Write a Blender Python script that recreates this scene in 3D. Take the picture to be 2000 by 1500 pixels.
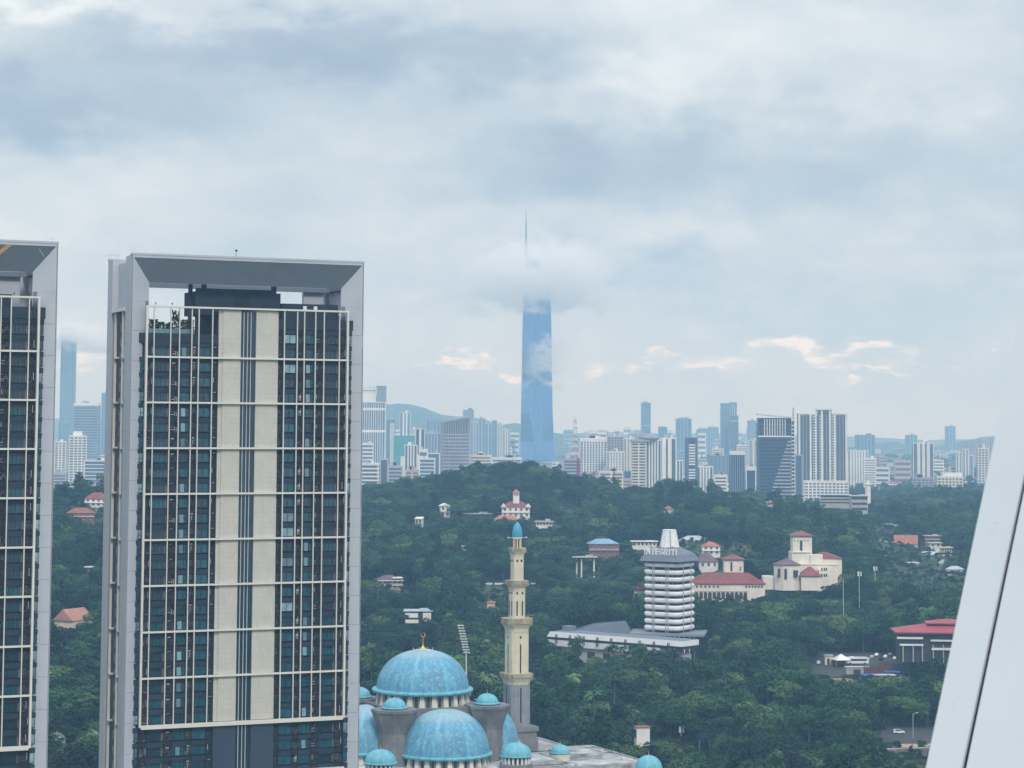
import bpy, math, random
import numpy as np
from mathutils import Matrix, Vector, Euler
for o in list(bpy.data.objects): bpy.data.objects.remove(o)
SC = bpy.context.scene
COL = SC.collection
rnd = random.Random(11)
rad = math.radians
# ------------------------------------------------------------------ camera
FPX = 4400.0; PITCH = rad(4.5); ROLL = 0.0053
CYP = 838 - FPX*math.tan(PITCH)
CAM = Vector((0, 0, 130))
cd = bpy.data.cameras.new('camera'); cam = bpy.data.objects.new('camera', cd); COL.objects.link(cam)
cam.location = CAM
MROT = Matrix.Rotation(math.pi/2+PITCH, 3, 'X') @ Matrix.Rotation(ROLL, 3, 'Z')
cam.rotation_euler = MROT.to_euler()
cd.sensor_width = 36; cd.lens = FPX/2000*36; cd.shift_y = (CYP-750)/2000
cd.clip_start = 0.5; cd.clip_end = 80000
cd.dof.use_dof = True; cd.dof.focus_distance = 750; cd.dof.aperture_fstop = 22
SC.camera = cam
def ray(px, py): return MROT @ Vector(((px-1000)/FPX, -(py-CYP)/FPX, -1))
def P(px, py, D):
    d = ray(px, py); return CAM + d*(D/d.y)
def X_of(px, D, py=1000): return P(px, py, D).x
def Z_of(py, D, px=1000): return P(px, py, D).z
# ------------------------------------------------------------------ render + light
SC.render.engine = 'CYCLES'
SC.view_settings.view_transform = 'Standard'; SC.view_settings.look = 'None'
SC.view_settings.exposure = 0.40; SC.view_settings.gamma = 1; SC.view_settings.use_curve_mapping = False
cy = SC.cycles
cy.max_bounces = 8; cy.diffuse_bounces = 2; cy.glossy_bounces = 2; cy.volume_bounces = 6; cy.transparent_max_bounces = 8
cy.use_denoising = True
cy.caustics_reflective = False; cy.caustics_refractive = False
cy.volume_max_steps = 256
SUN_EL = rad(46); SUN_AZ = rad(165)       # azimuth from +Y, clockwise: high behind the camera
W = bpy.data.worlds.new('World'); SC.world = W; W.use_nodes = True
class NT:
    """small helper round a node tree"""
    def __init__(s, tree): s.t = tree; s.n = tree.nodes; s.l = tree.links
    def add(s, typ, **kw):
        nd = s.n.new(typ)
        for k, v in kw.items():
            if k.startswith('_'): setattr(nd, k[1:], v)
        return nd
    def put(s, sock, v):
        if v is None: return
        if hasattr(v, 'links'): s.l.new(v, sock)
        elif isinstance(v, (tuple, list)) and len(v) == 3 and sock.type == 'RGBA': sock.default_value = (*v, 1)
        else: sock.default_value = v
    def m(s, op, a, b=None, c=None, clamp=False):
        nd = s.n.new('ShaderNodeMath'); nd.operation = op; nd.use_clamp = clamp
        s.put(nd.inputs[0], a); s.put(nd.inputs[1], b)
        if c is not None: s.put(nd.inputs[2], c)
        return nd.outputs[0]
    def noise(s, vec, scale, detail=4, rough=.5, dist=0):
        nd = s.n.new('ShaderNodeTexNoise'); s.put(nd.inputs['Vector'], vec)
        nd.inputs['Scale'].default_value = scale; nd.inputs['Detail'].default_value = detail
        nd.inputs['Roughness'].default_value = rough; nd.inputs['Distortion'].default_value = dist
        return nd.outputs[0]
    def mix(s, fac, a, b, mode='MIX'):
        nd = s.n.new('ShaderNodeMix'); nd.data_type = 'RGBA'; nd.blend_type = mode
        s.put(nd.inputs[0], fac); s.put(nd.inputs[6], a); s.put(nd.inputs[7], b); return nd.outputs[2]
    def ramp(s, fac, stops, interp='LINEAR'):
        nd = s.n.new('ShaderNodeValToRGB'); e = nd.color_ramp.elements; nd.color_ramp.interpolation = interp
        while len(e) > 1: e.remove(e[0])
        for i, (p, c) in enumerate(stops):
            el = e[0] if i == 0 else e.new(p)
            el.position = p; el.color = (*c, 1) if len(c) == 3 else c
        s.put(nd.inputs[0], fac); return nd.outputs[0]
    def maprange(s, v, a, b, c=0, d=1, smooth=True):
        nd = s.n.new('ShaderNodeMapRange'); nd.interpolation_type = 'SMOOTHSTEP' if smooth else 'LINEAR'
        s.put(nd.inputs[0], v)
        for i, q in enumerate((a, b, c, d)): nd.inputs[i+1].default_value = q
        return nd.outputs[0]
def build_sky():
    nt = NT(W.node_tree); nt.n.clear()
    sky = nt.n.new('ShaderNodeTexSky'); sky.sky_type = 'NISHITA'; sky.sun_disc = False
    sky.sun_elevation = SUN_EL; sky.sun_rotation = SUN_AZ; sky.altitude = 100; sky.air_density = 1.3; sky.dust_density = 2.0
    skyc = nt.mix(1.0, sky.outputs[0], (.07, .07, .07), 'MULTIPLY')
    tc = nt.n.new('ShaderNodeTexCoord'); g = tc.outputs['Generated']
    sep = nt.n.new('ShaderNodeSeparateXYZ'); nt.l.new(g, sep.inputs[0]); x, y, z = sep.outputs
    # clouds are laid out by true compass bearing and elevation
    az = nt.m('ARCTAN2', x, y); el = nt.m('ARCSINE', z)
    mp = nt.n.new('ShaderNodeMapping'); nt.l.new(g, mp.inputs[0]); mp.inputs['Scale'].default_value = (1, 1, 2.0)
    v = mp.outputs[0]
    n1 = nt.noise(v, 6, 3, .5, .2); n2 = nt.noise(v, 14, 5, .55, .1); n3 = nt.noise(v, 60, 5, .6, .3)
    w1 = nt.m('MULTIPLY', nt.m('SUBTRACT', nt.noise(v, 22, 4, .6), .5), .09)
    w2 = nt.m('MULTIPLY', nt.m('SUBTRACT', nt.noise(v, 31, 4, .6), .5), .055)
    azw = nt.m('ADD', az, w1); elw = nt.m('ADD', el, w2)
    def blob(px, py, w, h, amp):
        a = (px-1000)/FPX; e = (838-py)/FPX
        dx = nt.m('DIVIDE', nt.m('SUBTRACT', azw, a), w/FPX); dy = nt.m('DIVIDE', nt.m('SUBTRACT', elw, e), h/FPX)
        r = nt.m('ADD', nt.m('MULTIPLY', dx, dx), nt.m('MULTIPLY', dy, dy))
        return nt.m('MULTIPLY', nt.m('EXPONENT', nt.m('MULTIPLY', r, -1)), amp*1.25)
    acc = nt.m('ADD', nt.m('MULTIPLY', nt.m('SUBTRACT', n1, .5), .85), nt.m('MULTIPLY', nt.m('SUBTRACT', n2, .5), .65))
    acc = nt.m('ADD', acc, nt.m('MULTIPLY', nt.m('SUBTRACT', n3, .5), .20))
    acc = nt.m('ADD', acc, .56)
    for b in SKY_BLOBS: acc = nt.m('ADD', acc, blob(*b))
    cloud = nt.ramp(acc, [(0.0, (.23, .285, .37)), (.28, (.325, .395, .48)), (.5, (.44, .51, .575)), (.72, (.57, .64, .685)), (1.0, (.76, .815, .85))])
    # low, warm lit cumulus tops along a thin band above the horizon
    mp2 = nt.n.new('ShaderNodeMapping'); nt.l.new(g, mp2.inputs[0]); mp2.inputs['Scale'].default_value = (1, 1, 4.5)
    lc = nt.noise(mp2.outputs[0], 34, 6, .62, .2)
    warm = None
    for b in WARM_BLOBS:
        q = blob(*b); warm = q if warm is None else nt.m('ADD', warm, q)
    wm = nt.maprange(nt.m('MULTIPLY', warm, nt.m('MULTIPLY_ADD', nt.maprange(lc, .36, .66), .8, .2)), .10, 1.15)
    cloud = nt.mix(wm, cloud, (.98, 1.06, 1.0))
    # toward the horizon the deck dissolves into a pale even grey-blue
    hz = nt.maprange(el, -.01, .022, 1, 0)
    cloud = nt.mix(nt.m('MULTIPLY', hz, .7), cloud, (.56, .66, .76))
    up = nt.maprange(el, .16, 1.2, 0, 1)
    cloud = nt.mix(up, cloud, SKY_UP)
    final = nt.mix(.93, skyc, cloud)
    below = nt.maprange(el, -.12, -.02, 0, 1)
    final = nt.mix(below, (.10, .14, .16), final)
    bg = nt.n.new('ShaderNodeBackground'); nt.l.new(final, bg.inputs[0]); bg.inputs[1].default_value = 1.0
    out = nt.n.new('ShaderNodeOutputWorld'); nt.l.new(bg.outputs[0], out.inputs[0])
SKY_UP = (.98, 1.13, 1.34)      # an overcast sky is brightest overhead
# px, py, half width, half height, strength   (negative = darker cloud)
SKY_BLOBS = [(60, 240, 260, 70, -.34), (330, 120, 330, 60, -.20), (800, 110, 330, 60, -.26), (560, 60, 300, 40, -.10),
    (420, 330, 420, 60, .12), (120, 30, 260, 30, .22), (1650, 60, 420, 90, .16), (1230, 170, 200, 60, .20), (1450, 310, 560, 75, -.24), (1750, 400, 400, 60, -.16),
    (850, 350, 300, 50, -.12), (1230, 530, 260, 34, -.24), (900, 560, 250, 25, -.06), (1750, 540, 300, 30, .10), (1850, 600, 220, 40, -.10), (760, 660, 110, 50, .14),
    (170, 650, 70, 30, .22), (1450, 640, 420, 26, -.10), (200, 440, 300, 60, .06), (1100, 450, 500, 40, .06), (1880, 170, 200, 80, .10)]
WARM_BLOBS = [(880, 716, 60, 12, 1.3), (975, 716, 45, 12, 1.3), (1150, 716, 50, 14, .75), (1265, 704, 40, 14, .8),
    (1500, 690, 130, 18, 1.25), (1660, 700, 160, 20, 1.0), (1700, 732, 80, 9, 1.1), (1910, 704, 70, 8, .9), (1380, 712, 60, 12, .6), (150, 700, 40, 22, .9)]
build_sky()
sd = bpy.data.lights.new('sun', 'SUN'); sun = bpy.data.objects.new('sun', sd); COL.objects.link(sun)
sd.energy = 1.5; sd.angle = rad(14); sd.color = (1, .975, .94)
sdir = Vector((math.sin(SUN_AZ)*math.cos(SUN_EL), math.cos(SUN_AZ)*math.cos(SUN_EL), math.sin(SUN_EL)))
sun.rotation_euler = sdir.to_track_quat('Z', 'Y').to_euler()
# ------------------------------------------------------------------ materials
MATS = {}
def mat(name, col, rough=.8, var=.12, scale=.5, spec=.3, metal=0, streak=0, col2=None, obj_var=0, bump=0, leaf=False):
    if name in MATS: return MATS[name]
    m = bpy.data.materials.new(name); m.use_nodes = True; nt = NT(m.node_tree); nt.n.clear()
    bs = nt.n.new('ShaderNodeBsdfPrincipled'); out = nt.n.new('ShaderNodeOutputMaterial'); nt.l.new(bs.outputs[0], out.inputs[0])
    bs.inputs['Roughness'].default_value = rough; bs.inputs['Specular IOR Level'].default_value = spec; bs.inputs['Metallic'].default_value = metal
    tc = nt.n.new('ShaderNodeTexCoord'); v = tc.outputs['Object']
    c = col
    if var or col2:
        n = nt.noise(v, scale, 5, .6)
        lo = tuple(q*(1-var*1.6) for q in col); hi = tuple(min(1, q*(1+var)) for q in (col2 or col))
        c = nt.ramp(n, [(.28, lo), (.72, hi)])
    if streak:
        mp = nt.n.new('ShaderNodeMapping'); nt.l.new(v, mp.inputs[0]); mp.inputs['Scale'].default_value = (1, 1, .12)
        s = nt.noise(mp.outputs[0], 1.1, 5, .65)
        c = nt.mix(nt.maprange(s, .5, .78, 0, streak), c, tuple(q*.35 for q in col))
    if obj_var:
        oi = nt.n.new('ShaderNodeObjectInfo')
        f = nt.m('MULTIPLY_ADD', oi.outputs['Random'], 2*obj_var, 1-obj_var)
        cc = nt.n.new('ShaderNodeVectorMath'); cc.operation = 'SCALE'; nt.put(cc.inputs[0], c); nt.l.new(f, cc.inputs[3]); c = cc.outputs[0]
    nt.put(bs.inputs['Base Color'], c)
    if bump:
        bn = nt.n.new('ShaderNodeBump'); bn.inputs['Strength'].default_value = bump
        nt.l.new(nt.noise(v, scale*6, 4, .6), bn.inputs['Height']); nt.l.new(bn.outputs[0], bs.inputs['Normal'])
    MATS[name] = m; return m
def glass(name, col, rough=.12, spec=.5, obj_var=.25):
    return mat(name, col, rough=rough, var=.25, scale=.35, spec=spec, obj_var=obj_var)
# ------------------------------------------------------------------ mesh builder
class MB:
    def __init__(s): s.v = []; s.f = []; s.mi = []; s.sm = []
    def add(s, vs, fs, m=0, smooth=False):
        b = len(s.v); s.v += [tuple(q) for q in vs]
        for f in fs: s.f.append(tuple(b+i for i in f)); s.mi.append(m); s.sm.append(smooth)
        return s
    def box(s, x0, x1, y0, y1, z0, z1, m=0):
        return s.add([(x0,y0,z0),(x1,y0,z0),(x1,y1,z0),(x0,y1,z0),(x0,y0,z1),(x1,y0,z1),(x1,y1,z1),(x0,y1,z1)],
              [(0,3,2,1),(4,5,6,7),(0,1,5,4),(1,2,6,5),(2,3,7,6),(3,0,4,7)], m)
    def frustum(s, a, z0, b, z1, m=0, smooth=False, caps=True):
        n = len(a); vs = [(p[0],p[1],z0) for p in a]+[(p[0],p[1],z1) for p in b]
        fs = [(i,(i+1)%n,n+(i+1)%n,n+i) for i in range(n)]
        s.add(vs, fs, m, smooth)
        if caps: s.add(vs, [tuple(reversed(range(n))), tuple(range(n,2*n))], m)
        return s
    def prism(s, a, z0, z1, m=0): return s.frustum(a, z0, a, z1, m)
    def lathe(s, prof, n=32, c=(0,0), m=0, a0=0, a1=2*math.pi, smooth=True):
        full = abs(a1-a0) > 6.28; k = n if full else n+1; vs = []
        for r, z in prof:
            for i in range(k):
                a = a0+(a1-a0)*i/n; vs.append((c[0]+r*math.cos(a), c[1]+r*math.sin(a), z))
        fs = []
        for j in range(len(prof)-1):
            for i in range(n):
                i2 = (i+1)%k if full else i+1
                fs.append((j*k+i, j*k+i2, (j+1)*k+i2, (j+1)*k+i))
        return s.add(vs, fs, m, smooth)
    def tube(s, p, q, r, n=6, m=0, r2=None, smooth=True):
        p = Vector(p); q = Vector(q); d = (q-p).normalized(); a = d.orthogonal().normalized(); b = d.cross(a); r2 = r if r2 is None else r2
        vs = [p+(a*math.cos(t)+b*math.sin(t))*r for t in [2*math.pi*i/n for i in range(n)]]+[q+(a*math.cos(t)+b*math.sin(t))*r2 for t in [2*math.pi*i/n for i in range(n)]]
        s.add(vs, [(i,(i+1)%n,n+(i+1)%n,n+i) for i in range(n)], m, smooth)
        return s.add(vs, [tuple(reversed(range(n))), tuple(range(n,2*n))], m)
    def hip(s, x0, x1, y0, y1, z0, z1, ridge=.5, m=0, eave=.25):
        """hipped roof with a little eave thickness; ridge along the longer side"""
        s.box(x0, x1, y0, y1, z0-eave, z0, m)
        w = x1-x0; d = y1-y0
        if w >= d:
            i = min(d/2, w/2)*ridge*2; a = (x0+i*.98, (y0+y1)/2, z1); b = (x1-i*.98, (y0+y1)/2, z1)
            if a[0] > b[0]: a = b = ((x0+x1)/2, (y0+y1)/2, z1)
            vs = [(x0,y0,z0),(x1,y0,z0),(x1,y1,z0),(x0,y1,z0),a,b]
            fs = [(0,1,5,4),(1,2,5),(2,3,4,5),(3,0,4)]
        else:
            i = min(d/2, w/2)*ridge*2; a = ((x0+x1)/2, y0+i*.98, z1); b = ((x0+x1)/2, y1-i*.98, z1)
            vs = [(x0,y0,z0),(x1,y0,z0),(x1,y1,z0),(x0,y1,z0),a,b]
            fs = [(0,1,4),(1,2,5,4),(2,3,5),(3,0,4,5)]
        return s.add(vs, fs, m)
    def mesh(s, name, mats):
        me = bpy.data.meshes.new(name); me.from_pydata(s.v, [], s.f)
        for m in (mats if isinstance(mats, (list, tuple)) else [mats]): me.materials.append(m)
        me.polygons.foreach_set('material_index', s.mi); me.polygons.foreach_set('use_smooth', s.sm)
        me.update(); return me
    def build(s, name, mats, parent=None, loc=(0,0,0), rz=0, kind=None, label=None):
        return link(name, s.mesh(name, mats), parent, loc, rz, kind, label)
def link(name, me, parent=None, loc=(0,0,0), rz=0, kind=None, label=None):
    o = bpy.data.objects.new(name, me); COL.objects.link(o); o.location = loc; o.rotation_euler = (0,0,rz)
    if parent is not None: o.parent = parent
    if kind: o['kind'] = kind
    if label: o['label'] = label
    return o
def thing(name, label, cat, loc=(0,0,0), rz=0, group=None):
    o = bpy.data.objects.new(name, None); COL.objects.link(o); o.empty_display_size = .5
    o.location = loc; o.rotation_euler = (0,0,rz); o['label'] = label; o['category'] = cat
    if group: o['group'] = group
    return o
def tag(o, label, cat, group=None):
    o['label'] = label; o['category'] = cat
    if group: o['group'] = group
    return o
def structure(o): o['kind'] = 'structure'; return o
# ------------------------------------------------------------------ terrain heights
TPX = np.array([-400, 150, 730, 1000, 1250, 1400, 1650, 1850, 2300.])
TD = np.array([0, 600, 850, 1050, 1200, 1400, 1600, 1800, 2000, 2300, 2600, 3000, 4000, 6000, 9000, 14000, 40000.])
TZ = np.array([
 # 0 600 850 1050 1200 1400 1600 1800 2000 2300 2600 3000 4000 6000 9000 14000 40000
 [0, 0, 0, 14, 28, 50, 66, 60, 40, 20, 5, 5, 15, 35, 50, 60, 60],
 [0, 0, 0, 16, 29, 50, 66, 60, 40, 20, 5, 5, 15, 35, 50, 60, 60],
 [0, 0, 0, 12, 24, 36, 46, 56, 62, 40, 15, 5, 15, 35, 50, 60, 60],
 [0, 0, 0, 7, 18, 31, 43, 60, 79, 60, 25, 8, 15, 35, 50, 60, 60],
 [0, 0, 0, 6, 26, 30, 44, 52, 61, 42, 20, 8, 15, 35, 50, 60, 60],
 [0, 0, 0, 6, 20, 31, 48, 53, 56, 40, 20, 10, 18, 36, 50, 60, 60],
 [0, 0, 0, 7, 15, 26, 38, 44, 45, 32, 30, 30, 25, 40, 52, 60, 60],
 [0, 0, 0, 8, 16, 20, 26, 33, 40, 36, 42, 40, 32, 45, 55, 60, 60],
 [0, 0, 0, 8, 16, 20, 26, 33, 40, 36, 42, 40, 32, 45, 55, 60, 60]], float)
def _sm(t): return t*t*(3-2*t)
def ground(x, y):
    x = np.asarray(x, float); y = np.maximum(np.asarray(y, float), 1.0)
    px = np.clip(1000+FPX*x/np.maximum(y, 60), TPX[0], TPX[-1]-1e-3); D = np.clip(y, 0, TD[-1]-1)
    i = np.clip(np.searchsorted(TPX, px, side='right')-1, 0, len(TPX)-2); j = np.clip(np.searchsorted(TD, D, side='right')-1, 0, len(TD)-2)
    u = _sm((px-TPX[i])/(TPX[i+1]-TPX[i])); v = _sm((D-TD[j])/(TD[j+1]-TD[j]))
    z = (TZ[i,j]*(1-u)+TZ[i+1,j]*u)*(1-v)+(TZ[i,j+1]*(1-u)+TZ[i+1,j+1]*u)*v
    wob = 2.5*np.sin(x/47+1.3)*np.cos(y/61)+1.5*np.sin(x/23+y/31)
    return z+wob*np.clip((y-900)/400, 0, 1)*np.clip((2600-y)/600, 0, 1)
def gz(x, y): return float(ground(x, y))
def build_ground():
    D = np.concatenate([[-400, -100, 60], np.linspace(120, 700, 14), np.linspace(740, 3000, 110), np.geomspace(3080, 14000, 40)])
    t = np.concatenate([np.linspace(-2.2, -.33, 12), np.linspace(-.30, .30, 150), np.linspace(.33, 2.2, 12)])
    vs = []; fs = []; n = len(t)
    for d in D:
        for q in t:
            x = q*max(d, 500); vs.append((x, d, gz(x, d) if d > 60 else 0))
    for j in range(len(D)-1):
        for i in range(n-1): fs.append((j*n+i, j*n+i+1, (j+1)*n+i+1, (j+1)*n+i))
    mb = MB(); mb.add(vs, fs, 0, True)
    m = mat('earth_and_scrub', (.035, .06, .03), rough=.95, var=.4, scale=.03, col2=(.06, .085, .04))
    structure(mb.build('ground', m))
build_ground()
# ------------------------------------------------------------------ the two condominium towers
M_FRAME = mat('grey_metal_cladding', (.47, .50, .55), rough=.55, var=.05, scale=.15, streak=.10)
M_SOFF = mat('soffit_shade_cladding', (.17, .20, .245), rough=.6, var=.06, scale=.2)  # frame cladding darkened for soffit shade; also used on joint backing and beams
M_DARK = mat('charcoal_render', (.024, .037, .058), rough=.75, var=.15, scale=.4, obj_var=.12)
M_DARK2 = mat('black_recess', (.016, .021, .030), rough=.8, var=.1)
M_NAVY = mat('navy_cladding', (.042, .060, .095), rough=.5, var=.08, scale=.5)
M_BEIGE = mat('beige_tile', (.57, .55, .49), rough=.6, var=.05, scale=.25, streak=.10)
M_GRID = mat('cream_metal_grid', (.68, .66, .60), rough=.45, var=.04, scale=.2)
M_WGL = [glass('teal_window_glass', (.013, .085, .125), spec=.7), glass('curtained_window_glass', (.20, .33, .38), obj_var=.5), glass('dark_window_glass', (.010, .040, .068), spec=.8)]
M_BROWN = mat('brown_louvre_metal', (.11, .10, .10), rough=.6, var=.2, obj_var=.3)
M_STEEL = mat('bright_steel', (.62, .64, .66), rough=.35, var=.05, metal=.3)
M_WHITE = mat('white_paint', (.74, .75, .76), rough=.5, var=.06, scale=.5)
def beige_tiles():
    m = M_BEIGE; nt = NT(m.node_tree); bs = [n for n in nt.n if n.type == 'BSDF_PRINCIPLED'][0]
    src = bs.inputs['Base Color'].links[0].from_socket
    tc = nt.n.new('ShaderNodeTexCoord'); sep = nt.n.new('ShaderNodeSeparateXYZ'); nt.l.new(tc.outputs['Object'], sep.inputs[0])
    cv = nt.n.new('ShaderNodeCombineXYZ'); nt.l.new(sep.outputs[0], cv.inputs[0]); nt.l.new(sep.outputs[2], cv.inputs[1])
    br = nt.n.new('ShaderNodeTexBrick'); nt.l.new(cv.outputs[0], br.inputs[0]); br.offset = .0
    br.inputs['Scale'].default_value = 1; br.inputs['Brick Width'].default_value = .62; br.inputs['Row Height'].default_value = 1.12
    br.inputs['Mortar Size'].default_value = .035; br.inputs['Color1'].default_value = (1,1,1,1); br.inputs['Color2'].default_value = (.94,.94,.94,1); br.inputs['Mortar'].default_value = (.80,.80,.80,1)
    nt.l.new(nt.mix(1, src, br.outputs[0], 'MULTIPLY'), bs.inputs['Base Color'])
beige_tiles()
L = 55.08; ZT = 168.3; DEP = 21.0; YAW = rad(24.42)
BEAMZ = [156.75, 145.65, 135.5, 125.35, 115.2, 105.05, 94.95, 84.8, 74.7, 64.4]
FH = 3.375
# bays of the facade: u0, u1, kind
BAYS = [(1.9, 3.55, 'edge'), (3.75, 5.45, 'louvre'), (5.45, 9.25, 'balcony'), (9.25, 11.3, 'recess'), (11.3, 14.15, 'window'), (14.15, 15.75, 'louvre'),
        (15.75, 18.95, 'pair'), (18.95, 20.6, 'gap'), (34.75, 36.0, 'gap'), (36.0, 39.1, 'pair'), (39.1, 40.8, 'recess'), (40.8, 43.5, 'window'), (43.5, 45.6, 'louvre'),
        (45.6, 49.35, 'balcony'), (49.35, 51.2, 'recess'), (51.55, 53.2, 'edge')]
POSTS = [5.45, 9.25, 11.3, 14.15, 15.75, 18.95, 36.0, 39.1, 40.8, 43.5, 45.6, 49.35]
def wmesh(kind, w, tone):
    """window unit, origin at its lower left corner on the wall plane"""
    h = 2.05; mb = MB(); t = .07
    mb.box(0, w, -.06, .02, 0, t, 0); mb.box(0, w, -.06, .02, h-t, h, 0); mb.box(0, t, -.06, .02, t, h-t, 0); mb.box(w-t, w, -.06, .02, t, h-t, 0)
    return mb
_cache = {}
def cached(key, fn):
    if key not in _cache: _cache[key] = fn()
    return _cache[key]
def tower(name, label, origin, umin=0, right_only=False, low=45.0):
    T = thing(name, label, 'tower block', origin, YAW)
    zb = 0.0
    # -- splayed portal round the facade
    ins, drop, dv = 4.7, 6.0, 2.5
    def portal_side(v0, vd, nm):
        a = MB()
        # left and right reveals and their outer skins
        zt = ZT
        for s in (0, 1):
            U = (lambda u: u) if s == 0 else (lambda u: L-u)
            f0 = (U(0), v0); f1 = (U(.45), v0); b1 = (U(ins), v0+vd); b0 = (U(0), v0+vd)
            vs = []
            zt1 = ZT-drop*.45/ins
            zj = 158.0
            if nm == 'front':
                pl = [f0, f1, b1, b0]; cu_ = sum(p[0] for p in pl)/4; cv_ = sum(p[1] for p in pl)/4
                mb = MB(); mb.prism([(cu_+(p[0]-cu_)*.97, cv_+(p[1]-cv_)*.94) for p in pl], zb, zj+.2); mb.build('pier_core', M_SOFF, T)
                z_ = 12.0
                while z_ < zj-.1:
                    mb = MB(); mb.prism(pl, z_+.04, min(z_+6.64, zj)-.04); mb.build('pier_panel', M_FRAME, T); z_ += 6.64
            else: zj = zb
            vs = [(f0[0], f0[1], zj), (f1[0], f1[1], zj), (b1[0], b1[1], zj), (b0[0], b0[1], zj), (f0[0], f0[1], ZT), (f1[0], f1[1], zt1), (b1[0], b1[1], ZT-drop), (b0[0], b0[1], ZT-drop)]
            fs = [(0,1,5,4),(1,2,6,5),(2,3,7,6),(3,0,4,7),(0,3,2,1),(4,5,6,7)]
            mb = MB(); mb.add(vs, fs); mb.build('portal_pier', M_FRAME, T)
        zt1 = ZT-drop*.45/ins
        vs = [(0, v0, ZT), (L, v0, ZT), (L-.45, v0, zt1), (.45, v0, zt1), (0, v0+vd, ZT), (L, v0+vd, ZT), (L-ins, v0+vd, ZT-drop), (ins, v0+vd, ZT-drop)]
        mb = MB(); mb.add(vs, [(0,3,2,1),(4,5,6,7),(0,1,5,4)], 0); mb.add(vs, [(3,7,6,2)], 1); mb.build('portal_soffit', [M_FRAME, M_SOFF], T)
    portal_side(0, dv, 'front'); portal_side(DEP, -dv, 'back')
    # coping and ties between the two portals
    mb = MB(); mb.box(-.1, L+.1, -.1, .7, ZT, ZT+.45); mb.build('coping', M_FRAME, T)
    mb = MB(); mb.box(-.1, L+.1, DEP-.7, DEP+.1, ZT, ZT+.45); mb.build('coping', M_FRAME, T)
    # front and rear piers of the narrow sides (they return round the corner)
    for s in (0, 1):
        U = (lambda u: u) if s == 0 else (lambda u: L-u)
        def pr(poly, z0, z1, nm, m):
            p = [(U(a), b) for a, b in poly]; q = MB(); q.prism(p, z0, z1); q.build(nm, m, T)
        pr([(.02, .0), (.02, 5.2), (1.4, 5.2), (1.4, 2.6), (.6, 2.6), (.3, 0)], 0, 12, 'corner_pier', M_FRAME)
        for k in range(24): pr([(.02, .0), (.02, 5.2), (1.4, 5.2), (1.4, 2.6), (.6, 2.6), (.3, 0)], 12+6.51*k+.035, 12+6.51*(k+1)-.035, 'corner_panel', M_FRAME)
        pr([(.06, .06), (.06, 5.1), (1.3, 5.1), (1.3, 2.7), (.5, 2.7), (.3, .06)], 12, ZT-.1, 'corner_core', M_SOFF)
        pr([(.02, DEP), (.02, DEP-4.2), (1.4, DEP-4.2), (1.4, DEP-2.6), (.6, DEP-2.6), (.3, DEP)], 0, ZT-.02, 'corner_pier', M_FRAME)
        # recessed side wall, its parapet beam, slim cream mullions with a node every three floors
        pr([(1.4, 5.2), (1.4, DEP-4.2), (2.4, DEP-4.2), (2.4, 5.2)], 156.9, ZT-1.2, 'side_screen', M_FRAME)
        pr([(.9, 5.2), (.9, DEP-4.2), (2.4, DEP-4.2), (2.4, 5.2)], 0, 156.4, 'side_wall', M_NAVY)
        pr([(-.15, 5.2), (-.15, DEP-4.2), (.55, DEP-4.2), (.55, 5.2)], 156.0, 156.8, 'side_beam', M_GRID)
        for k, vv in enumerate((7.2, 13.9)):
            pr([(.0, vv), (.0, vv+.45), (.5, vv+.45), (.5, vv)], 20, 156.0, 'side_mullion', M_GRID)
        for vv in (8.6, 11.0, 15.0):
            mm = MB()
            for zz in np.arange(30, 155, FH):
                x0, x1 = sorted((U(.80), U(.9))); mm.box(x0, x1, vv, vv+1.1, zz, zz+2.0)
            mm.build('side_windows', M_WGL[2], T, kind='stuff')
        mm = MB()
        for bz in BEAMZ[1:]:
            x0, x1 = sorted((U(-.1), U(.9))); mm.box(x0, x1, 6.2, 6.75, bz-.2, bz+.2); mm.box(x0, x1, 12.9, 13.85, bz-.2, bz+.2)
        mm.build('side_brackets', M_GRID, T, kind='stuff')
        if right_only and s == 0: pass
    # -- main mass behind the facade
    ml, mr = 151.0, 154.9
    mb = MB(); mb.box(2.6, 20.5, 1.6, DEP-1.2, 0, ml-.01); mb.box(34.7, L-2.6, 1.6, DEP-1.2, 0, mr-.01); mb.box(20.5, 34.7, 1.6, DEP-1.2, 0, 156.2); mb.build('core_walls', M_DARK2, T)
    # parapets at the roof ends of the facade
    if umin < 20:
        mb = MB(); mb.box(1.7, 20.5, 1.0, 1.5, ml-2.2, ml); mb.build('parapet', M_DARK, T)
    mb = MB(); mb.box(34.7, 53.4, 1.0, 1.5, mr-2.4, mr); mb.build('parapet', M_DARK, T)
    # -- cream grid
    zt, zl = BEAMZ[0], BEAMZ[-1]
    def gridbox(nm, u0, u1, z0, z1, v0=.15, v1=.75):
        if u1 < umin: return
        mb = MB(); mb.box(u0, u1, v0, v1, z0, z1); mb.build(nm, M_GRID, T)
    gridbox('grid_frame_post', 3.55, 4.0, zl-.35, zt+.35, .1, .95); gridbox('grid_frame_post', 51.15, 51.6, zl-.35, zt+.35, .1, .95)
    gridbox('grid_frame_beam', 4.0, 51.15, zt-.05, zt+.35, .1, .95); gridbox('grid_frame_beam', 4.0, 51.15, zl-.75, zl+.1, .1, .95)
    for bz in BEAMZ[1:-1]: gridbox('grid_beam', 4.0, 51.15, bz-.2, bz+.2)
    for u in POSTS:
        for a, b in zip(BEAMZ[:-1], BEAMZ[1:]):
            gridbox('grid_post', u-.105, u+.105, b+.2 if b != zl else zl+.1, a-.2 if a != zt else zt-.05, .22, .6)
    # second grid lower down, its top just in view
    z2 = 52.7
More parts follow.
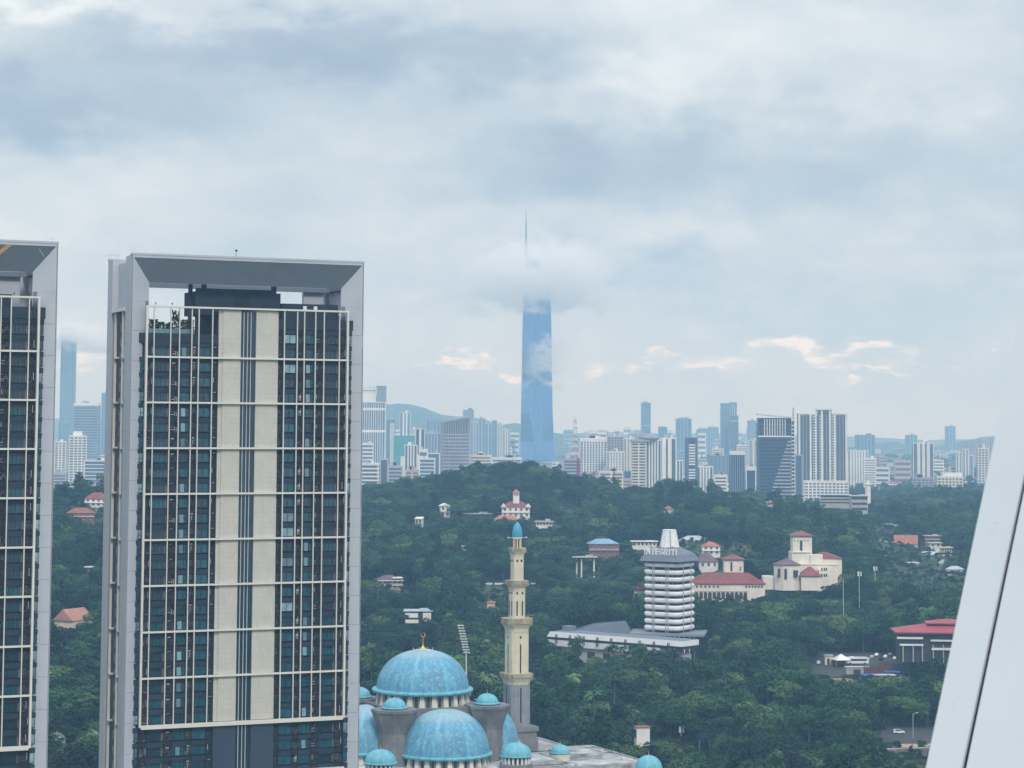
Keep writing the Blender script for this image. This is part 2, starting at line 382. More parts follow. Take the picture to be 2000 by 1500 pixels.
    gridbox('grid_frame_beam', 4.0, 51.15, z2-.3, z2+.3, .1, .95); gridbox('grid_frame_post', 51.15, 51.6, 12, z2+.3, .1, .95); gridbox('grid_frame_post', 3.55, 4.0, 12, z2+.3, .1, .95)
    for u in POSTS: gridbox('grid_post', u-.13, u+.13, 12, z2-.3, .22, .6)
    # -- beige cladding panels, navy below the grid; central dark slot with three fins
    if umin < 35:
        for a, b in zip(BEAMZ[:-1], BEAMZ[1:]):
            for u0, u1 in ((20.6, 25.75), (29.35, 34.75)):
                mb = MB(); mb.box(u0+.9 if u0 < 25 else u0, u1 if u0 < 25 else u1-.35, .7, 1.5, b+.22, a-.22)
                mb.box(u0, u0+.9, .95, 1.5, b+.22, a-.22) if u0 < 25 else mb.box(u1-.35, u1, .95, 1.5, b+.22, a-.22)
                mb.build('cladding_panel', M_BEIGE, T)
        for u0, u1 in ((20.6, 25.75), (29.35, 34.75)):
            mb = MB(); mb.box(u0, u1, .8, 1.5, 53.4, 63.6); mb.build('navy_panel', M_NAVY, T)
            mb = MB(); mb.box(u0, u1, .8, 1.5, 12, 52.3); mb.build('cladding_panel', M_BEIGE, T)
        mb = MB(); mb.box(25.76, 29.34, 1.2, 1.5, 12, 156.2); mb.build('slot_glazing', M_WGL[2], T)
        for u in (26.45, 27.35, 28.15):
            mb = MB(); mb.box(u-.07, u+.07, .8, 1.15, 12, 156.2); mb.build('slot_fin', M_STEEL, T)
    # -- floors: windows, balconies, louvres
    rr = random.Random(5 if right_only else 3)
    floors = []
    for a, b in zip(BEAMZ[:-1], BEAMZ[1:]):
        h = 10.1/3
        for k in range(3): floors.append(b+.25+h*k)
    z = BEAMZ[-1]-.35-3.2
    while z > low: floors.append(z); z -= 3.375
    for (u0, u1, kd) in BAYS:
        if u1 < umin: continue
        w = u1-u0
        left = u0 < 27
        top = (ml if left else mr)-2.3
        fl = [q for q in floors if q+2.6 < top+.4]
        if kd == 'edge': fl = [q for q in floors if q+2.6 < top-.5]
        # dark spandrels, one per floor
        for z in fl:
            if kd in ('window', 'pair', 'edge'):
                key = ('sp', round(w, 2)); me = cached(key, lambda: MB().box(0, w, 0, .55, 2.35, 3.36).mesh('spandrel', M_DARK))
                link('spandrel', me, T, (u0, 1.12 if kd == 'edge' else 1.0, z-.25))
                lit = rr.random()
                g = M_WGL[1] if lit < (.5 if kd == 'window' else .32 if kd == 'edge' else .12) else M_WGL[0] if lit < .82 else M_WGL[2]
                gi = M_WGL.index(g)
                def wm():
                    mb = MB(); h = 2.1; t = .09
                    mb.box(0, w, .1, .3, 0, t); mb.box(0, w, .1, .3, h-t, h); mb.box(0, t, .1, .3, t, h-t); mb.box(w-t, w, .1, .3, t, h-t)
                    if kd == 'window':
                        for q in (.26, .70): mb.box(w*q-t/2, w*q+t/2, .1, .3, t, h-t)
                        for q in (0, .70): mb.box(w*q+t/2, w*q+w*.26, .1, .3, h*.38, h*.38+t)
                    elif kd == 'edge':
                        mb.box(w*.58, w*.58+t, .1, .3, t, h-t); mb.box(w*.58, w-t, .1, .3, h*.4, h*.4+t)
                    else: mb.box(w*.48, w*.48+t, .1, .3, t, h-t)
                    return mb.mesh('window', M_DARK2)
                wo = link('window', cached(('w', kd, round(w, 2)), wm), T, (u0, 1.05, z))
                def gm(gi=gi):
                    return MB().box(.09, w-.09, .18, .24, .09, 2.01).mesh('pane', M_WGL[gi])
                if kd == 'window' and gi == 1:
                    link('pane', cached(('ga', kd, round(w, 2)), lambda: MB().box(w*.30, w*.66, .17, .24, .09, 2.01).mesh('pane', M_WGL[1])), wo)
                    link('pane', cached(('gb', kd, round(w, 2)), lambda: MB().box(.09, w*.26, .18, .24, .09, 2.01).mesh('pane', M_WGL[0])), wo); link('pane', cached(('gc', kd, round(w, 2)), lambda: MB().box(w*.70, w-.09, .18, .24, .09, 2.01).mesh('pane', M_WGL[0])), wo)
                else: link('pane', cached(('g', kd, round(w, 2), gi), gm), wo)
            elif kd == 'balcony':
                me = cached(('bp', round(w, 2)), lambda: MB().box(0, w, 0, .12, 2.25, 3.36).box(0, w, .12, .55, 2.25, 2.5).mesh('balcony_parapet', M_DARK))
                link('balcony_parapet', me, T, (u0, .95, z-.25))
                gi = rr.choice((0, 0, 2, 2))
                def bm():
                    mb = MB(); mb.box(.1, w-.45, .34, .4, 0, 2.1, 0)
                    for q in (.08, .3, .52, .74): mb.box(w*q, w*q+.07, .28, .34, 0, 2.1, 1)
                    mb.box(w-.42, w-.05, .1, .45, 0, 2.1, 2)
                    return mb.mesh('balcony_door', [M_WGL[gi], M_DARK2, M_BROWN])
                link('balcony_door', cached(('bd', round(w, 2), gi), bm), T, (u0, 1.1, z))
            else:
                var = rr.randrange(3)
                def lm(kd=kd, var=var):
                    mb = MB(); r2 = random.Random(var*7+int(w*10))
                    mb.box(0, w, .35, .5, -.25, 3.1, 0)
                    mb.box(.08, w-.08, 0, .1, 2.2, 3.0, 0)
                    n = 5 if kd != 'gap' else 1
                    for i in range(n):
                        q = w*(.12+.78*i/max(1, n-1)) if n > 1 else w*.35
                        z0 = r2.uniform(0, 1.1); mb.box(q-.045, q+.045, .05, .14, z0, z0+r2.uniform(.6, 1.6), 1 if r2.random() < .86 else 2)
                    for i in range(4 if kd == 'louvre' else 2):
                        q = r2.uniform(.1, w*.55); z0 = r2.uniform(0, 2.1); mb.box(q, q+w*.35, .06, .16, z0, z0+r2.uniform(.06, .22), 1 if r2.random() < .9 else 2)
                    if kd == 'louvre' and var == 1: mb.box(.1, w*.5, .05, .3, .1, .9, 1)
                    return mb.mesh('louvre_screen', [M_DARK2, M_BROWN, M_STEEL])
                link('louvre_screen', cached(('lv', kd, var, round(w, 2)), lm), T, (u0, 1.0, z))
    # -- planted terrace behind the grid at the low roof end
    if not right_only:
        pm = MB(); r9 = random.Random(6)
        for i in range(1500):
            cx_ = r9.uniform(4.6, 15.2); k_ = int(cx_/1.7); hh_ = 2.2+1.5*math.sin(k_*2.3)+(1.6 if cx_ > 9 else 0); cz_ = ml+r9.uniform(-.2, hh_); cy_ = 2.6+r9.uniform(-.6, 1.2)
            a_ = Vector((r9.gauss(0,1), r9.gauss(0,1), r9.gauss(0,1))).normalized()*.34; b_ = a_.cross(Vector((r9.gauss(0,1), r9.gauss(0,1), 1))).normalized()*.22; c_ = Vector((cx_, cy_, cz_))
            pm.add([c_-a_, c_-b_, c_+a_, c_+b_], [(0,1,2,3)])
        pm.build('terrace_shrubs', mat('terrace_foliage', (.035, .075, .04), var=.3), T, kind='stuff')
        mb = MB(); mb.box(4.0, 15.0, 1.1, 1.16, ml, ml+1.0); mb.build('glass_railing', M_WGL[1], T)
    # -- roof: plant rooms, columns, back tie beams
    if not right_only:
        mb = MB(); mb.box(16.2, 36.5, 5.0, 14.0, 155.5, 160.9); mb.box(16.2, 34.6, 4.98, 5, 158.9, 161.6); mb.build('plant_room', M_DARK, T)
        mb = MB(); mb.box(25.6, 29.0, 4.85, 4.98, 156.8, 160.3); mb.build('plant_room_door', M_DARK2, T)
        for u in (18.6, 35.3): mb = MB(); mb.box(u-.5, u+.5, 6, 7, 160.9, ZT-1); mb.build('roof_column', M_DARK, T)
        mb = MB(); mb.box(15.0, 15.8, 6, 6.8, 150, ZT-1); mb.build('roof_column', M_DARK, T)
        mb = MB(); mb.box(36.6, 50.2, 4.0, 12, 153, 158.6); mb.build('plant_room', M_DARK, T)
        for u in (41.6, 44.2): mb = MB(); mb.box(u, u+.8, 3.6, 4.0, 157.3, 158.1); mb.build('roof_box', M_WHITE, T)
    else:
        mb = MB(); mb.box(44.0, 46.5, 4.0, 12, 153, 157.6); mb.build('plant_room', M_DARK, T)
    mb = MB(); mb.box(2.2, L-2.2, DEP-7, DEP-6, 162.0, 163.0); mb.build('roof_beam', M_SOFF, T)
    mb = MB(); mb.box(2.2, 3.4, 3, DEP-3, 162.2, 163.2); mb.build('roof_beam', M_SOFF, T); mb = MB(); mb.box(L-3.4, L-2.2, 3, DEP-3, 162.2, 163.2); mb.build('roof_beam', M_SOFF, T)
    mb = MB(); mb.box(L-9.5, L-4.6, DEP-6, DEP-4.8, 150, 162.0); mb.build('roof_fin_wall', M_FRAME, T)
    if not right_only:
        for u, v in ((24.2, .3),):
            mb = MB(); mb.tube((u, v, ZT+.4), (u, v, ZT+1.6), .05); mb.lathe([(0, ZT+1.55), (.28, ZT+1.65), (.3, ZT+1.95), (0, ZT+2.05)], 8, (u, v)); mb.build('rooftop_beacon', M_DARK, T)
    davs = ((.6, 0.4), (-.3, DEP-3), (.8, DEP-5)) if not right_only else ((L-1.2, .4),)
    for u, v in davs:
        mb = MB(); mb.tube((u, v, ZT+.3), (u, v, ZT+1.6), .07); mb.tube((u-1.6, v, ZT+1.0), (u+.6, v, ZT+1.0), .06); mb.build('davit_arm', M_STEEL, T)
    for u in (5.8, 9.6, 13.4) if not right_only else (46.2, 49.4):
        mb = MB(); mb.tube((u, .8, zt+.3), (u, .8, zt+.8), .04); mb.lathe([(0, zt+.75), (.18, zt+.85), (.18, zt+1.0), (0, zt+1.1)], 8, (u, .8)); mb.build('light_fitting', M_DARK2, T)
    return T
OA = (-84.56, 500.0, 0)
TW = tower('condominium_tower', 'tall charcoal condominium tower with cream grid, beige panels and grey portal frame, wholly in view', OA)
TW2 = tower('condominium_tower', 'matching condominium tower cut off by the left edge, glass pods on its roof', (OA[0]-60.85, OA[1]-51.26, 0), umin=33, right_only=True)
# warm reflected light on the left tower's soffit, imitated by thin coloured strips
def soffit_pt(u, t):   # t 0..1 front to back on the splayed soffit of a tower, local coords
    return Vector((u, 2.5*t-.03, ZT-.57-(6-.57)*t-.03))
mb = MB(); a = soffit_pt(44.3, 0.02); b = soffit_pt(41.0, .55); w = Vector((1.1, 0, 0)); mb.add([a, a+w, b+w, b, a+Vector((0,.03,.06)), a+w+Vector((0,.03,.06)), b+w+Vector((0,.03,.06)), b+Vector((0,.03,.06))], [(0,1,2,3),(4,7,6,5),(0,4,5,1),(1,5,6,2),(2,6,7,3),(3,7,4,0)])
mb.build('soffit_light_streak', mat('warm_reflection_orange', (.75, .42, .16), rough=.4, var=.1), TW2)
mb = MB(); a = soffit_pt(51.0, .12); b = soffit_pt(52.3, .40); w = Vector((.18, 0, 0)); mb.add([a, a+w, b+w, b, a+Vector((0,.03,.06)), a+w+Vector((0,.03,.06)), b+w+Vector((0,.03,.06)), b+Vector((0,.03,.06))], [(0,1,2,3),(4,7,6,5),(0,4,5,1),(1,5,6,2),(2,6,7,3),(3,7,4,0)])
mb.build('soffit_light_streak', M_BEIGE, TW2)
# glass pods on the left tower's terrace
for u in (42.0, 46.6):
    mb = MB(); z0 = 150.8
    p0 = [(u-.2, 2.2), (u+2.9, 2.2), (u+2.9, 4.6), (u-.2, 4.6)]; p1 = [(u+.5, 2.7), (u+2.2, 2.7), (u+2.2, 4.2), (u+.5, 4.2)]
    mb.frustum(p0, z0, p1, z0+3.6, 1)
    for a, b in zip(p0, p1): mb.tube((a[0], a[1], z0), (b[0], b[1], z0+3.6), .09, 4, 0)
    for a, b in zip(p1, p1[1:]+p1[:1]): mb.tube((a[0], a[1], z0+3.6), (b[0], b[1], z0+3.6), .1, 4, 0)
    mb.build('glass_pod', [M_WHITE, M_WGL[1]], TW2)
# ------------------------------------------------------------------ mosque
def dome_mat(name, plain=False):
    m = bpy.data.materials.new(name); m.use_nodes = True; nt = NT(m.node_tree); nt.n.clear()
    bs = nt.n.new('ShaderNodeBsdfPrincipled'); out = nt.n.new('ShaderNodeOutputMaterial'); nt.l.new(bs.outputs[0], out.inputs[0])
    tc = nt.n.new('ShaderNodeTexCoord'); v = tc.outputs['Object']; sep = nt.n.new('ShaderNodeSeparateXYZ'); nt.l.new(v, sep.inputs[0])
    ang = nt.m('ARCTAN2', sep.outputs[1], sep.outputs[0])
    cv = nt.n.new('ShaderNodeCombineXYZ'); nt.l.new(nt.m('MULTIPLY', ang, 9), cv.inputs[0]); nt.l.new(nt.m('MULTIPLY', sep.outputs[2], .07), cv.inputs[1])
    st = nt.noise(cv.outputs[0], 1.0, 6, .6)
    base = nt.ramp(nt.noise(v, .45, 6, .65), [(.3, (.060, .235, .40)), (.7, (.15, .41, .57))])
    if plain: base = nt.ramp(nt.noise(v, .5, 4, .6), [(.3, (.10, .36, .46)), (.7, (.17, .46, .55))])
    c = nt.mix(nt.maprange(st, .50, .68, 0, .75), base, (.11, .19, .24))
    c = nt.mix(nt.maprange(st, .48, .34, 0, .6), c, (.20, .56, .62))
    if not plain:
        # star-shaped tile medallions in rows, weathered
        cv2 = nt.n.new('ShaderNodeCombineXYZ'); nt.l.new(nt.m('MULTIPLY', ang, 3.9), cv2.inputs[0]); nt.l.new(nt.m('MULTIPLY', sep.outputs[2], .42), cv2.inputs[1])
        vo = nt.n.new('ShaderNodeTexVoronoi'); nt.l.new(cv2.outputs[0], vo.inputs['Vector']); vo.inputs['Scale'].default_value = 1.25; vo.inputs['Randomness'].default_value = .35
        c = nt.mix(nt.maprange(vo.outputs['Distance'], .26, .10, 0, .42), c, (.42, .55, .60))
        c = nt.mix(nt.maprange(nt.noise(v, 1.3, 6, .7), .48, .66, 0, .7), c, (.08, .20, .27))
        c = nt.mix(nt.maprange(nt.noise(v, 2.6, 4, .7), .56, .66, 0, .6), c, (.42, .62, .68))
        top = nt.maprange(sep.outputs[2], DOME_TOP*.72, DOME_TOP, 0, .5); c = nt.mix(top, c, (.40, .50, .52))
    nt.l.new(c, bs.inputs['Base Color']); bs.inputs['Roughness'].default_value = .55; bs.inputs['Specular IOR Level'].default_value = .35
    MATS[name] = m; return m
DOME_TOP = 11.0
M_DOME = dome_mat('weathered_turquoise_tile'); M_DOMES = dome_mat('turquoise_tile', True)
M_CONC = mat('stained_grey_concrete', (.20, .20, .205), rough=.9, var=.25, scale=.25, streak=.45)
M_CONC2 = mat('pale_stained_concrete', (.42, .42, .40), rough=.9, var=.25, scale=.2, streak=.4)
M_CREAM = mat('cream_render', (.66, .60, .45), rough=.8, var=.08, scale=.4, streak=.35)
M_CREAM2 = mat('grimy_cream_parapet', (.40, .35, .25), rough=.9, var=.4, scale=.7, streak=.5)
M_GOLD = mat('gold_leaf', (.80, .52, .16), rough=.3, var=.1, metal=.8)
M_SHADE = mat('dark_drum_glass', (.05, .055, .06), rough=.4, var=.3, scale=.4)
M_ROOFC = mat('weathered_flat_roof', (.27, .29, .31), rough=.95, var=.4, scale=.16, col2=(.46, .48, .50))
def finial(parent, z, s, loc=(0,0), crescent=True):
    mb = MB(); c = loc
    mb.lathe([(.95*s, z), (.55*s, z+.5*s), (.18*s, z+.9*s), (.14*s, z+1.2*s)], 12, c)
    for k, (r, zz) in enumerate(((.30, 1.4), (.25, 2.15), (.19, 2.8))):
        mb.lathe([(.06*s, z+(zz-.28)*s), (r*s, z+zz*s), (.06*s, z+(zz+.28)*s), (.05*s, z+(zz+.5)*s)], 10, c)
    if crescent:
        zc = z+4.2*s; R = .72*s
        pts = []
        n = 20
        for i in range(n+1):
            t = math.radians(-250+320*i/n) + math.radians(30); w = .17*s*math.sin(math.pi*i/n)+.02*s
            pts.append((t, w))
        vs = []; fs = []
        for t, w in pts:
            for q, yy in ((R+w*.4, .07), (R-w*1.3, .07), (R-w*1.3, -.07), (R+w*.4, -.07)):
                vs.append((c[0]+q*math.cos(t), c[1]+yy*s, zc+q*math.sin(t)))
        for i in range(n):
            for k in range(4): fs.append((4*i+k, 4*i+(k+1)%4, 4*i+4+(k+1)%4, 4*i+4+k))
        mb.add(vs, fs)
    mb.build('finial', M_GOLD, parent)
def dome_prof(r, h, n=14, p=1.0):
    return [(r*math.cos(math.pi/2*i/n)**p, h*math.sin(math.pi/2*i/n)) for i in range(n)]+[(.01, h)]
MC = Vector((-25.96, 680.0, 0)); MYAW = rad(24.2)
MQ = thing('mosque', 'mosque with weathered turquoise domes, grey concrete piers and gold crescent beside the tall minaret', 'mosque', MC, MYAW)
# heights are world heights (base at z = 0)
zr = 130-(1338-838)/FPX*680   # main rim
def sub(name, parent=MQ, loc=(0,0,0)):
    return loc
def drum(parent, cx_, cy_, r, z0, z1, n, a0=0, a1=2*math.pi, bw=.95, z_off=0):
    mb = MB(); mb.lathe([(r-1.0, z0), (r-1.0, z1)], 48, (cx_, cy_), a0=a0, a1=a1); mb.build('drum', M_SHADE, parent)
    for i in range(n):
        a = a0+(a1-a0)*(i+.5)/n
        me = cached(('but', round(z1-z0, 2), bw), lambda: (lambda q: (q.frustum([(-1.1, -bw*.42), (.0, -bw*.42), (.0, bw*.42), (-1.1, bw*.42)], z1-z0, [(-1.1, -bw*.42), (-.1, -bw*.42), (-.1, bw*.42), (-1.1, bw*.42)], z1-z0), q.add([(-1.1,-bw/2,0),(.25,-bw/2,0),(.25,bw/2,0),(-1.1,bw/2,0),(-1.1,-bw*.34,z1-z0),(-.35,-bw*.34,z1-z0),(-.35,bw*.34,z1-z0),(-1.1,bw*.34,z1-z0)], [(0,3,2,1),(4,5,6,7),(0,1,5,4),(1,2,6,5),(2,3,7,6),(3,0,4,7)]))[1])(MB()).mesh('buttress', mat('white_buttress', (.66, .64, .56), rough=.8, var=.12, streak=.3)))
        o = link('buttress', me, parent, (cx_+(r-.25)*math.cos(a), cy_+(r-.25)*math.sin(a), z0), a)
        me2 = cached(('mul', round(z1-z0, 2)), lambda: MB().box(-.06, .06, -.05, .05, 0, z1-z0).mesh('window_bar', M_WHITE))
        for da in (-.18, .18):
            link('window_bar', me2, parent, (cx_+(r-.9)*math.cos(a+(a1-a0)/n*(.5+da)), cy_+(r-.9)*math.sin(a+(a1-a0)/n*(.5+da)), z0), a)
# main dome
mb = MB(); mb.lathe([(0, 0)], 3) if False else None
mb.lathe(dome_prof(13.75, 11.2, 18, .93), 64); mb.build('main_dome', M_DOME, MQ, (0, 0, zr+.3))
mb = MB(); mb.lathe([(13.4, -1.0), (14.9, -.75), (15.15, -.1), (14.9, .25), (13.6, .35)], 64); mb.build('dome_rim', M_DOMES, MQ, (0, 0, zr))
mb = MB(); mb.lathe([(3.2, -.2), (3.3, .15), (2.6, .35), (1.2, .6), (0.01, .7)], 24); mb.build('dome_cap', mat('pale_verdigris', (.36, .50, .50), var=.2), MQ, (0, 0, zr+11.1))
for i in range(8):
    a = i*math.pi/4; mb = MB(); mb.tube((3.1*math.cos(a), 3.1*math.sin(a), 0), (3.1*math.cos(a), 3.1*math.sin(a), .8), .09); mb.build('lightning_rod', M_STEEL, MQ, (0, 0, zr+11.2))
finial(MQ, zr+11.7, .98)
drum(MQ, 0, 0, 14.3, zr-5.0, zr-.9, 24, bw=1.9)
mb = MB(); mb.lathe([(13.0, -5.0), (15.3, -5.0), (15.6, -5.2), (15.7, -6.2), (14.5, -6.4)], 48); mb.build('drum_ring', M_CONC, MQ, (0, 0, zr))
# square body, arches and four corner piers
zp = 130-(1377-838)/FPX*660.8
hb = 15.8
def octo(r, cut=.414): return [(r, -r*cut), (r, r*cut), (r*cut, r), (-r*cut, r), (-r, r*cut), (-r, -r*cut), (-r*cut, -r), (r*cut, -r)]
mb = MB(); mb.box(-hb, hb, -hb, hb, 0, zp-2.2); mb.box(-hb+.8, hb-.8, -hb+.8, hb-.8, zp-2.2, zp-.4); mb.build('prayer_hall_body', M_CONC, MQ)
for sx, sy in ((-1,-1),(1,-1),(-1,1),(1,1)):
    c = (14.6*sx, 14.6*sy, 0)
    mb = MB(); mb.prism(octo(4.3), 0, zp-6.6); mb.frustum(octo(4.45), zp-6.6, octo(4.5), zp-6.2); mb.frustum(octo(4.35), zp-6.2, octo(6.15), zp-.8); mb.prism(octo(6.3), zp-.8, zp)
    mb.build('corner_pier', M_CONC, MQ, c)
    mb = MB(); mb.lathe(dome_prof(3.35, 2.75, 10, .95), 28); mb.lathe([(3.2, -.35), (3.85, -.3), (3.95, .05), (3.3, .2)], 28); mb.build('pier_dome', M_DOMES, MQ, (c[0], c[1], zp+.45))
    mb = MB(); mb.lathe([(3.1, 0), (3.1, .5)], 24); mb.build('pier_dome_base', M_CREAM, MQ, (c[0], c[1], zp))
    mb = MB(); mb.lathe([(.18, 0), (.22, .3), (.05, .7), (.12, .9), (.03, 1.1), (.01, 1.9)], 8); mb.build('finial', M_GOLD, MQ, (c[0], c[1], zp+3.1))
# semi-domes on the four sides (front, left, right, back)
zs = 130-(1459-838)/FPX*664.5
for ang, R in ((-math.pi/2, 13.2), (math.pi, 13.0), (0, 13.0), (math.pi/2, 13.0)):
    cx_, cy_ = 17.0*math.cos(ang), 17.0*math.sin(ang)
    a0, a1 = ang-math.pi/2-.12, ang+math.pi/2+.12
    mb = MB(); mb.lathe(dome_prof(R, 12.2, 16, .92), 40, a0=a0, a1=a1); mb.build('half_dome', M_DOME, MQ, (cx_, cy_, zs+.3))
    mb = MB(); mb.lathe([(R-.3, -.8), (R+.75, -.6), (R+.95, -.1), (R+.75, .2), (R-.1, .3)], 40, a0=a0, a1=a1); mb.build('dome_rim', M_DOMES, MQ, (cx_, cy_, zs))
    drum(MQ, cx_, cy_, R+.15, zs-4.6, zs-.75, 13, a0, a1, bw=1.75)
    mb = MB(); mb.lathe([(R-1, -4.6), (R+1.2, -4.6), (R+1.5, -4.9), (R+1.5, -6.2), (R+1.2, -6.4), (R+1.2, -40)], 40, a0=a0, a1=a1); mb.build('apse_wall', M_CONC, MQ, (cx_, cy_, zs))
# lower roof with its small domes
zl_ = 130-(1496-838)/FPX*650
def small_dome(px, py, D, r, label=None, cols=True, h=None):
    p = P(px, py, D); loc = MQ.matrix_basis.inverted() @ p if False else p
    q = Matrix.Rotation(-MYAW, 4, 'Z') @ (p-MC)
    h = h or r*.82
    mb = MB(); mb.lathe(dome_prof(r, h, 10, .95), 32); mb.lathe([(r-.3, -.3), (r+.3, -.28), (r+.38, .02), (r-.1, .15)], 32); mb.build('roof_dome', M_DOMES, MQ, (q.x, q.y, q.z))
    mb = MB(); mb.lathe([(.18, 0), (.2, .3), (.05, .7), (.14, .9), (.02, 1.1), (.01, 1.6)], 8); mb.build('finial', M_GOLD, MQ, (q.x, q.y, q.z+h))
    if cols:
        mb = MB(); mb.lathe([(r-.8, -2.2), (r-.8, -.2)], 32); mb.build('dome_drum', M_SHADE, MQ, (q.x, q.y, q.z))
        n = 20
        for i in range(n):
            a = 2*math.pi*i/n
            link('dome_arch', cached('arch', lambda: MB().box(-.25, .25, -.3, .3, -2.2, -.25).mesh('dome_arch', M_WHITE)), MQ, (q.x+(r-.4)*math.cos(a), q.y+(r-.4)*math.sin(a), q.z), a)
        mb = MB(); mb.lathe([(0.01, -2.2), (r+.3, -2.2), (r+.4, -2.4), (r+.4, -8)], 32); mb.build('dome_base', M_CONC, MQ, (q.x, q.y, q.z))
    else:
        mb = MB(); mb.lathe([(r+.1, -2.2), (r+.1, -.2)], 28); mb.build('dome_base', M_CREAM, MQ, (q.x, q.y, q.z))
small_dome(743, 1489, 640, 4.45); small_dome(1008, 1475, 656, 4.4)
small_dome(1094, 1469, 676, 2.75, cols=False); small_dome(1267, 1504, 655, 4.0, cols=False, h=4.2)
# courtyard roofs: stained flat slabs on several levels
def roofbox(pxa, pxb, py, D0, D1, nm='flat_roof', h=6, m=None, par=True):
    z = Z_of(py, (D0+D1)/2)
    a = X_of(pxa, (D0+D1)/2); b = X_of(pxb, (D0+D1)/2)
    return a, b, z
RF = MQ
def lroof(u0, u1, v0, v1, z, t=1.2, rim=.5, base=0):
    mb = MB(); mb.box(u0, u1, v0, v1, base, z-t, 1); mb.box(u0-.3, u1+.3, v0-.3, v1+.3, z-t, z, 0); mb.build('flat_roof', [M_ROOFC, M_CONC2], MQ)
    for a in ((u0-.3, u1+.3, v0-.3, v0+.1), (u0-.3, u1+.3, v1-.1, v1+.3), (u0-.3, u0+.1, v0+.1, v1-.1), (u1-.1, u1+.3, v0+.1, v1-.1)):
        mb = MB(); mb.box(*a, z, z+rim); mb.build('roof_parapet', M_CONC2, MQ)
lroof(-32, 30.5, -36, 16, 33.0)
lroof(31.5, 60, -30, 8, 31.5); lroof(40, 52, -16, -4, 33.2, .8, .3, 31.6); lroof(18.6, 30, -33, -18, 34.3, .8, .4, 33)
lroof(31.5, 50, 9.5, 26, 32.2)
rr = random.Random(2)
for i in range(16):
    u = rr.uniform(31, 57); v = rr.uniform(-28, 6); s_ = rr.uniform(.4, 1.1)
    if 39 < u < 53 and -17 < v < -3: continue
    mb = MB(); mb.box(-s_, s_, -s_*.7, s_*.7, 0, rr.uniform(.4, 1.1)); mb.build('roof_vent', M_CONC2 if i % 3 else M_STEEL, MQ, (u, v, 31.5))
for v in (-12, 0):
    mb = MB(); mb.tube((31.8, v, 32.2), (58, v+1.5, 32.2), .12); mb.build('roof_pipe', M_DARK, MQ)
# -- minaret
ND = 700.0
mp = P(1008.5, 1400, ND)
MN = thing('minaret', 'slender cream minaret with balconies, grey lower shaft and a blue onion cap', 'minaret', (mp.x, mp.y, 0), MYAW)
S_ = ND/FPX
def mz(py): return 130-(py-838)*S_*1.0
def oct_r(w): return w*S_/2
def cham(r, c=.30): k = r*(1-c); return [(r, -k), (r, k), (k, r), (-k, r), (-r, k), (-r, -k), (-k, -r), (k, -r)]
SQ = 1/1.22
def shaft(w, y0, y1, m, slots=None, dots=None, taper=1.0):
    r = oct_r(w)*SQ
    mb = MB(); mb.frustum(cham(r), mz(y1), cham(r*taper), mz(y0)); mb.build('shaft', m, MN)
    for rz in (0, math.pi/2, math.pi, -math.pi/2):
        for off in ([0] if w > 38 else [-.42*r, .42*r]):
            if slots:
                mb = MB(); mb.box(r-.03, r+.04, off-.22, off+.22, mz(slots[1]), mz(slots[0])); mb.build('slit_window', M_DARK2, MN, rz=rz)
            if dots:
                mb = MB(); mb.box(r-.03, r+.05, off-.28, off+.28, mz(dots)-.35, mz(dots)+.35); mb.build('small_window', M_DARK2, MN, rz=rz)
    if w > 38:
        for sx, sy in ((1,1),(1,-1),(-1,1),(-1,-1)):
            mb = MB(); k = r*.86; mb.box(sx*k-.28, sx*k+.28, sy*k-.28, sy*k+.28, mz(y1), mz(y0)-.1); mb.build('corner_pilaster', m, MN)
def balcony(w, y0, y1, wb, m1=M_CREAM, dent=True):
    r = oct_r(w)*SQ; rb = oct_r(wb)*SQ; zt = mz(y0); z1 = mz(y0+(y1-y0)*.38); z2 = mz(y1)
    mb = MB(); mb.frustum(cham(r*1.02), z1, cham(r*1.04), zt); mb.build('balcony_parapet', M_CREAM2, MN)
    mb = MB(); mb.frustum(cham(rb), z2, cham(rb*1.06), z2+(z1-z2)*.5); mb.frustum(cham(rb*1.1), z2+(z1-z2)*.5, cham(r*.97), z1-.05); mb.build('balcony_corbel', m1, MN)
    n = max(5, int(r*2/0.9))
    for rz in (0, math.pi/2, math.pi, -math.pi/2):
        for i in range(n):
            y = -r*.75+1.5*r*i/(n-1)
            link('corbel_bracket', cached('crb', lambda: MB().box(-.16, .16, -.16, .16, -.45, 0).mesh('corbel_bracket', M_CREAM2)), MN, (r*.93*math.cos(rz)-y*math.sin(rz), r*.93*math.sin(rz)+y*math.cos(rz), z1-.02), rz)
M_GREYS = mat('grey_granite_shaft', (.25, .265, .29), rough=.85, var=.12, scale=.3, streak=.3)
mb = MB(); r = oct_r(64); mb.box(-r, r, -r, r, 0, mz(1442)+2); mb.box(-r*1.02, r*1.02, -r*1.02, r*1.02, mz(1416), mz(1407)); mb.box(-r*.93, r*.93, -r*.93, r*.93, mz(1442)+2, mz(1416)); mb.build('plinth', M_CONC, MN)
shaft(50.5, 1326, 1407, M_GREYS, slots=(1334, 1400))
balcony(64, 1307, 1328, 51)
shaft(44, 1228, 1309, M_CREAM, slots=(1251, 1306), dots=1238)
balcony(62, 1202, 1229, 46)
shaft(32.5, 1148, 1204, M_CREAM, slots=(1169, 1197), dots=1154)
balcony(46, 1130, 1149, 33)
shaft(26, 1083, 1132, M_CREAM, dots=1092)
balcony(35, 1067, 1084, 27)
r = oct_r(18.5)*SQ
mb = MB(); mb.prism(cham(r*.7), mz(1068), mz(1049)); mb.build('lantern_core', M_SHADE, MN)
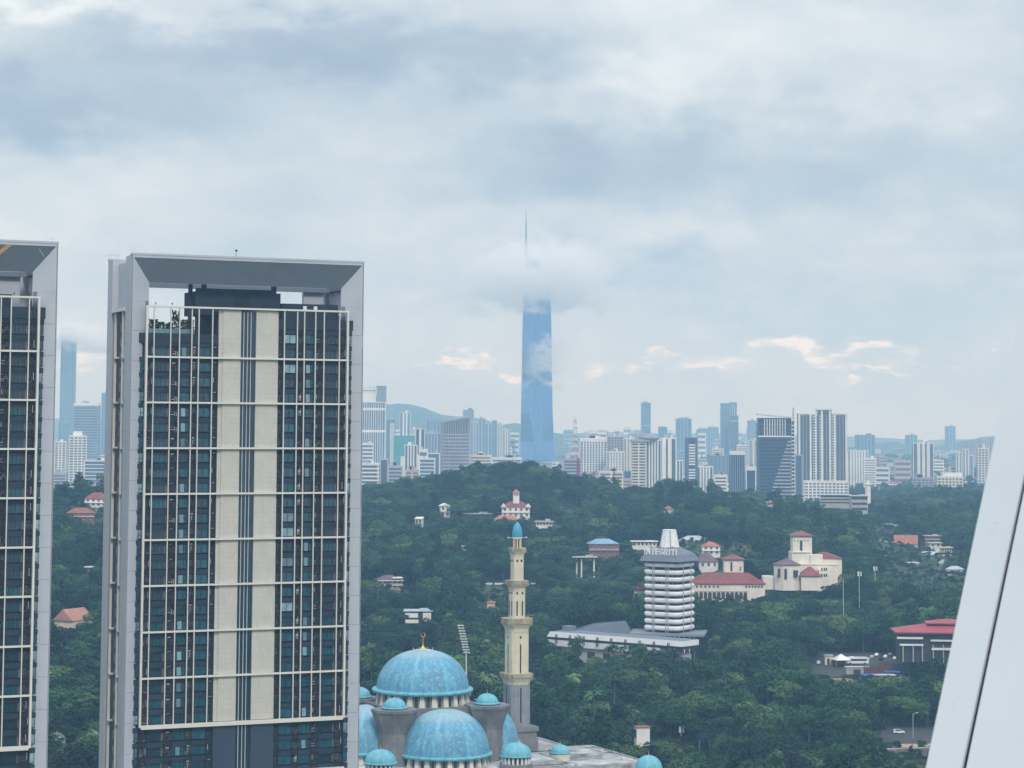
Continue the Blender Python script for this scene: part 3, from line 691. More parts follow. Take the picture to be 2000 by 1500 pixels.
for i in range(8):
    a = math.pi/8+i*math.pi/4; mb = MB(); mb.box(r*1.02-.28, r*1.02+.12, -.22, .22, mz(1068), mz(1050)); mb.build('lantern_column', M_CREAM, MN, rz=a)
mb = MB(); mb.lathe([(r*1.2, mz(1050)), (r*1.25, mz(1047)), (r*.6, mz(1046.5))], 16); mb.build('lantern_ring', M_CREAM, MN)
h = mz(1017)-mz(1047); rc = oct_r(19.5)
mb = MB(); mb.lathe([(rc*.98, 0), (rc*1.02, h*.15), (rc*.97, h*.4), (rc*.78, h*.65), (rc*.45, h*.85), (rc*.16, h*.96), (.02, h*1.0)], 24); mb.build('onion_cap', mat('bright_blue_cap', (.07, .34, .50), rough=.45, var=.08), MN, (0, 0, mz(1047)))
mb = MB(); mb.tube((-rc*2, 0, mz(1048)), (rc*2, 0, mz(1048)), .07); mb.box(-rc*2.1, -rc*1.8, -.2, .2, mz(1048)-.1, mz(1048)+.25); mb.box(rc*1.8, rc*2.1, -.2, .2, mz(1048)-.1, mz(1048)+.25); mb.build('loudspeaker_arm', M_WHITE, MN)
# -- floodlight mast
fp = P(912, 1400, 800); z0 = gz(fp.x, fp.y)
FM = thing('floodlight_mast', 'tall floodlight mast with a leaning rack of lamps behind the main dome', 'floodlight', (fp.x, fp.y, z0))
s8 = 800/FPX
def q8(px, py): p = P(px, py, 800); return Vector((p.x-fp.x, 0, p.z-z0))
mb = MB(); mb.tube((0, 0, 0), q8(910.5, 1272), .45, 8, r2=.28); mb.build('pole', M_STEEL, FM)
mb = MB(); a, b = q8(912, 1277), q8(899, 1219)
mb.tube(a+Vector((-.5, 0, 0)), b+Vector((-.5, 0, 0)), .1, 4); mb.tube(a+Vector((.5, 0, 0)), b+Vector((.5, 0, 0)), .1, 4); mb.build('lamp_rack', M_STEEL, FM)
for i in range(11):
    c = a.lerp(b, (i+.5)/11); mb = MB()
    for dx in (-.85, 0, .85): mb.lathe([(.01, -.16), (.3, -.2), (.36, .16), (.02, .22)], 8, (dx, 0))
    mb.build('lamp_row', M_WHITE, FM, tuple(c+Vector((0, -.3, 0))))
# ------------------------------------------------------------------ helpers for placed buildings
EXCL = []      # footprints kept free of trees: x, y, half width, front, back
SIGHT = []     # openings in the woods: px0, px1, lowest visible py, distance
def at(px, D, zoff=0):
    p = P(px, 1000, D); return Vector((p.x, D, gz(p.x, D)+zoff))
def wpx(px0, px1, D): return (px1-px0)/FPX*D
def zpx(py, D, px=1000): return P(px, py, D).z
M_ROOFR = mat('red_clay_roof', (.22, .07, .065), rough=.85, var=.2, scale=.3, obj_var=.12)
M_ROOFO = mat('orange_clay_roof', (.36, .15, .105), rough=.85, var=.2, scale=.3, obj_var=.12)
M_ROOFG = mat('grey_slate_roof', (.17, .20, .25), rough=.8, var=.15, scale=.2)
M_ROOFP = mat('purple_brown_roof', (.155, .11, .125), rough=.85, var=.2, scale=.3)
M_IVORY = mat('ivory_render', (.74, .70, .62), rough=.85, var=.08, scale=.15, streak=.25)
M_HWHITE = mat('white_render', (.76, .75, .70), rough=.85, var=.10, scale=.2, streak=.2, obj_var=.08)
M_HCREAM = mat('cream_house_render', (.66, .58, .46), rough=.85, var=.1, scale=.2, streak=.2, obj_var=.1)
M_HPINK = mat('pink_render', (.52, .38, .32), rough=.85, var=.1)
M_OPEN = mat('shaded_opening', (.045, .05, .055), rough=.5, var=.2)
M_METALR = mat('pale_metal_roof', (.44, .50, .55), rough=.6, var=.15, scale=.2)
M_BRICK = mat('brown_brick_wall', (.24, .13, .10), rough=.9, var=.2)
M_TARMAC = mat('asphalt', (.07, .072, .075), rough=.9, var=.2, scale=.3)
M_CONCL = mat('light_concrete', (.42, .42, .41), rough=.9, var=.15, scale=.2)
def ngon(r, n, rot=0): return [(r*math.cos(2*math.pi*i/n+rot), r*math.sin(2*math.pi*i/n+rot)) for i in range(n)]
def windows(parent, w, z0, z1, n, y, ww, m=M_OPEN, off=0, name='window', d=.12):
    key = ('hw', round(ww, 2), round(z1-z0, 2), m.name)
    def f():
        q = MB(); h = z1-z0; q.box(-ww/2, ww/2, -.02, .1, 0, h, 0); q.box(-ww/2-.12, ww/2+.12, -.1, .02, -.15, 0, 1); q.box(-.05, .05, -.06, -.02, 0, h, 1)
        return q.mesh('window', [m, M_WHITE])
    for i in range(n):
        x = -w/2+w*(i+.5)/n+off; link(name, cached(key, f), parent, (x, y-.05, z0))
# ------------------------------------------------------------------ ribbed white office tower with the roof letters
D0 = 1140.0; s0 = D0/FPX
corner = P(1320, 1240, D0-9)
IT = thing('office_tower', 'white ribbed office tower with INTEGRITI in white letters on its grey roof', 'office tower', (P(1307.5, 1240, D0).x, D0, 0), rad(-31.5))
hs = 9.4
def rsq(h, r=3.0, n=4):
    pts = []
    for cx_, cy_, a0 in ((h-r, h-r, 0), (-h+r, h-r, 90), (-h+r, -h+r, 180), (h-r, -h+r, 270)):
        for i in range(n+1): a = rad(a0+90*i/n); pts.append((cx_+r*math.cos(a), cy_+r*math.sin(a)))
    return pts
def zz(py): return zpx(py, D0)
gb = gz(IT.location.x, D0)-3
mb = MB(); mb.prism(rsq(hs-1.6, 2), gb, zz(1093)); mb.build('core', M_DARK2, IT)
bands = [1100.5, 1114.5, 1128, 1142, 1155.5, 1169, 1182.5, 1196, 1209.5, 1222.5]
for i, b in enumerate(bands):
    zc = zz(b); h = 1.08 if i else .95
    o_, i_ = rsq(hs+.75, 3.2), rsq(hs+.25, 3)
    mb = MB(); mb.frustum(i_, zc-h, rsq(hs+.72, 3.2), zc-h*.45, 0, True, False); mb.frustum(rsq(hs+.72, 3.2), zc-h*.45, rsq(hs+.75, 3.2), zc+h*.45, 0, True, False); mb.frustum(rsq(hs+.75, 3.2), zc+h*.45, i_, zc+h, 0, True, False)
    mb.frustum(rsq(hs+.25, 3), zc-h-.01, rsq(hs-1.7, 2), zc-h); mb.frustum(i_, zc+h, rsq(hs-1.7, 2), zc+h+.02); mb.build('balcony_band', M_WHITE, IT)
# slim fins in front of the windows between the bands
fm = MB()
for side in range(4):
    for t in ((-.44, -.34, .36, .49) if side == 0 else (-.5, .4)):
        x = t*hs; p = [(x, -hs-.95), (hs+.95, x), (x, hs+.95), (-hs-.95, x)][side]
        wide = .13
        fm.box(p[0]-wide, p[0]+wide, p[1]-wide, p[1]+wide, zz(1234), zz(1096))
fm.build('facade_fins', mat('grey_fin_metal', (.40, .42, .46), var=.1), IT, kind='stuff')
ob = MB(); r2 = random.Random(4)
for side in range(4):
    for b in bands:
        zc = zz(b)-2.3
        for k in range(9):
            t = -.85+1.7*k/8; x = t*hs
            if r2.random() < .45: continue
            w = .35; e = hs-1.45
            if side == 0: ob.box(x-w, x+w, -e-.1, -e, zc-.6, zc+r2.uniform(0, .6))
            elif side == 1: ob.box(e, e+.1, x-w, x+w, zc-.6, zc+r2.uniform(0, .6))
            elif side == 2: ob.box(x-w, x+w, e, e+.1, zc-.6, zc+.5)
            else: ob.box(-e-.1, -e, x-w, x+w, zc-.6, zc+r2.uniform(0, .6))
ob.build('window_blinds', mat('office_blind', (.32, .33, .35), var=.3), IT, kind='stuff')
mb = MB(); zf0, zf1 = zz(1093), zz(1080)
mb.frustum(rsq(hs+2.1, .6, 1), zf0, rsq(hs+.2, .4, 1), zf1, 0); mb.frustum(rsq(hs+.2, .4, 1), zf1, rsq(hs*.40, .4, 1), zz(1065), 0)
mb.build('roof', mat('blue_grey_roof_metal', (.155, .175, .205), rough=.5, var=.1, scale=.3), IT)
mb = MB(); mb.prism(rsq(hs-.8, 2), zz(1097), zf0); mb.build('top_glazing', M_OPEN, IT)
zc0, zc1 = zz(1067), zz(1034)
mb = MB(); N = 16
a = []; b = []
for i in range(N*2):
    r_ = 1 if i % 2 == 0 else .93; an = 2*math.pi*i/(N*2); a.append((4.95*r_*math.cos(an), 4.95*r_*math.sin(an))); b.append((3.3*r_*math.cos(an), 3.3*r_*math.sin(an)))
mb.frustum(a, zc0, b, zc1); mb.frustum(ngon(3.45, 16), zc1, ngon(3.3, 16), zc1+.35); mb.build('ribbed_cone', M_WHITE, IT)
for k in range(N):
    an = 2*math.pi*(k+.5)/N
    if k % 4 == 1:
        mb = MB(); mb.tube((4.85*math.cos(an), 4.85*math.sin(an), zc0), (3.3*math.cos(an), 3.3*math.sin(an), zc1), .26, 4); mb.build('cone_rib', mat('grey_fin_metal', (0,0,0)), IT)
# letters stand on the roof edge, facing the camera
word = 'INTEGRITI'; widths = []
zt = zz(1080.2); Hh = 2.95
base_p = P(1260.5, 1080, D0-12.2); end_p = P(1321.5, 1080, D0-12.2)
tot = end_p.x-base_p.x
raw = {'I': .30, 'N': .78, 'T': .68, 'E': .60, 'G': .80, 'R': .66}
gap = .17; ssum = sum(raw[c] for c in word)+gap*(len(word)-1); sc_ = tot/ssum
x = base_p.x
def stroke(mb, pts, t, dep):
    for (x0, z0), (x1, z1) in zip(pts[:-1], pts[1:]):
        dx, dz = x1-x0, z1-z0; l = math.hypot(dx, dz); nx, nz = -dz/l*t/2, dx/l*t/2; ex, ez = dx/l*t*.25, dz/l*t*.25
        x0 -= ex; z0 -= ez; x1 += ex; z1 += ez
        vs = [(x0+nx, 0, z0+nz), (x1+nx, 0, z1+nz), (x1-nx, 0, z1-nz), (x0-nx, 0, z0-nz)]; vs += [(a, dep, c) for a, _, c in vs]
        mb.add(vs, [(0,1,2,3),(4,7,6,5),(0,4,5,1),(1,5,6,2),(2,6,7,3),(3,7,4,0)])
ca_, sa_ = math.cos(rad(-31.5)), math.sin(rad(-31.5)); tot = 2*hs-.2; sc_ = tot/ssum
lx_, ly_ = -hs+.1, -hs-.5
SG = thing('roof_sign', 'white letters INTEGRITI standing along the edge of the grey roof', 'sign', (IT.location.x+lx_*ca_-ly_*sa_, D0+lx_*sa_+ly_*ca_, zt), rad(-31.5))
xx = 0
for c in word:
    w = raw[c]*sc_; H_ = Hh; t = .46; mb = MB(); h_ = t/2
    if c == 'I': stroke(mb, [(w/2, h_*.5), (w/2, H_-h_*.5)], t, .35)
    elif c == 'N': stroke(mb, [(h_, 0), (h_, H_)], t, .35); stroke(mb, [(w-h_, 0), (w-h_, H_)], t, .36); stroke(mb, [(h_, H_-h_*.6), (w-h_, h_*.6)], t*.9, .34)
    elif c == 'T': stroke(mb, [(0, H_-h_), (w, H_-h_)], t, .36); stroke(mb, [(w/2, 0), (w/2, H_-h_)], t, .35)
    elif c == 'E':
        stroke(mb, [(h_, 0), (h_, H_)], t, .36)
        for z in (h_, H_/2, H_-h_): stroke(mb, [(h_, z), (w, z)], t*.85, .35)
    elif c == 'G':
        R_ = w/2-h_*.6; pts = [(w/2+R_*math.cos(rad(a)), H_/2+(H_/2-h_)*math.sin(rad(a))) for a in range(48, 331, 18)]
        stroke(mb, pts, t, .35); stroke(mb, [(w-h_*.7, h_*1.6), (w-h_*.7, H_*.45), (w*.55, H_*.45)], t*.85, .36)
    elif c == 'R':
        stroke(mb, [(h_, 0), (h_, H_)], t, .36)
        pts = [(h_, H_-h_), (w*.5, H_-h_)]+[(w*.5+(w*.5-h_)*math.cos(rad(a)), H_*.72+(H_*.28-h_)*math.sin(rad(a))) for a in range(70, -71, -28)]+[(w*.5, H_*.44+h_*.2), (h_, H_*.44+h_*.2)]
        stroke(mb, pts, t*.9, .35); stroke(mb, [(w*.5, H_*.46), (w-h_, 0)], t, .34)
    mb.build('letter', mat('sign_white', (.85, .86, .87), rough=.4, var=0), SG, (xx, 0, 0)); xx += w+gap*sc_
mb = MB(); mb.box(0, tot, .4, .6, -.25, .15); mb.build('sign_rail', M_STEEL, SG)
# podium and long two-band annexe in front
PO = thing('podium_building', 'low grey slab-roofed podium at the foot of the white ribbed tower', 'building', (P(1306, 1237, D0).x, D0, 0), rad(-8))
pw = wpx(1234, 1378, D0)
mb = MB(); mb.box(-pw/2, pw/2, -15, 14, zz(1236), zz(1231.5)); mb.build('slab_roof', mat('grey_slab', (.22, .24, .27), rough=.8, var=.1), PO)
mb = MB(); mb.box(-pw/2+4, pw/2-5, -12, 12, gb-6, zz(1236)); mb.build('glazed_wall', M_OPEN, PO)
r2 = random.Random(8)
for i in range(12): mb = MB(); x = -pw/2+5+i*(pw-10)/11; mb.box(x-.2, x+.2, -12.6, -12, gb-3, zz(1236)); mb.build('column', M_WHITE, PO)
EXCL.append((IT.location.x, D0, 18, 16, 15))
AX = thing('annexe', 'long low annexe with two white fascia bands stepping left of the ribbed tower', 'building', (0, 0, 0))
mW = mat('bright_white_fascia', (.80, .81, .82), rough=.5, var=.06, scale=.2)
pa = P(1068, 1238, 1128); pb = P(1333, 1257, 1078)
dirv = (pb-pa); Ln = math.hypot(dirv.x, dirv.y); AX.location = (pa.x, pa.y, 0); AX.rotation_euler.z = math.atan2(dirv.y, dirv.x)
za = pa.z
mb = MB(); vs_ = [(0,0,za-1.3),(Ln,0,za-1.3),(Ln,.3,za+1.3),(1.8,.3,za+1.3),(0,14,za-1.3),(Ln,14,za-1.3),(Ln,14,za+1.3),(1.8,14,za+1.3)]; mb.add(vs_, [(0,1,2,3),(4,7,6,5),(0,3,7,4),(1,5,6,2),(0,4,5,1)]); mb.add(vs_, [(3,2,6,7)], 1); mb.build('upper_fascia', [mW, M_ROOFG], AX)
mb = MB(); mb.box(1.2, Ln-1, 1.6, 13, za-2.75, za-1.3); mb.build('ribbon_window', M_OPEN, AX)
mb = MB(); mb.add([(.3,.4,za-2.75),(Ln*.83,.4,za-2.75),(Ln*.83,.6,za-5.6),(1.3,.6,za-5.6),(.3,13,za-2.75),(Ln*.83,13,za-2.75),(Ln*.83,13,za-5.6),(1.3,13,za-5.6)], [(3,2,1,0),(4,5,6,7),(0,4,7,3),(1,2,6,5),(0,1,5,4),(3,7,6,2)]); mb.build('lower_fascia', mW, AX)
mb = MB(); mb.box(8, Ln-3, 2, 12, za-16, za-5.6); mb.build('ground_storey', M_CONCL, AX)
for i in range(9):
    x = 6+i*(Ln-14)/8
    for dx in (-.35, .45): mb = MB(); mb.box(x+dx-.13, x+dx+.13, -.35, -.03, za-4.2, za+.2); mb.build('bracket', M_DARK, AX)
for i in range(5):
    mb = MB(); x = 14+i*9.5; mb.box(x, x+4.5, 1.85, 2.0, za-10.5, za-7.5); mb.build('window', M_OPEN, AX)
mb = MB(); mb.box(3.5, 8.5, 8, 13, za+1.3, zz(1219)); mb.build('stair_head', [M_ROOFG], AX)
EXCL.append(((pa.x+pb.x)/2, 1104, Ln/2+2, 18, 32))
HA = thing('assembly_hall', 'windowless hall with a faceted dark grey roof behind the long white annexe', 'hall', (P(1175, 1220, 1150).x, 1150, 0), rad(-6))
hw = wpx(1112, 1242, 1150); z0, z1 = zpx(1236, 1150), zpx(1212, 1150)
mb = MB(); mb.add([(-hw/2,-8,z0-1),(hw*.20,-12,z0-3),(hw/2,-6,z0-2),(hw/2,14,z0),(-hw/2,14,z0),(-hw*.10,-1,z1-2.2),(hw*.16,-3,z1-.6),(hw*.36,2,z1),(hw*.3,9,z1-.5),(-hw*.15,9,z1-2)],
   [(0,1,6,5),(1,2,7,6),(2,3,8,7),(3,4,9,8),(4,0,5,9),(5,6,7,8,9)]); mb.build('roof', mat('dark_slate_hall_roof', (.105, .125, .16), rough=.6, var=.12, scale=.1), HA)
mb = MB(); mb.prism([(-hw/2+1,-7),(hw*.2,-11),(hw/2-1,-5.5),(hw/2-1,13),(-hw/2+1,13)], z0-14, z0-2.9); mb.build('walls', M_CONC, HA)
EXCL.append((HA.location.x, 1150, hw/2+2, 12, 18))
# ------------------------------------------------------------------ ivory palace with red roofs
PD = 1350.0; RD_ = 1110.0
def pz(py, D=PD): return zpx(py, D)
pc = P(1430, 1140, PD)
PL = thing('palace', 'ivory palace with long red hipped wing and square towers right of the ribbed office tower', 'palace', (P(1480, 1140, PD).x, PD, 0))
def lx(px, D=PD): return P(px, 1100, D).x-PL.location.x
def wing(px0, px1, ytop, yeave, ybase, y0, y1, roof=M_ROOFR, ridge=.5, wall=M_IVORY, D=PD, over=.8, nw=0, wy=None, ww=1.0, label=None):
    a, b = lx(px0), lx(px1); ze = pz(yeave); zb_ = pz(ybase)
    mb = MB(); mb.box(a+over, b-over, y0+over, y1-over, zb_, ze-.2); mb.build('wall', wall, PL)
    mb = MB(); mb.hip(a, b, y0, y1, ze, pz(ytop), ridge); mb.build('roof', roof, PL)
    if nw:
        c = (a+b)/2; 
        for i in range(nw):
            x = a+over+(b-a-2*over)*(i+.5)/nw
            mb = MB(); mb.box(x-ww/2, x+ww/2, y0+over-.08, y0+over+.05, pz(wy[1]), pz(wy[0])); mb.build('window', M_OPEN, PL)
    return a, b
wing(1345, 1494, 1116, 1136, 1180, -8, 12)
for i in range(12):
    x = lx(1359+i*8.2) if i < 6 else lx(1455+(i-6)*6)
    mb = MB(); mb.box(x-.55, x+.55, -7.3, -7.15, pz(1144), pz(1140)); mb.build('window', M_OPEN, PL)
mb = MB(); mb.box(lx(1346), lx(1460), -7.5, -7.15, pz(1152.3), pz(1151)); mb.build('string_course', M_CREAM2, PL)
for i in range(13):
    x = lx(1350+i*8.6); mb = MB(); k = 1.05
    mb.box(x-k, x+k, -7.35, -7.15, pz(1166), pz(1156)); 
    vs = [(x+k*math.cos(rad(q)), -7.35, pz(1156)+k*math.sin(rad(q))) for q in range(0, 181, 30)]; n_ = len(vs)
    mb.add(vs+[(v[0], -7.15, v[2]) for v in vs], [tuple(range(n_)), tuple(reversed(range(n_, 2*n_)))]+[(i_, n_+i_, n_+i_+1, i_+1) for i_ in range(n_-1)]); mb.build('arched_window', M_OPEN, PL)
def ptower(px0, px1, ytop, yeave, ybase, y0, dep, poly=4, wins=()):
    a, b = lx(px0), lx(px1); r = (b-a)/2; c = (a+b)/2; yc = y0+dep/2
    if poly == 4:
        mb = MB(); mb.box(a+.5, b-.5, y0+.5, y0+dep-.5, pz(ybase), pz(yeave)); mb.build('tower_wall', M_IVORY, PL)
        mb = MB(); mb.box(a+.1, b-.1, y0+.1, y0+dep-.1, pz(yeave)-.5, pz(yeave)-.02); mb.build('cornice', M_CREAM2, PL)
        mb = MB(); mb.hip(a-.6, b+.6, y0-.6, y0+dep+.6, pz(yeave)+.25, pz(ytop), .5); mb.build('tower_roof', M_ROOFP if px1-px0 > 30 and False else mat('brown_red_roof', (.22, .095, .08), var=.2, scale=.3), PL)
    else:
        P8 = ngon(r, 8, math.pi/8)
        P8 = [(c+x_, yc+y_) for x_, y_ in P8]; Q8 = [(c+x_*1.07, yc+y_*1.07) for x_, y_ in ngon(r, 8, math.pi/8)]; T8 = [(c+x_*.05, yc+y_*.05) for x_, y_ in ngon(r, 8, math.pi/8)]
        mb = MB(); mb.prism(P8, pz(ybase), pz(yeave)); mb.build('tower_wall', M_IVORY, PL)
        mb = MB(); mb.frustum(Q8, pz(yeave)+.02, Q8, pz(yeave)+.4); mb.frustum(Q8, pz(yeave)+.4, T8, pz(ytop)); mb.build('tower_roof', M_ROOFP, PL)
ptower(1417, 1458, 1084, 1093, 1125, 12, 11)
for x_, w_ in ((1432.5, 1.2),):
    mb = MB(); mb.box(lx(x_)-.6, lx(x_)+.6, 12.42, 12.55, pz(1116), pz(1098)); mb.build('tall_window', M_OPEN, PL)
mb = MB(); mb.box(lx(1450.5)-.4, lx(1450.5)+.4, 12.42, 12.55, pz(1115), pz(1107)); mb.build('tall_window', M_OPEN, PL)
ptower(1512, 1565, 1088, 1101, 1150, -4, 16, 8)
ptower(1553, 1594, 1036, 1046, 1100, 14, 13)
for px_, y0_, y1_, yy in ((1571, 1055, 1075, 14.4), (1520, 1107, 1125, -3.2), (1533, 1107, 1127, -4.0), (1550.5, 1110, 1124, -3.9), (1554.5, 1110, 1124, -3.8), (1562, 1089, 1096, 14.4), (1571, 1080, 1098, 14.4)):
    mb = MB(); x = lx(px_); mb.box(x-.75, x+.75, yy-.1, yy+.15, pz(y1_), pz(y0_)); mb.build('tall_window', M_OPEN, PL)
for px_ in (1558, 1564.5, 1571, 1578, 1584.5):
    mb = MB(); x = lx(px_); mb.box(x-.35, x+.35, 14.3, 14.55, pz(1056.5), pz(1054.5)); mb.build('vent_hole', M_OPEN, PL)
mb = MB(); mb.box(lx(1552), lx(1588), 12.5, 30, pz(1150), pz(1078)); mb.build('tower_base', M_IVORY, PL)
mb = MB(); mb.box(lx(1551), lx(1589), 12.2, 12.5, pz(1079.5), pz(1078)); mb.build('cornice', M_CREAM2, PL)
wing(1588, 1655, 1079, 1090, 1150, 16, 34)
mb = MB(); mb.box(lx(1588), lx(1612), 11, 16, pz(1150), pz(1082)); mb.box(lx(1565), lx(1640), 8, 16, pz(1150), pz(1100)); mb.box(lx(1563), lx(1642), 7.6, 8, pz(1101.5), pz(1100)); mb.build('wall', M_IVORY, PL)
wing(1561, 1604, 1104, 1121, 1150, -3, 9, roof=M_ROOFR)
mb = MB(); mb.box(lx(1600), lx(1622), 2, 8, pz(1160), pz(1110)); mb.build('wall', M_IVORY, PL)
for px_ in (1606, 1611, 1615): mb = MB(); mb.box(lx(px_)-.45, lx(px_)+.45, 1.88, 2.05, pz(1124), pz(1118)); mb.box(lx(px_)-.45, lx(px_)+.45, 1.88, 2.05, pz(1112), pz(1106)); mb.build('window', M_OPEN, PL)
mb = MB(); mb.box(lx(1492), lx(1514), 4, 14, pz(1150), pz(1124)); mb.build('wall', M_IVORY, PL)
mb = MB(); mb.hip(lx(1238), lx(1262), -4, 8, pz(1149), pz(1140), .5); mb.build('roof', M_ROOFR, PL)
mb = MB(); mb.box(lx(1239), lx(1350), -3, 7, pz(1165), pz(1149.5)); mb.build('wall', M_IVORY, PL)
for a, b, fr, bk in ((1340, 1495, 10, 24), (1495, 1640, 8, 36), (1236, 1270, 6, 12)):
    EXCL.append((X_of((a+b)/2, PD), PD, wpx(a, b, PD)/2+2, fr, bk))
SIGHT += [(1352, 1400, 1164, PD), (1400, 1470, 1150, PD), (1445, 1462, 1168, PD), (1470, 1512, 1136, PD), (1512, 1570, 1143, PD), (1570, 1605, 1122, PD), (1600, 1640, 1092, PD), (1324, 1337, 1440, 930), (1574, 1587, 1440, 930), (1230, 1258, 1158, PD), (1255, 1360, 1236, D0), (1066, 1340, 1255, 1080), (1110, 1245, 1236, 1140), (1756, 1860, 1272, RD_), (1590, 1760, 1296, 1120), (1610, 1760, 1318, 1100), (1722, 1830, 1447, 940), (1236, 1264, 1433, 878), (1360, 1390, 1448, 905), (1778, 1820, 1478, 905), (1119, 1167, 1126, 1470)]
# ------------------------------------------------------------------ houses in the wooded hills
def house(label, px0, px1, ytop, yeave, ybase, D, roof, wall, dep=10, yaw=0, kind='hip', nwin=4, storeys=2, name='house', cat='house', front=26, under=4, extra=None):
    p = P((px0+px1)/2, (yeave+ybase)/2, D); w = wpx(px0, px1, D)
    H = thing(name, label, cat, (p.x, D, 0), rad(yaw))
    w = w/(math.cos(rad(abs(yaw)))+math.sin(rad(abs(yaw)))*dep/w*.8) if yaw else w
    ze, zb_ = zpx(yeave, D, (px0+px1)/2), zpx(ybase, D, (px0+px1)/2); ztop_ = zpx(ytop, D, (px0+px1)/2)
    mb = MB(); mb.box(-w/2+.5, w/2-.5, .5, dep-.5, zb_-under, ze-.15); mb.build('wall', wall, H)
    if kind == 'hip': mb = MB(); mb.hip(-w/2, w/2, 0, dep, ze, ztop_, .5); mb.build('roof', roof, H)
    elif kind == 'flat': mb = MB(); mb.box(-w/2-.6, w/2+.6, -.8, dep+.5, ze-.1, ze+max(.35, (ztop_-ze)*.35)); mb.box(w*.05, w*.35, dep*.3, dep*.8, ze+.35, ztop_); mb.build('roof', roof, H)
    elif kind == 'gable':
        mb = MB(); mb.add([(-w/2,-.4,ze),(w/2,-.4,ze),(w/2,dep,ze),(-w/2,dep,ze),(0,-.4,ztop_),(0,dep,ztop_)], [(0,1,4),(1,2,5,4),(2,3,5),(3,0,4,5),(0,3,2,1)]); mb.build('roof', roof, H)
    elif kind == 'shed':
        mb = MB(); mb.add([(-w/2,-.4,ze),(w/2,-.4,ze-.01),(w/2,dep,ztop_),(-w/2,dep,ztop_),(-w/2,-.4,ze-.3),(w/2,-.4,ze-.31),(w/2,dep,ztop_-.3),(-w/2,dep,ztop_-.3)], [(0,1,2,3),(4,7,6,5),(0,4,5,1),(1,5,6,2),(2,6,7,3),(3,7,4,0)]); mb.build('roof', roof, H)
    hh = (ze-zb_)/storeys
    if nwin and hh > 1.6:
        for k in range(storeys):
            windows(H, w-1.5, zb_+hh*(k+.30), zb_+hh*(k+.82), nwin, .45, min(1.5, w/nwin*.5))
    if hh > 1.6 and storeys > 1:
        mb = MB(); mb.box(-w/2+.2, w/2-.2, -.5, .5, zb_+hh-.18, zb_+hh+.12); mb.build('balcony_slab', M_WHITE, H)
    if extra: extra(H, w, zb_, ze, ztop_, dep)
    EXCL.append((p.x, D, w/2+2, 3, dep+2)); SIGHT.append((px0-2, px1+2, yeave+(ybase-yeave)*.7+1, D))
    return H
def turret(H, w, zb_, ze, zt_, dep):
    zt2 = ze+(zt_-ze)*2.1
    mb = MB(); mb.box(-2.2, 2.6, dep*.3, dep*.3+4.5, ze, zt2+1.5); mb.build('turret', M_HWHITE, H)
    for dx in (-1.1, .2, 1.5): mb = MB(); mb.box(dx-.3, dx+.3, dep*.3-.08, dep*.3+.05, zt2-.9, zt2+.9); mb.build('window', M_OPEN, H)
    mb = MB(); mb.hip(-2.9, 3.3, dep*.3-.7, dep*.3+5.2, zt2+1.6, zt2+4.4, .5); mb.build('roof', M_ROOFO, H)
    for s in (-1, 1):
        x = s*w*.42; mb = MB(); mb.add([(x-2.4,-.9,ze-.3),(x+2.4,-.9,ze-.3),(x,-.9,ze+2.8),(x-2.4,4,ze-.3),(x+2.4,4,ze-.3),(x,4,ze+2.8)], [(0,1,2),(3,5,4),(0,2,5,3),(1,4,5,2),(0,3,4,1)]); mb.build('gable', M_HWHITE, H)
    mb = MB(); mb.hip(-w*.75, w*.08, -13, -3.5, zb_-.5, zb_+2.6, .5); mb.build('porch_roof', M_ROOFO, H)
    for x in (-w*.7, -w*.33, 0): mb = MB(); mb.box(x-.3, x+.3, -12.5, -11.9, zb_-6, zb_-.7); mb.build('porch_column', M_HWHITE, H)
house('white mansion with red roof and turret near the crest of the wooded hill', 979, 1036, 979, 990, 1012, 1750, M_ROOFR, M_HWHITE, 14, 0, 'hip', 5, 2, front=42, extra=turret)
house('small white house beside the mansion garden wall, right of the red-roofed mansion', 1046, 1080, 1014, 1020, 1028, 1740, M_CONCL, M_HWHITE, 8, 0, 'flat', 5, 1, front=34)
house('narrow white gabled house high on the left of the wooded hill', 858, 882, 983, 988, 1010, 1760, M_HWHITE, M_HWHITE, 8, 12, 'gable', 2, 2, front=26)
house('low white house among trees just left of the gabled white house', 808, 826, 1010, 1013, 1026, 1720, M_HWHITE, M_HWHITE, 7, -10, 'shed', 2, 1, front=26)
house('pale bungalow half hidden in trees left of the red-roofed mansion', 905, 960, 1000, 1004, 1009, 1760, M_METALR, M_OPEN, 8, 0, 'flat', 0, 1, front=22)
house('pink two-storey house with dark red roof and white canopy near the grey tower edge', 733, 791, 1124, 1133, 1153, 1350, M_ROOFP, M_HPINK, 12, 14, 'hip', 5, 2, front=34,
      extra=lambda H, w, zb_, ze, zt_, dep: [MB().box(w*.1, w*.48, -.5, dep*.6, ze+.9, ze+1.5).build('canopy', M_HWHITE, H), MB().box(-w*.46, w*.5, -1.1, .4, ze-.5, ze-.12).build('eaves', M_HWHITE, H)])
def modern(H, w, zb_, ze, zt_, dep):
    MB().box(-w*.48, -.0, -1.6, .4, ze-3.2, ze-1.0).build('wall_panel', M_HWHITE, H); MB().box(w*.18, w*.48, -1.4, .4, zb_-.5, ze-.8).build('wall_panel', M_HWHITE, H); MB().box(-w*.46, w*.02, -2.4, -.2, zb_-1.2, zb_+.5).build('terrace_wall', M_HWHITE, H)
house('modern flat-roofed white house with dark openings above the main dome', 790, 843, 1190, 1194, 1212, 1200, M_METALR, M_OPEN, 11, 0, 'flat', 0, 1, front=34, extra=modern)
house('long flat-roofed white villa passing behind the minaret', 946, 1046, 1138, 1142, 1156, 1420, M_METALR, M_HWHITE, 10, 4, 'flat', 7, 1, front=30)
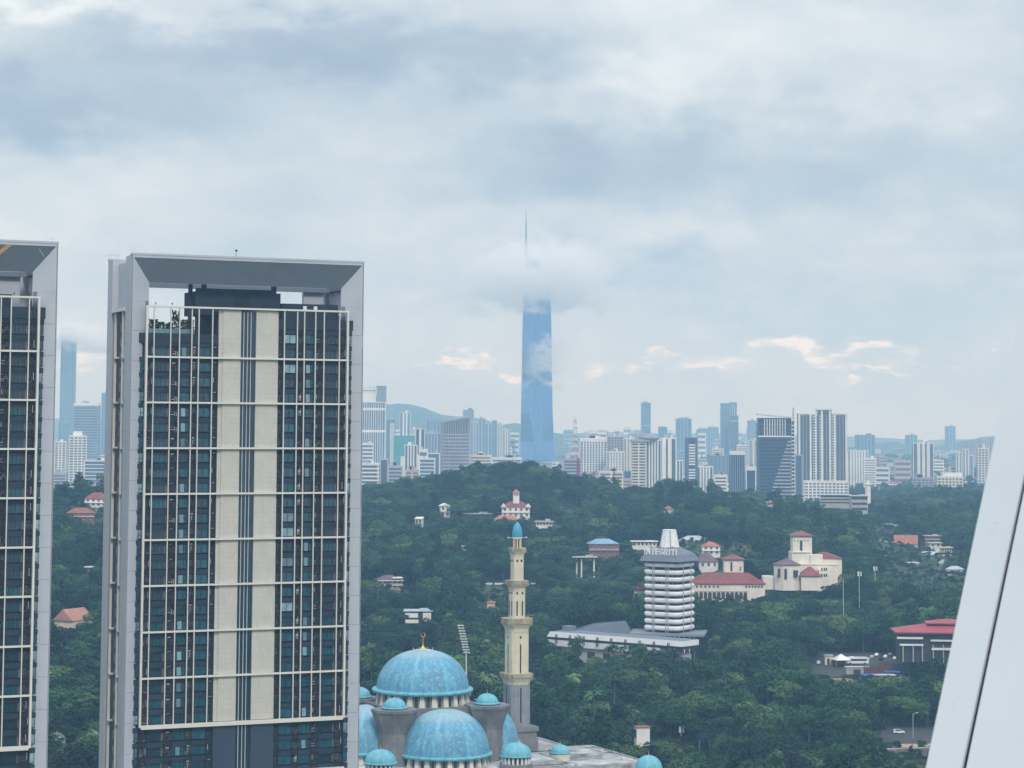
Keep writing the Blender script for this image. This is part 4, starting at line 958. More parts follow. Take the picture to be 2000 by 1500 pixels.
def stilts(H, w, zb_, ze, zt_, dep):
    for x in (-w*.42, -w*.27, w*.05, w*.38): MB().box(x-.45, x+.45, -8, -7, zb_-16, zb_-1).build('stilt', M_CONCL, H)
    MB().box(-w*.55, w*.18, -9, .4, zb_-1.2, zb_-.3).build('deck', M_CONCL, H)
    for x in np.linspace(-w*.5, w*.5, 9): MB().box(x-.1, x+.1, -.6, -.3, zb_, ze).build('post', M_CONCL, H)
    MB().box(-w*.5, w*.5, -.7, -.3, zb_+1, zb_+1.2).build('rail', M_CONCL, H)
house('brick house under a blue-grey roof on the slope between minaret and ribbed tower', 1148, 1212, 1053, 1062, 1086, 1520, mat('blue_metal_roof', (.19, .32, .46), rough=.5, var=.15, scale=.2), M_BRICK, 13, 6, 'hip', 5, 2, front=38, extra=None)
house('unfinished concrete deck house standing on tall white stilts', 1119, 1165, 1085, 1089, 1092, 1470, M_CONCL, M_OPEN, 9, 0, 'flat', 0, 1, name='stilt_house', front=48, under=0,
      extra=lambda H, w, zb_, ze, zt_, dep: [MB().box(x-.5, x+.5, 1.5, 2.5, zb_-14, zb_).build('stilt', M_HWHITE, H) for x in (-w*.33, -w*.13, w*.40)])
house('white colonnaded pavilion just left of the ribbed cone', 1234, 1284, 1056, 1058, 1068, 1590, M_HWHITE, M_HWHITE, 9, 0, 'flat', 6, 1, front=28)
house('wide house with pale grey roof right of the ribbed cone', 1326, 1387, 1047, 1057, 1064, 1640, M_METALR, M_HWHITE, 14, 0, 'hip', 5, 1, front=26)
house('white house with orange hipped roof, upper of two beside the office tower', 1371, 1408, 1059, 1067, 1084, 1540, M_ROOFO, M_HWHITE, 10, 0, 'hip', 3, 2, front=28)
house('white house with dark purple roof below the orange-roofed one', 1362, 1407, 1080, 1097, 1110, 1460, M_ROOFP, M_HWHITE, 11, 12, 'hip', 3, 1, front=24)
house('small house with tan roof between the palace towers, half hidden in trees', 1440, 1464, 1066, 1071, 1076, 1620, M_ROOFO, M_HCREAM, 7, 0, 'hip', 2, 1, front=16)
house('orange-roofed long bungalow on the right hillside', 1743, 1793, 1046, 1062, 1068, 1830, M_ROOFO, M_HCREAM, 10, -14, 'shed', 0, 1, front=26)
house('brown brick house with flat roof, topmost of the right hillside cluster', 1806, 1838, 1044, 1047, 1060, 1850, M_CONCL, M_BRICK, 8, 0, 'flat', 3, 2, front=24)
house('white terraced house under the brown brick house', 1815, 1840, 1059, 1061, 1070, 1830, M_METALR, M_HWHITE, 8, 0, 'flat', 2, 1, front=8)
house('yellow house with many windows at the right end of the hillside cluster', 1838, 1861, 1068, 1070, 1081, 1800, M_HCREAM, mat('yellow_render', (.66, .60, .34), var=.1), 8, 0, 'flat', 4, 1, front=22)
house('house with grey roof and yellow walls left in the hillside cluster', 1803, 1836, 1078, 1083, 1092, 1780, M_METALR, M_HCREAM, 8, 0, 'shed', 3, 1, front=22)
house('cream house with two dark windows beside a coral roof, right of the palace', 1762, 1795, 1098, 1100, 1114, 1700, M_HCREAM, M_HCREAM, 8, 0, 'flat', 2, 1, front=10)
house('coral-roofed bungalow left of the cream house with two windows', 1736, 1764, 1098, 1109, 1112, 1690, M_ROOFO, M_HCREAM, 8, 0, 'hip', 0, 1, front=22)
house('house with dark blue-grey roof just below the cream two-window house', 1757, 1800, 1113, 1126, 1128, 1640, M_ROOFG, M_HWHITE, 9, 8, 'hip', 0, 1, front=26)
house('small pale-roofed house at the right below the hillside cluster', 1832, 1850, 1092, 1100, 1101, 1720, M_METALR, M_HWHITE, 7, -10, 'hip', 0, 1, front=20)
house('white house at the far right, partly behind the white fin', 1850, 1884, 1106, 1112, 1119, 1660, M_METALR, M_HWHITE, 8, 0, 'hip', 2, 1, front=20)
house('tiny white house left of the orange-roofed long bungalow', 1715, 1735, 1055, 1058, 1065, 1830, M_HWHITE, M_HWHITE, 6, 10, 'shed', 1, 1, front=22)
house('white house row high on the far right slope', 1700, 1752, 1023, 1026, 1031, 2050, M_METALR, M_HWHITE, 8, 0, 'flat', 5, 1, front=36)
house('cream house peeping out at the crest left of the glass office block', 1497, 1511, 978, 981, 989, 2060, M_CONCL, M_HCREAM, 8, 0, 'flat', 2, 1, front=24)
house('orange-roofed small house on the crest below the banded city blocks', 1296, 1316, 988, 995, 998, 1960, M_ROOFO, M_HCREAM, 8, 0, 'hip', 0, 1, front=24)
house('low white house on the crest right of the mansion', 1100, 1128, 1000, 1003, 1006, 1900, M_METALR, M_HWHITE, 6, 0, 'flat', 2, 1, front=22)
house('coral-roofed house below the left gap between the two towers', 92, 154, 1190, 1212, 1218, 1100, mat('coral_tile_roof', (.42, .20, .16), rough=.8, var=.15), M_HCREAM, 16, -28, 'gable', 2, 1, front=34); SIGHT[-1] = (96, 150, 1204, 1100)
house('brown-roofed villa in the upper left gap under the city', 127, 186, 992, 1002, 1016, 1480, mat('brown_tile_roof', (.26, .10, .075), var=.2), M_BRICK, 12, 6, 'hip', 4, 2, front=26)
house('white villa with red roof topmost in the left gap', 164, 210, 962, 974, 990, 1560, M_ROOFR, M_HWHITE, 11, 0, 'hip', 4, 2, front=26)
house('small white pavilion among trees in the left gap', 166, 180, 1106, 1108, 1117, 1320, M_HWHITE, M_OPEN, 5, 0, 'flat', 1, 1, front=22, name='pavilion', cat='pavilion')
house('small white house in the wooded slope above the main dome', 868, 905, 1065, 1068, 1073, 1560, M_HWHITE, M_HWHITE, 6, 0, 'flat', 2, 1, front=22) if False else None
house('tiny white house left of the minaret cap on the slope', 903, 914, 1066, 1069, 1076, 1580, M_HWHITE, M_HWHITE, 6, 15, 'shed', 1, 1, front=26)
house('salmon roofed garden house below the long villa behind the minaret', 950, 968, 1174, 1177, 1181, 1320, M_ROOFO, M_HCREAM, 6, 0, 'hip', 0, 1, front=22)
# low concrete office on the crest at the right
def rows(H, w, zb_, ze, zt_, dep):
    for k in range(3): MB().box(-w/2+1, w/2-1, .3, .48, zb_+(ze-zb_)*(k+.35)/3, zb_+(ze-zb_)*(k+.8)/3).build('ribbon_window', M_OPEN, H)
house('pale concrete office block with ribbon windows on the right crest', 1600, 1662, 965, 967, 985, 2120, M_METALR, M_CONCL, 14, -8, 'flat', 0, 1, name='office_block', cat='office block', front=26, extra=rows)
house('grey three-storey office with window grid at the right end of the crest office', 1662, 1696, 966, 969, 1000, 2090, M_METALR, M_CONCL, 14, 0, 'flat', 0, 1, name='office_block', cat='office block', front=40, extra=rows)
# ------------------------------------------------------------------ red-roofed pavilion block lower right
RD = 1110.0
RB = thing('red_roofed_block', 'dark three-storey block with a broad raspberry red roof beside the white fin', 'building', (P(1830, 1240, RD).x, RD, 0), rad(-4))
M_RASP = mat('raspberry_metal_roof', (.33, .065, .085), rough=.55, var=.12, scale=.2)
w = wpx(1754, 1915, RD)
mb = MB(); mb.hip(-w/2, w/2, 0, 24, zpx(1231, RD), zpx(1216, RD), .75, eave=.6); mb.build('roof', M_RASP, RB)
mb = MB(); mb.hip(-w*.10, w*.5, 7, 20, zpx(1215, RD), zpx(1209, RD), .6, eave=.5); mb.build('upper_roof', M_RASP, RB)
mb = MB(); mb.box(-w/2+2.5, w/2-2, 3, 22, zpx(1290, RD), zpx(1233.5, RD)); mb.build('wall', M_OPEN, RB)
for (a, b, y0_, y1_) in ((.03, .34, 1241, 1245), (.43, .95, 1246, 1249), (.06, .34, 1255, 1258), (.44, .95, 1262, 1266)):
    mb = MB(); mb.box(-w/2+w*a, -w/2+w*b, 1.4, 3, zpx(y1_, RD), zpx(y0_, RD)); mb.build('balcony_edge', M_HWHITE, RB)
for a in (.1, .22, .33, .46, .58, .70): mb = MB(); mb.box(-w/2+w*a-.25, -w/2+w*a+.25, 1.6, 2.2, zpx(1290, RD), zpx(1256, RD)); mb.build('column', M_CONCL, RB)
EXCL.append((RB.location.x, RD, w/2+1, 26, 26))
# ------------------------------------------------------------------ parking yard, vehicles, tents
def patch(px0, px1, D0_, D1_, m, name, lift=.5):
    """a level yard or lane laid over the slope"""
    vs = []; fs = []; nx, ny = 12, 6
    for j in range(ny+1):
        D = D0_+(D1_-D0_)*j/ny
        for i in range(nx+1):
            x = X_of(px0+(px1-px0)*i/nx, D, 1280); vs.append((x, D, gz(x, D)+lift))
    for j in range(ny):
        for i in range(nx): a = j*(nx+1)+i; fs.append((a, a+1, a+nx+2, a+nx+1))
    mb = MB(); mb.add(vs, fs, 0, True); return structure(mb.build(name, m))
patch(1585, 1760, 1120, 1185, M_TARMAC, 'parking_lot'); EXCL.append((X_of(1670, 1150), 1150, wpx(1585, 1760, 1150)/2, 44, 34))
patch(1690, 1850, 930, 962, M_TARMAC, 'road'); EXCL.append((X_of(1785, 945), 945, wpx(1728, 1850, 945)/2, 24, 12))
patch(1690, 1850, 922, 929, mat('sandy_paving', (.44, .34, .22), var=.2), 'pavement', .54)
patch(90, 200, 800, 860, M_TARMAC, 'parking_lot'); EXCL.append((X_of(150, 840), 840, 12, 20, 20))
patch(1590, 1760, 1090, 1118, mat('bare_red_earth', (.30, .19, .12), var=.3), 'earth_bank', .45)
M_BUSW = mat('bus_white', (.80, .81, .82), rough=.3, var=.03); M_TYRE = mat('tyre_rubber', (.02, .02, .02), rough=.9, var=0); M_VG = mat('vehicle_glass', (.02, .03, .035), rough=.15, var=0)
def wheels(T, xs, w, r):
    me = cached(('wh', r), lambda: MB().tube((0, -.14, 0), (0, .14, 0), r, 12).mesh('wheel', M_TYRE))
    for x in xs:
        for y in (-w/2+.1, w/2-.1): link('wheel', me, T, (x, y, r))
def bus(label, px, D, rz):
    p = at(px, D, .5); T = thing('coach', label, 'coach', p, rad(rz)); L_, w_, h_ = 12, 2.55, 3.3
    prof = [(-6, .5), (6, .5), (6.05, 1.4), (5.7, 3.1), (5.2, 3.6), (-5.8, 3.6), (-6, 3.2)]; n = len(prof)
    mb = MB(); vs = [(x, -w_/2, z) for x, z in prof]+[(x, w_/2, z) for x, z in prof]
    mb.add(vs, [tuple(range(n)), tuple(reversed(range(n, 2*n)))]+[(i, n+i, n+(i+1)%n, (i+1)%n) for i in range(n)]); mb.build('body', M_BUSW, T)
    for y in (-1, 1): mb = MB(); mb.box(-5.7, 5.0, y*w_/2-.03, y*w_/2+.03, 1.75, 2.75); mb.build('side_windows', M_VG, T)
    mb = MB(); mb.add([(6.08,-1.15,1.5),(6.08,1.15,1.5),(5.78,1.15,3.0),(5.78,-1.15,3.0)], [(0,1,2,3)]); mb.build('windscreen', M_VG, T)
    mb = MB(); mb.box(-3.5, -1, -.8, .8, 3.6, 3.85); mb.build('roof_unit', M_BUSW, T)
    wheels(T, (-3.6, 3.9), w_, .5); return T
CARP = [(-2.2, .35), (2.2, .35), (2.25, .75), (1.9, .95), (1.05, 1.05), (.45, 1.5), (-1.1, 1.55), (-1.8, 1.1), (-2.2, 1.0)]
SUVP = [(-2.3, .4), (2.3, .4), (2.35, .9), (2.0, 1.1), (1.2, 1.2), (.7, 1.78), (-1.9, 1.82), (-2.25, 1.3)]
def car(label, px, D, rz, m, group=None, suv=False, name='parked_car', lift=.5):
    p = at(px, D, lift); T = thing(name, label, 'car', p, rad(rz), group); pr = SUVP if suv else CARP; w_ = 1.8
    def body():
        mb = MB(); n = len(pr); ins = [(.0 if z < 1.06 else .22) for x, z in pr]
        vs = [(x, -w_/2+i, z) for (x, z), i in zip(pr, ins)]+[(x, w_/2-i, z) for (x, z), i in zip(pr, ins)]
        mb.add(vs, [tuple(range(n)), tuple(reversed(range(n, 2*n)))]+[(i, n+i, n+(i+1)%n, (i+1)%n) for i in range(n)]); return mb.mesh('body', m)
    link('body', cached(('cb', suv, m.name), body), T)
    def gl():
        mb = MB(); h = 1.72 if suv else 1.45; z0 = 1.22 if suv else 1.08; a = -1.85 if suv else -1.35; b = .75 if suv else .62
        for s in (-1, 1): mb.add([(a, s*(w_/2-.04), z0), (b+.25, s*(w_/2-.04), z0), (b-.1, s*(w_/2-.2), h), (a+.3, s*(w_/2-.2), h)], [(0,1,2,3)] if s < 0 else [(3,2,1,0)])
        mb.add([(b+.42, -.75, z0), (b+.42, .75, z0), (b-.02, .66, h), (b-.02, -.66, h)], [(0,1,2,3)]); return mb.mesh('glazing', M_VG)
    link('glazing', cached(('cg', suv), gl), T); wheels(T, (-1.4, 1.4), w_, .34); return T
PAINT = [mat('car_white', (.78, .79, .80), rough=.25, var=0), mat('car_silver', (.42, .44, .46), rough=.25, var=0), mat('car_black', (.02, .02, .025), rough=.2, var=0), mat('car_red', (.35, .03, .03), rough=.25, var=0), mat('car_blue', (.04, .09, .25), rough=.25, var=0)]
bus('white coach parked beside the white tent in the hillside yard', 1671, 1150, 4)
car('white people carrier driving on the road at lower right', 1752, 950, 6, PAINT[0], suv=True, name='people_carrier')
car('white van at the left end of the hillside yard', 1598, 1152, 75, PAINT[0], suv=True, name='parked_van')
r2 = random.Random(21)
nm = ['white', 'silver', 'black', 'red', 'blue']
for i, px in enumerate((1693, 1702, 1711, 1719, 1728, 1737, 1746)):
    k = (0, 1, 0, 2, 0, 1, 0)[i]
    car(f'{nm[k]} car parked in the row right of the coach, ' + ('nearest the coach', 'second from the coach', 'third from the coach', 'in the middle', 'third from the right', 'second from the right', 'rightmost')[i], px, 1158+i % 3*7, 70, PAINT[k], 'cars parked in the hillside yard')
for i, px in enumerate((1530, 1543, 1556, 1569, 1582, 1596, 1610)):
    k = (0, 0, 1, 0, 2, 0, 1)[i]
    car(f'{nm[k]} car half hidden under trees at the bottom edge, ' + ('far left of the row', 'second from left', 'third from left', 'in the middle', 'third from right', 'second from right', 'last on the right')[i], px, 822+(i % 2)*9, 80+i*3, PAINT[k], 'cars under the trees at the bottom edge')
EXCL.append((X_of(1570, 835), 828, wpx(1524, 1616, 828)/2, 22, 14))
for i, px in enumerate((104, 122, 140, 158)):
    k = (0, 1, 0, 2)[i]
    car(f'{nm[k]} car in the car park between the two condominium towers, ' + ('leftmost', 'second from left', 'third from left', 'rightmost')[i], px, 828+(i % 2)*8, 75, PAINT[k], 'cars between the two towers')
def tent(label, px, D, w, h):
    p = at(px, D, .5); T = thing('tent', label, 'tent', p, rad(12)); mb = MB(); s = w/2
    mb.frustum([(-s,-s),(s,-s),(s,s),(-s,s)], h*.55, [(-.1,-.1),(.1,-.1),(.1,.1),(-.1,.1)], h); mb.build('canopy', M_BUSW, T)
    for x in (-s, s):
        for y in (-s, s): mb = MB(); mb.tube((x*.96, y*.96, 0), (x*.96, y*.96, h*.56), .1); mb.build('tent_pole', M_STEEL, T)
    mb = MB(); mb.box(-s*.9, s*.9, s*.8, s*.9, 0, h*.5); mb.build('side_wall', mat('orange_cloth', (.42, .15, .08), var=.1), T)
tent('white peaked tent left of the coach', 1641, 1146, 8, 6.2)
def kiosk(label, px, D, w, d, h, m, rz=0, roof=None, cat='shed', name='shed'):
    p = at(px, D, .3); T = thing(name, label, cat, p, rad(rz)); mb = MB(); mb.box(-w/2, w/2, -d/2, d/2, -2, h); mb.build('wall', m, T)
    mb = MB(); mb.box(-w/2-.4, w/2+.4, -d/2-.4, d/2+.4, h, h+.3); mb.build('roof', roof or M_METALR, T)
    mb = MB(); mb.box(-w*.2, w*.1, -d/2-.06, -d/2, 0, h*.7); mb.build('door', M_OPEN, T); return T
kiosk('small cream box hut at the left of the hillside yard', 1616, 1152, 4, 4, 4.5, M_HCREAM)
kiosk('white low wall hut below the coach', 1673, 1128, 12, 4, 3.2, M_CONCL)
kiosk('blue tarpaulin shelter below the yard, left of two', 1698, 1108, 8, 6, 3.0, mat('blue_tarp', (.03, .12, .50), rough=.6), 10, MATS['blue_tarp'], 'shelter', 'shelter')
kiosk('blue tarpaulin shelter below the yard, right of two', 1740, 1116, 7, 5, 2.2, M_OPEN, -10, MATS['blue_tarp'], 'shelter', 'shelter')
kiosk('rust brown shed with grey roof below the parked cars', 1724, 1104, 10, 5, 3.4, M_BRICK, 0, M_METALR)
r2 = random.Random(4)
for i in range(13):
    p = at(1686+i*5.6, 1122, .3); mb = MB(); mb.box(-.35, .35, -.2, .2, 0, r2.uniform(4.5, 6.5)); tag(mb.build('hoarding_post', mat('rust_brown_steel', (.13, .06, .05), var=.2), None, p, 0), 'rust brown steel post of the hoarding below the parked cars', 'post', 'hoarding posts below the yard')
    if i < 12: mb = MB(); mb.box(.36, wpx(0, 5.6, 1122)-.36, -.08, .08, 0, 4.2); tag(mb.build('hoarding_sheet', mat('rust_brown_steel', (0,0,0)), None, p, 0), 'rust brown sheet of the hoarding below the parked cars', 'hoarding', 'hoarding sheets below the yard')
# gatehouse, blue sign board, white tank hut near the bottom
def billboard(label, px, py, D, w, h, m):
    p = P(px, py, D); g = gz(p.x, D); T = thing('sign_board', label, 'sign board', (p.x, D, g), rad(-6)); mb = MB(); mb.box(-w/2, w/2, -.15, .15, p.z-g-h/2, p.z-g+h/2); mb.build('board', m, T)
    for x in (-w*.35, w*.35): mb = MB(); mb.tube((x, .3, 0), (x, .3, p.z-g+h/2), .15); mb.build('post', M_STEEL, T)
billboard('blue sign board among the trees near the bottom', 1376, 1438, 905, 5.8, 2.6, mat('sign_blue', (.03, .16, .42), rough=.4, var=.1))
p = P(1252, 1440, 880); T = thing('stair_hut', 'white box hut with dark slats among trees right of the mosque', 'hut', (p.x, 880, 0), rad(10)); s_ = 880/FPX
mb = MB(); mb.box(-2.2, 3.0, -2, 2, 0, zpx(1419, 880)); mb.build('wall', M_HPINK if False else M_HWHITE, T); mb = MB(); mb.box(-2.5, 3.3, -2.3, 2.3, zpx(1419, 880), zpx(1417, 880)); mb.build('roof', M_BRICK, T)
for k in range(4): mb = MB(); mb.box(-3.0, -2.2, -1.8, 1.8, zpx(1437-k*4, 880), zpx(1435-k*4, 880)); mb.build('slat', M_DARK, T)
EXCL.append((p.x, 880, 5, 36, 5))
# masts and street lamps that rise over the trees
def mast(label, px, ytop, ybase, D, r=.16, head=True, cat='mast', name='antenna_mast'):
    p = P(px, ytop, D); g = gz(p.x, D); T = thing(name, label, cat, (p.x, D, g)); h = p.z-g
    mb = MB(); mb.tube((0, 0, 0), (0, 0, h), r, 6); mb.build('pole', M_STEEL, T)
    if head:
        for k in range(3): a = k*2.1; mb = MB(); mb.box(-.28+1.0*math.cos(a), .28+1.0*math.cos(a), -.15+1.0*math.sin(a), .15+1.0*math.sin(a), h-2.6, h-.2); mb.build('antenna_panel', M_WHITE, T)
def street_lamp(label, px, ytop, D):
    p = P(px, ytop, D); g = gz(p.x, D); T = thing('street_lamp', label, 'street lamp', (p.x, D, g)); h = p.z-g
    mb = MB(); mb.tube((0, 0, 0), (0, 0, h-.5), .14, 6); mb.tube((0, 0, h-.5), (1.4, 0, h), .09, 5); mb.build('pole', M_STEEL, T)
    mb = MB(); mb.box(1.2, 2.2, -.2, .2, h-.1, h+.12); mb.build('lamp_head', M_WHITE, T)
mast('pale telecom mast with panel antennas right of the palace, nearer of two', 1678, 1116, 1148, 1260)
mast('pale telecom mast with panel antennas right of the palace, farther of two', 1709, 1106, 1140, 1330)
mast('plain thin pole rising over the trees below the palace', 1647, 1131, 1166, 1230, .16, False, 'pole', 'pole')
mast('telecom mast with white panels over the trees near the bottom', 1330, 1418, 1440, 930)
mast('telecom mast with white panels at the far right of the lower trees', 1580, 1413, 1440, 930)
street_lamp('street lamp at the road on the lower right', 1783, 1392, 940)
street_lamp('street lamp above the lower right road, left of the taller one', 1700, 1418, 930)
# retaining wall by the road at lower right
p = at(1790, 905); T = thing('retaining_wall', 'stained grey retaining wall below the road at the lower right corner', 'wall', p, rad(14)); mb = MB(); mb.box(-14, 18, 0, 1, -4, 3.2); mb.build('wall_face', M_CONC, T); mb = MB(); mb.box(-14, 18, -.1, 1.1, 3.2, 3.6); mb.build('wall_cap', M_CONC2, T)
# ------------------------------------------------------------------ the white fin of the building the photo is taken from
a = P(1999.0, 575, 4.0)
FN = thing('window_fin', 'out-of-focus white metal fin slanting up the right edge of the photo', 'facade fin', (0, 0, 0))
def fq(pts, D0_, D1_, nm, m, bev=0):
    A = [P(x, y, D0_) for x, y in pts]; off = Vector((.9*(D1_-D0_), D1_-D0_, 0)); B = [q+off for q in A]; n = len(A)
    mb = MB(); mb.add(A+B, [tuple(range(n)), tuple(reversed(range(n, 2*n)))]+[(i, n+i, n+(i+1)%n, (i+1)%n) for i in range(n)]); return mb.build(nm, m, FN)
M_FIN = mat('matt_white_fin_paint', (.70, .745, .79), rough=.45, var=.03, scale=2.0)
fq([(2040, 390), (1806, 1510), (1876, 1510), (2040, 738)], 4.0, 4.35, 'fin_panel', M_FIN)
fq([(2040, 768), (1885, 1510), (2600, 1510), (2600, 762)], 3.99, 4.35, 'fin_panel', M_FIN)
fq([(2040, 739), (1874.5, 1512), (1885.5, 1512), (2040, 766)], 4.005, 4.3, 'joint_seal', mat('dark_blue_sealant', (.03, .035, .09), rough=.6, var=0))
for px_, py_ in ((1870, 1364), (1944, 1022)):
    q = P(px_, py_, 3.985); mb = MB(); mb.lathe([(.0013, -.002), (.0013, .0)], 8); tag_ = mb.build('paint_chip', M_DARK, FN, q); tag_.rotation_euler.x = math.pi/2
# ------------------------------------------------------------------ city buildings
CG = {'blue': (.08, .15, .24), 'grey': (.09, .12, .16), 'dark': (.025, .045, .075), 'teal': (.06, .28, .30), 'pale': (.22, .28, .34)}
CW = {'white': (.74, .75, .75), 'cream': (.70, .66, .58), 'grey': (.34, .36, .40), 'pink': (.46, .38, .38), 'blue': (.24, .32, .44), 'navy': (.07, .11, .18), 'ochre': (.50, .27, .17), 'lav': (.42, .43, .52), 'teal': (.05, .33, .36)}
def cm(kind, c): return mat(('glazing_' if kind == 'g' else 'facade_')+c, (CG if kind == 'g' else CW)[c], rough=.25 if kind == 'g' else .85, var=.14, scale=.03, spec=.5 if kind == 'g' else .2, obj_var=.1)
crnd = random.Random(77)
def city(label, D, px0, px1, ytop, g='blue', w='white', band=.0, fin=0, finw=.8, fh=3.6, belts=(), yaw=0, k=.6, name='tower_block', cat='tower block', plant=True, crown=None, taper=0, extra=None, group=None, piers=1.2):
    X0, X1 = X_of(px0, D), X_of(px1, D); S = X1-X0; ya = rad(yaw); c, s = math.cos(abs(ya)), math.sin(abs(ya))
    W_ = S/(c+k*s); d = max(W_*k, 6)
    if yaw: W_ = (S-d*s)/c
    xc = (X0+X1)/2; g0 = gz(xc, D); zt = zpx(ytop, D, (px0+px1)/2)
    # front-face centre is the local origin
    dx = d*.5*math.sin(ya); T = thing(name, label, cat, (xc+dx, D, 0), ya, group)
    gm, wm = cm('g', g), cm('w', w); x = W_/2
    body = MB()
    if taper: body.frustum([(-x, 0), (x, 0), (x, d), (-x, d)], g0-3, [(-x*(1-taper), d*taper*.5), (x*(1-taper), d*taper*.5), (x*(1-taper), d*(1-taper*.5)), (-x*(1-taper), d*(1-taper*.5))], zt)
    else: body.box(-x+.35, x-.35, .35, d-.35, g0-3, zt-.3)
    body.build('glazed_body' if (band or fin) else 'walls', gm, T)
    H = zt-g0; pr = .3
    if not taper:
        if piers:
            mb = MB()
            for sx in (-1, 1):
                for y0_, y1_ in ((0, piers), (d-piers, d)):
                    a0_, a1_ = sorted((sx*x, sx*(x-piers))); mb.box(a0_, a1_, y0_, y1_, g0-3, zt)
            mb.build('corner_piers', wm, T, kind='stuff')
        if band:
            mb = MB(); n = int(H/fh); dz = H/n
            for i in range(1, n+1):
                z1_ = g0+i*dz; mb.box(-x+.02, x-.02, .04, d-.04, z1_-dz*band, z1_-.01)
            mb.build('floor_bands', wm, T, kind='stuff')
        if fin:
            mb = MB(); n = max(1, int(round((W_-2*piers)/fin))); st = (W_-2*piers)/n
            for i in range(n+1):
                q = -x+piers+i*st
                if 0 < i < n: mb.box(q-finw/2, q+finw/2, -.12, .5, g0-3, zt-.05)
            ns = max(1, int(round((d-2*piers)/fin))); st = (d-2*piers)/ns
            for i in range(1, ns):
                q = piers+i*st
                mb.box(-x-.12, -x+.5, q-finw/2, q+finw/2, g0-3, zt-.05); mb.box(x-.5, x+.12, q-finw/2, q+finw/2, g0-3, zt-.05)
            if mb.v: mb.build('facade_fins', wm, T, kind='stuff')
    for b in belts:
        z1_ = zpx(b, D, (px0+px1)/2); mb = MB(); mb.box(-x-.2, x+.2, -.2, d+.2, z1_-2.0, z1_+2.0); mb.build('belt', wm, T)
    mb = MB(); mb.box(-x*(1-taper)-.15, x*(1-taper)+.15, -.15, d+.15, zt-.3, zt+1.1); mb.build('roof_parapet', wm, T)
    if plant and W_ > 12:
        for i in range(crnd.choice((1, 2, 3))):
            w1 = W_*crnd.uniform(.12, .3); x1 = crnd.uniform(-x*.7, x*.7-w1); mb = MB(); mb.box(x1, x1+w1, d*.3, d*.7, zt+1.1, zt+crnd.uniform(3, 6.5)); mb.build('plant_room', wm if i % 2 else cm('w', 'grey'), T)
    if extra: extra(T, x, d, g0, zt)
    return T
# --- left gap
def white_cap(h=4): return lambda T, x, d, g0, zt: MB().box(-x-.3, x+.3, -.3, d+.3, zt-h, zt+1.3).build('crown', cm('w', 'white'), T)
city('pale blue slender tower with its top lost in cloud, between the condominium towers', 7200, 112, 140, 640, 'blue', 'blue', fin=9, finw=1.2, name='skyscraper', cat='skyscraper', plant=False)
city('broad blue-grey slab with white crown between the condominium towers', 5000, 140, 188, 788, 'grey', 'blue', band=.4, fh=6, extra=white_cap(5))
city('narrow blue tower touching the left side of the main condominium tower', 6300, 194, 212, 768, 'blue', 'blue', fin=6, finw=.8)
city('white condominium slab at the left edge of the gap', 3500, 104, 126, 863, 'grey', 'white', band=.35, fin=5, finw=2.4)
city('tall white condominium with stepped roof in the gap', 3200, 127, 166, 852, 'grey', 'white', band=.42, fin=6, finw=1.8, yaw=18, extra=lambda T, x, d, g0, zt: MB().box(-x*.5, x*.5, d*.2, d*.8, zt, zt+7).build('roof_step', cm('w', 'white'), T))
city('blue glass office with white floor lines beside the white condominium', 3000, 162, 212, 900, 'blue', 'white', band=.22, fh=4.5, name='office_block', cat='office block')
city('lavender low block below the white slab in the gap', 2700, 100, 128, 925, 'grey', 'lav', band=.5)
city('faint distant block rising behind the slab in the gap', 6500, 110, 134, 826, 'blue', 'blue', fin=10)
city('low pale block behind the red-roofed villa in the gap', 2600, 150, 212, 952, 'grey', 'cream', band=.5)
# --- right of the main tower
def a1(T, x, d, g0, zt):
    wm = cm('w', 'white'); MB().box(-x, x*.25, .5, d*.6, zt+1.1, zt+13).build('crown_block', wm, T); MB().box(x*.3, x, 1, d, zt+1.1, zt+26).box(x*.25, x+.4, .4, d+.4, zt+26, zt+28).build('crown_tower', cm('g', 'pale'), T)
    MB().box(-x*.9, x*.1, 1.2, d*.5, zt+13, zt+27).build('crown_block', wm, T); MB().box(-x-.2, x*.2, .8, d*.6, zt+19, zt+21).build('crown_slab', cm('w', 'grey'), T)
city('tall white office tower with vertical ribs and stepped crown beside the grey condominium frame', 3800, 700, 751, 786, 'blue', 'white', fin=3.6, finw=1.3, belts=(799, 842), extra=a1, plant=False)
city('dark blue slab immediately right of the tall ribbed white tower', 5000, 751, 770, 820, 'blue', 'blue', fin=8, finw=1)
city('white edge-on slab beside the dark blue slab', 4800, 761, 768, 828, 'pale', 'white', band=.5)
city('slim white tower with blue core, left of a pair', 5600, 779, 800, 806, 'blue', 'white', fin=9, finw=4)
city('turquoise netted block under construction', 4200, 767, 812, 852, 'teal', 'teal', fin=0, piers=0, plant=False)
city('pale slim block behind the turquoise netted block', 4700, 803, 816, 838, 'pale', 'white', fin=4, finw=1.6)
city('dark slim tower with white flank right of the turquoise block', 4000, 810, 829, 838, 'dark', 'white', fin=7, finw=4)
city('white stepped hotel block with arched top', 3500, 789, 814, 870, 'grey', 'white', fin=4, finw=2.2, extra=lambda T, x, d, g0, zt: MB().box(-x-6, -x+.2, .5, d, g0, zt-17).box(x-.2, x+3, .5, d, g0, zt-14).build('flank', cm('w', 'white'), T))
city('glass office with white sky decks left of the cylindrical tower', 3300, 817, 834, 878, 'blue', 'white', band=.45, fh=9)
city('blue glass block with white floor lines below the sky deck office', 3200, 818, 849, 896, 'blue', 'white', band=.3, fh=5)
city('white portal-framed block just left of the cylindrical tower', 3400, 834, 858, 886, 'blue', 'white', fin=14, finw=3)
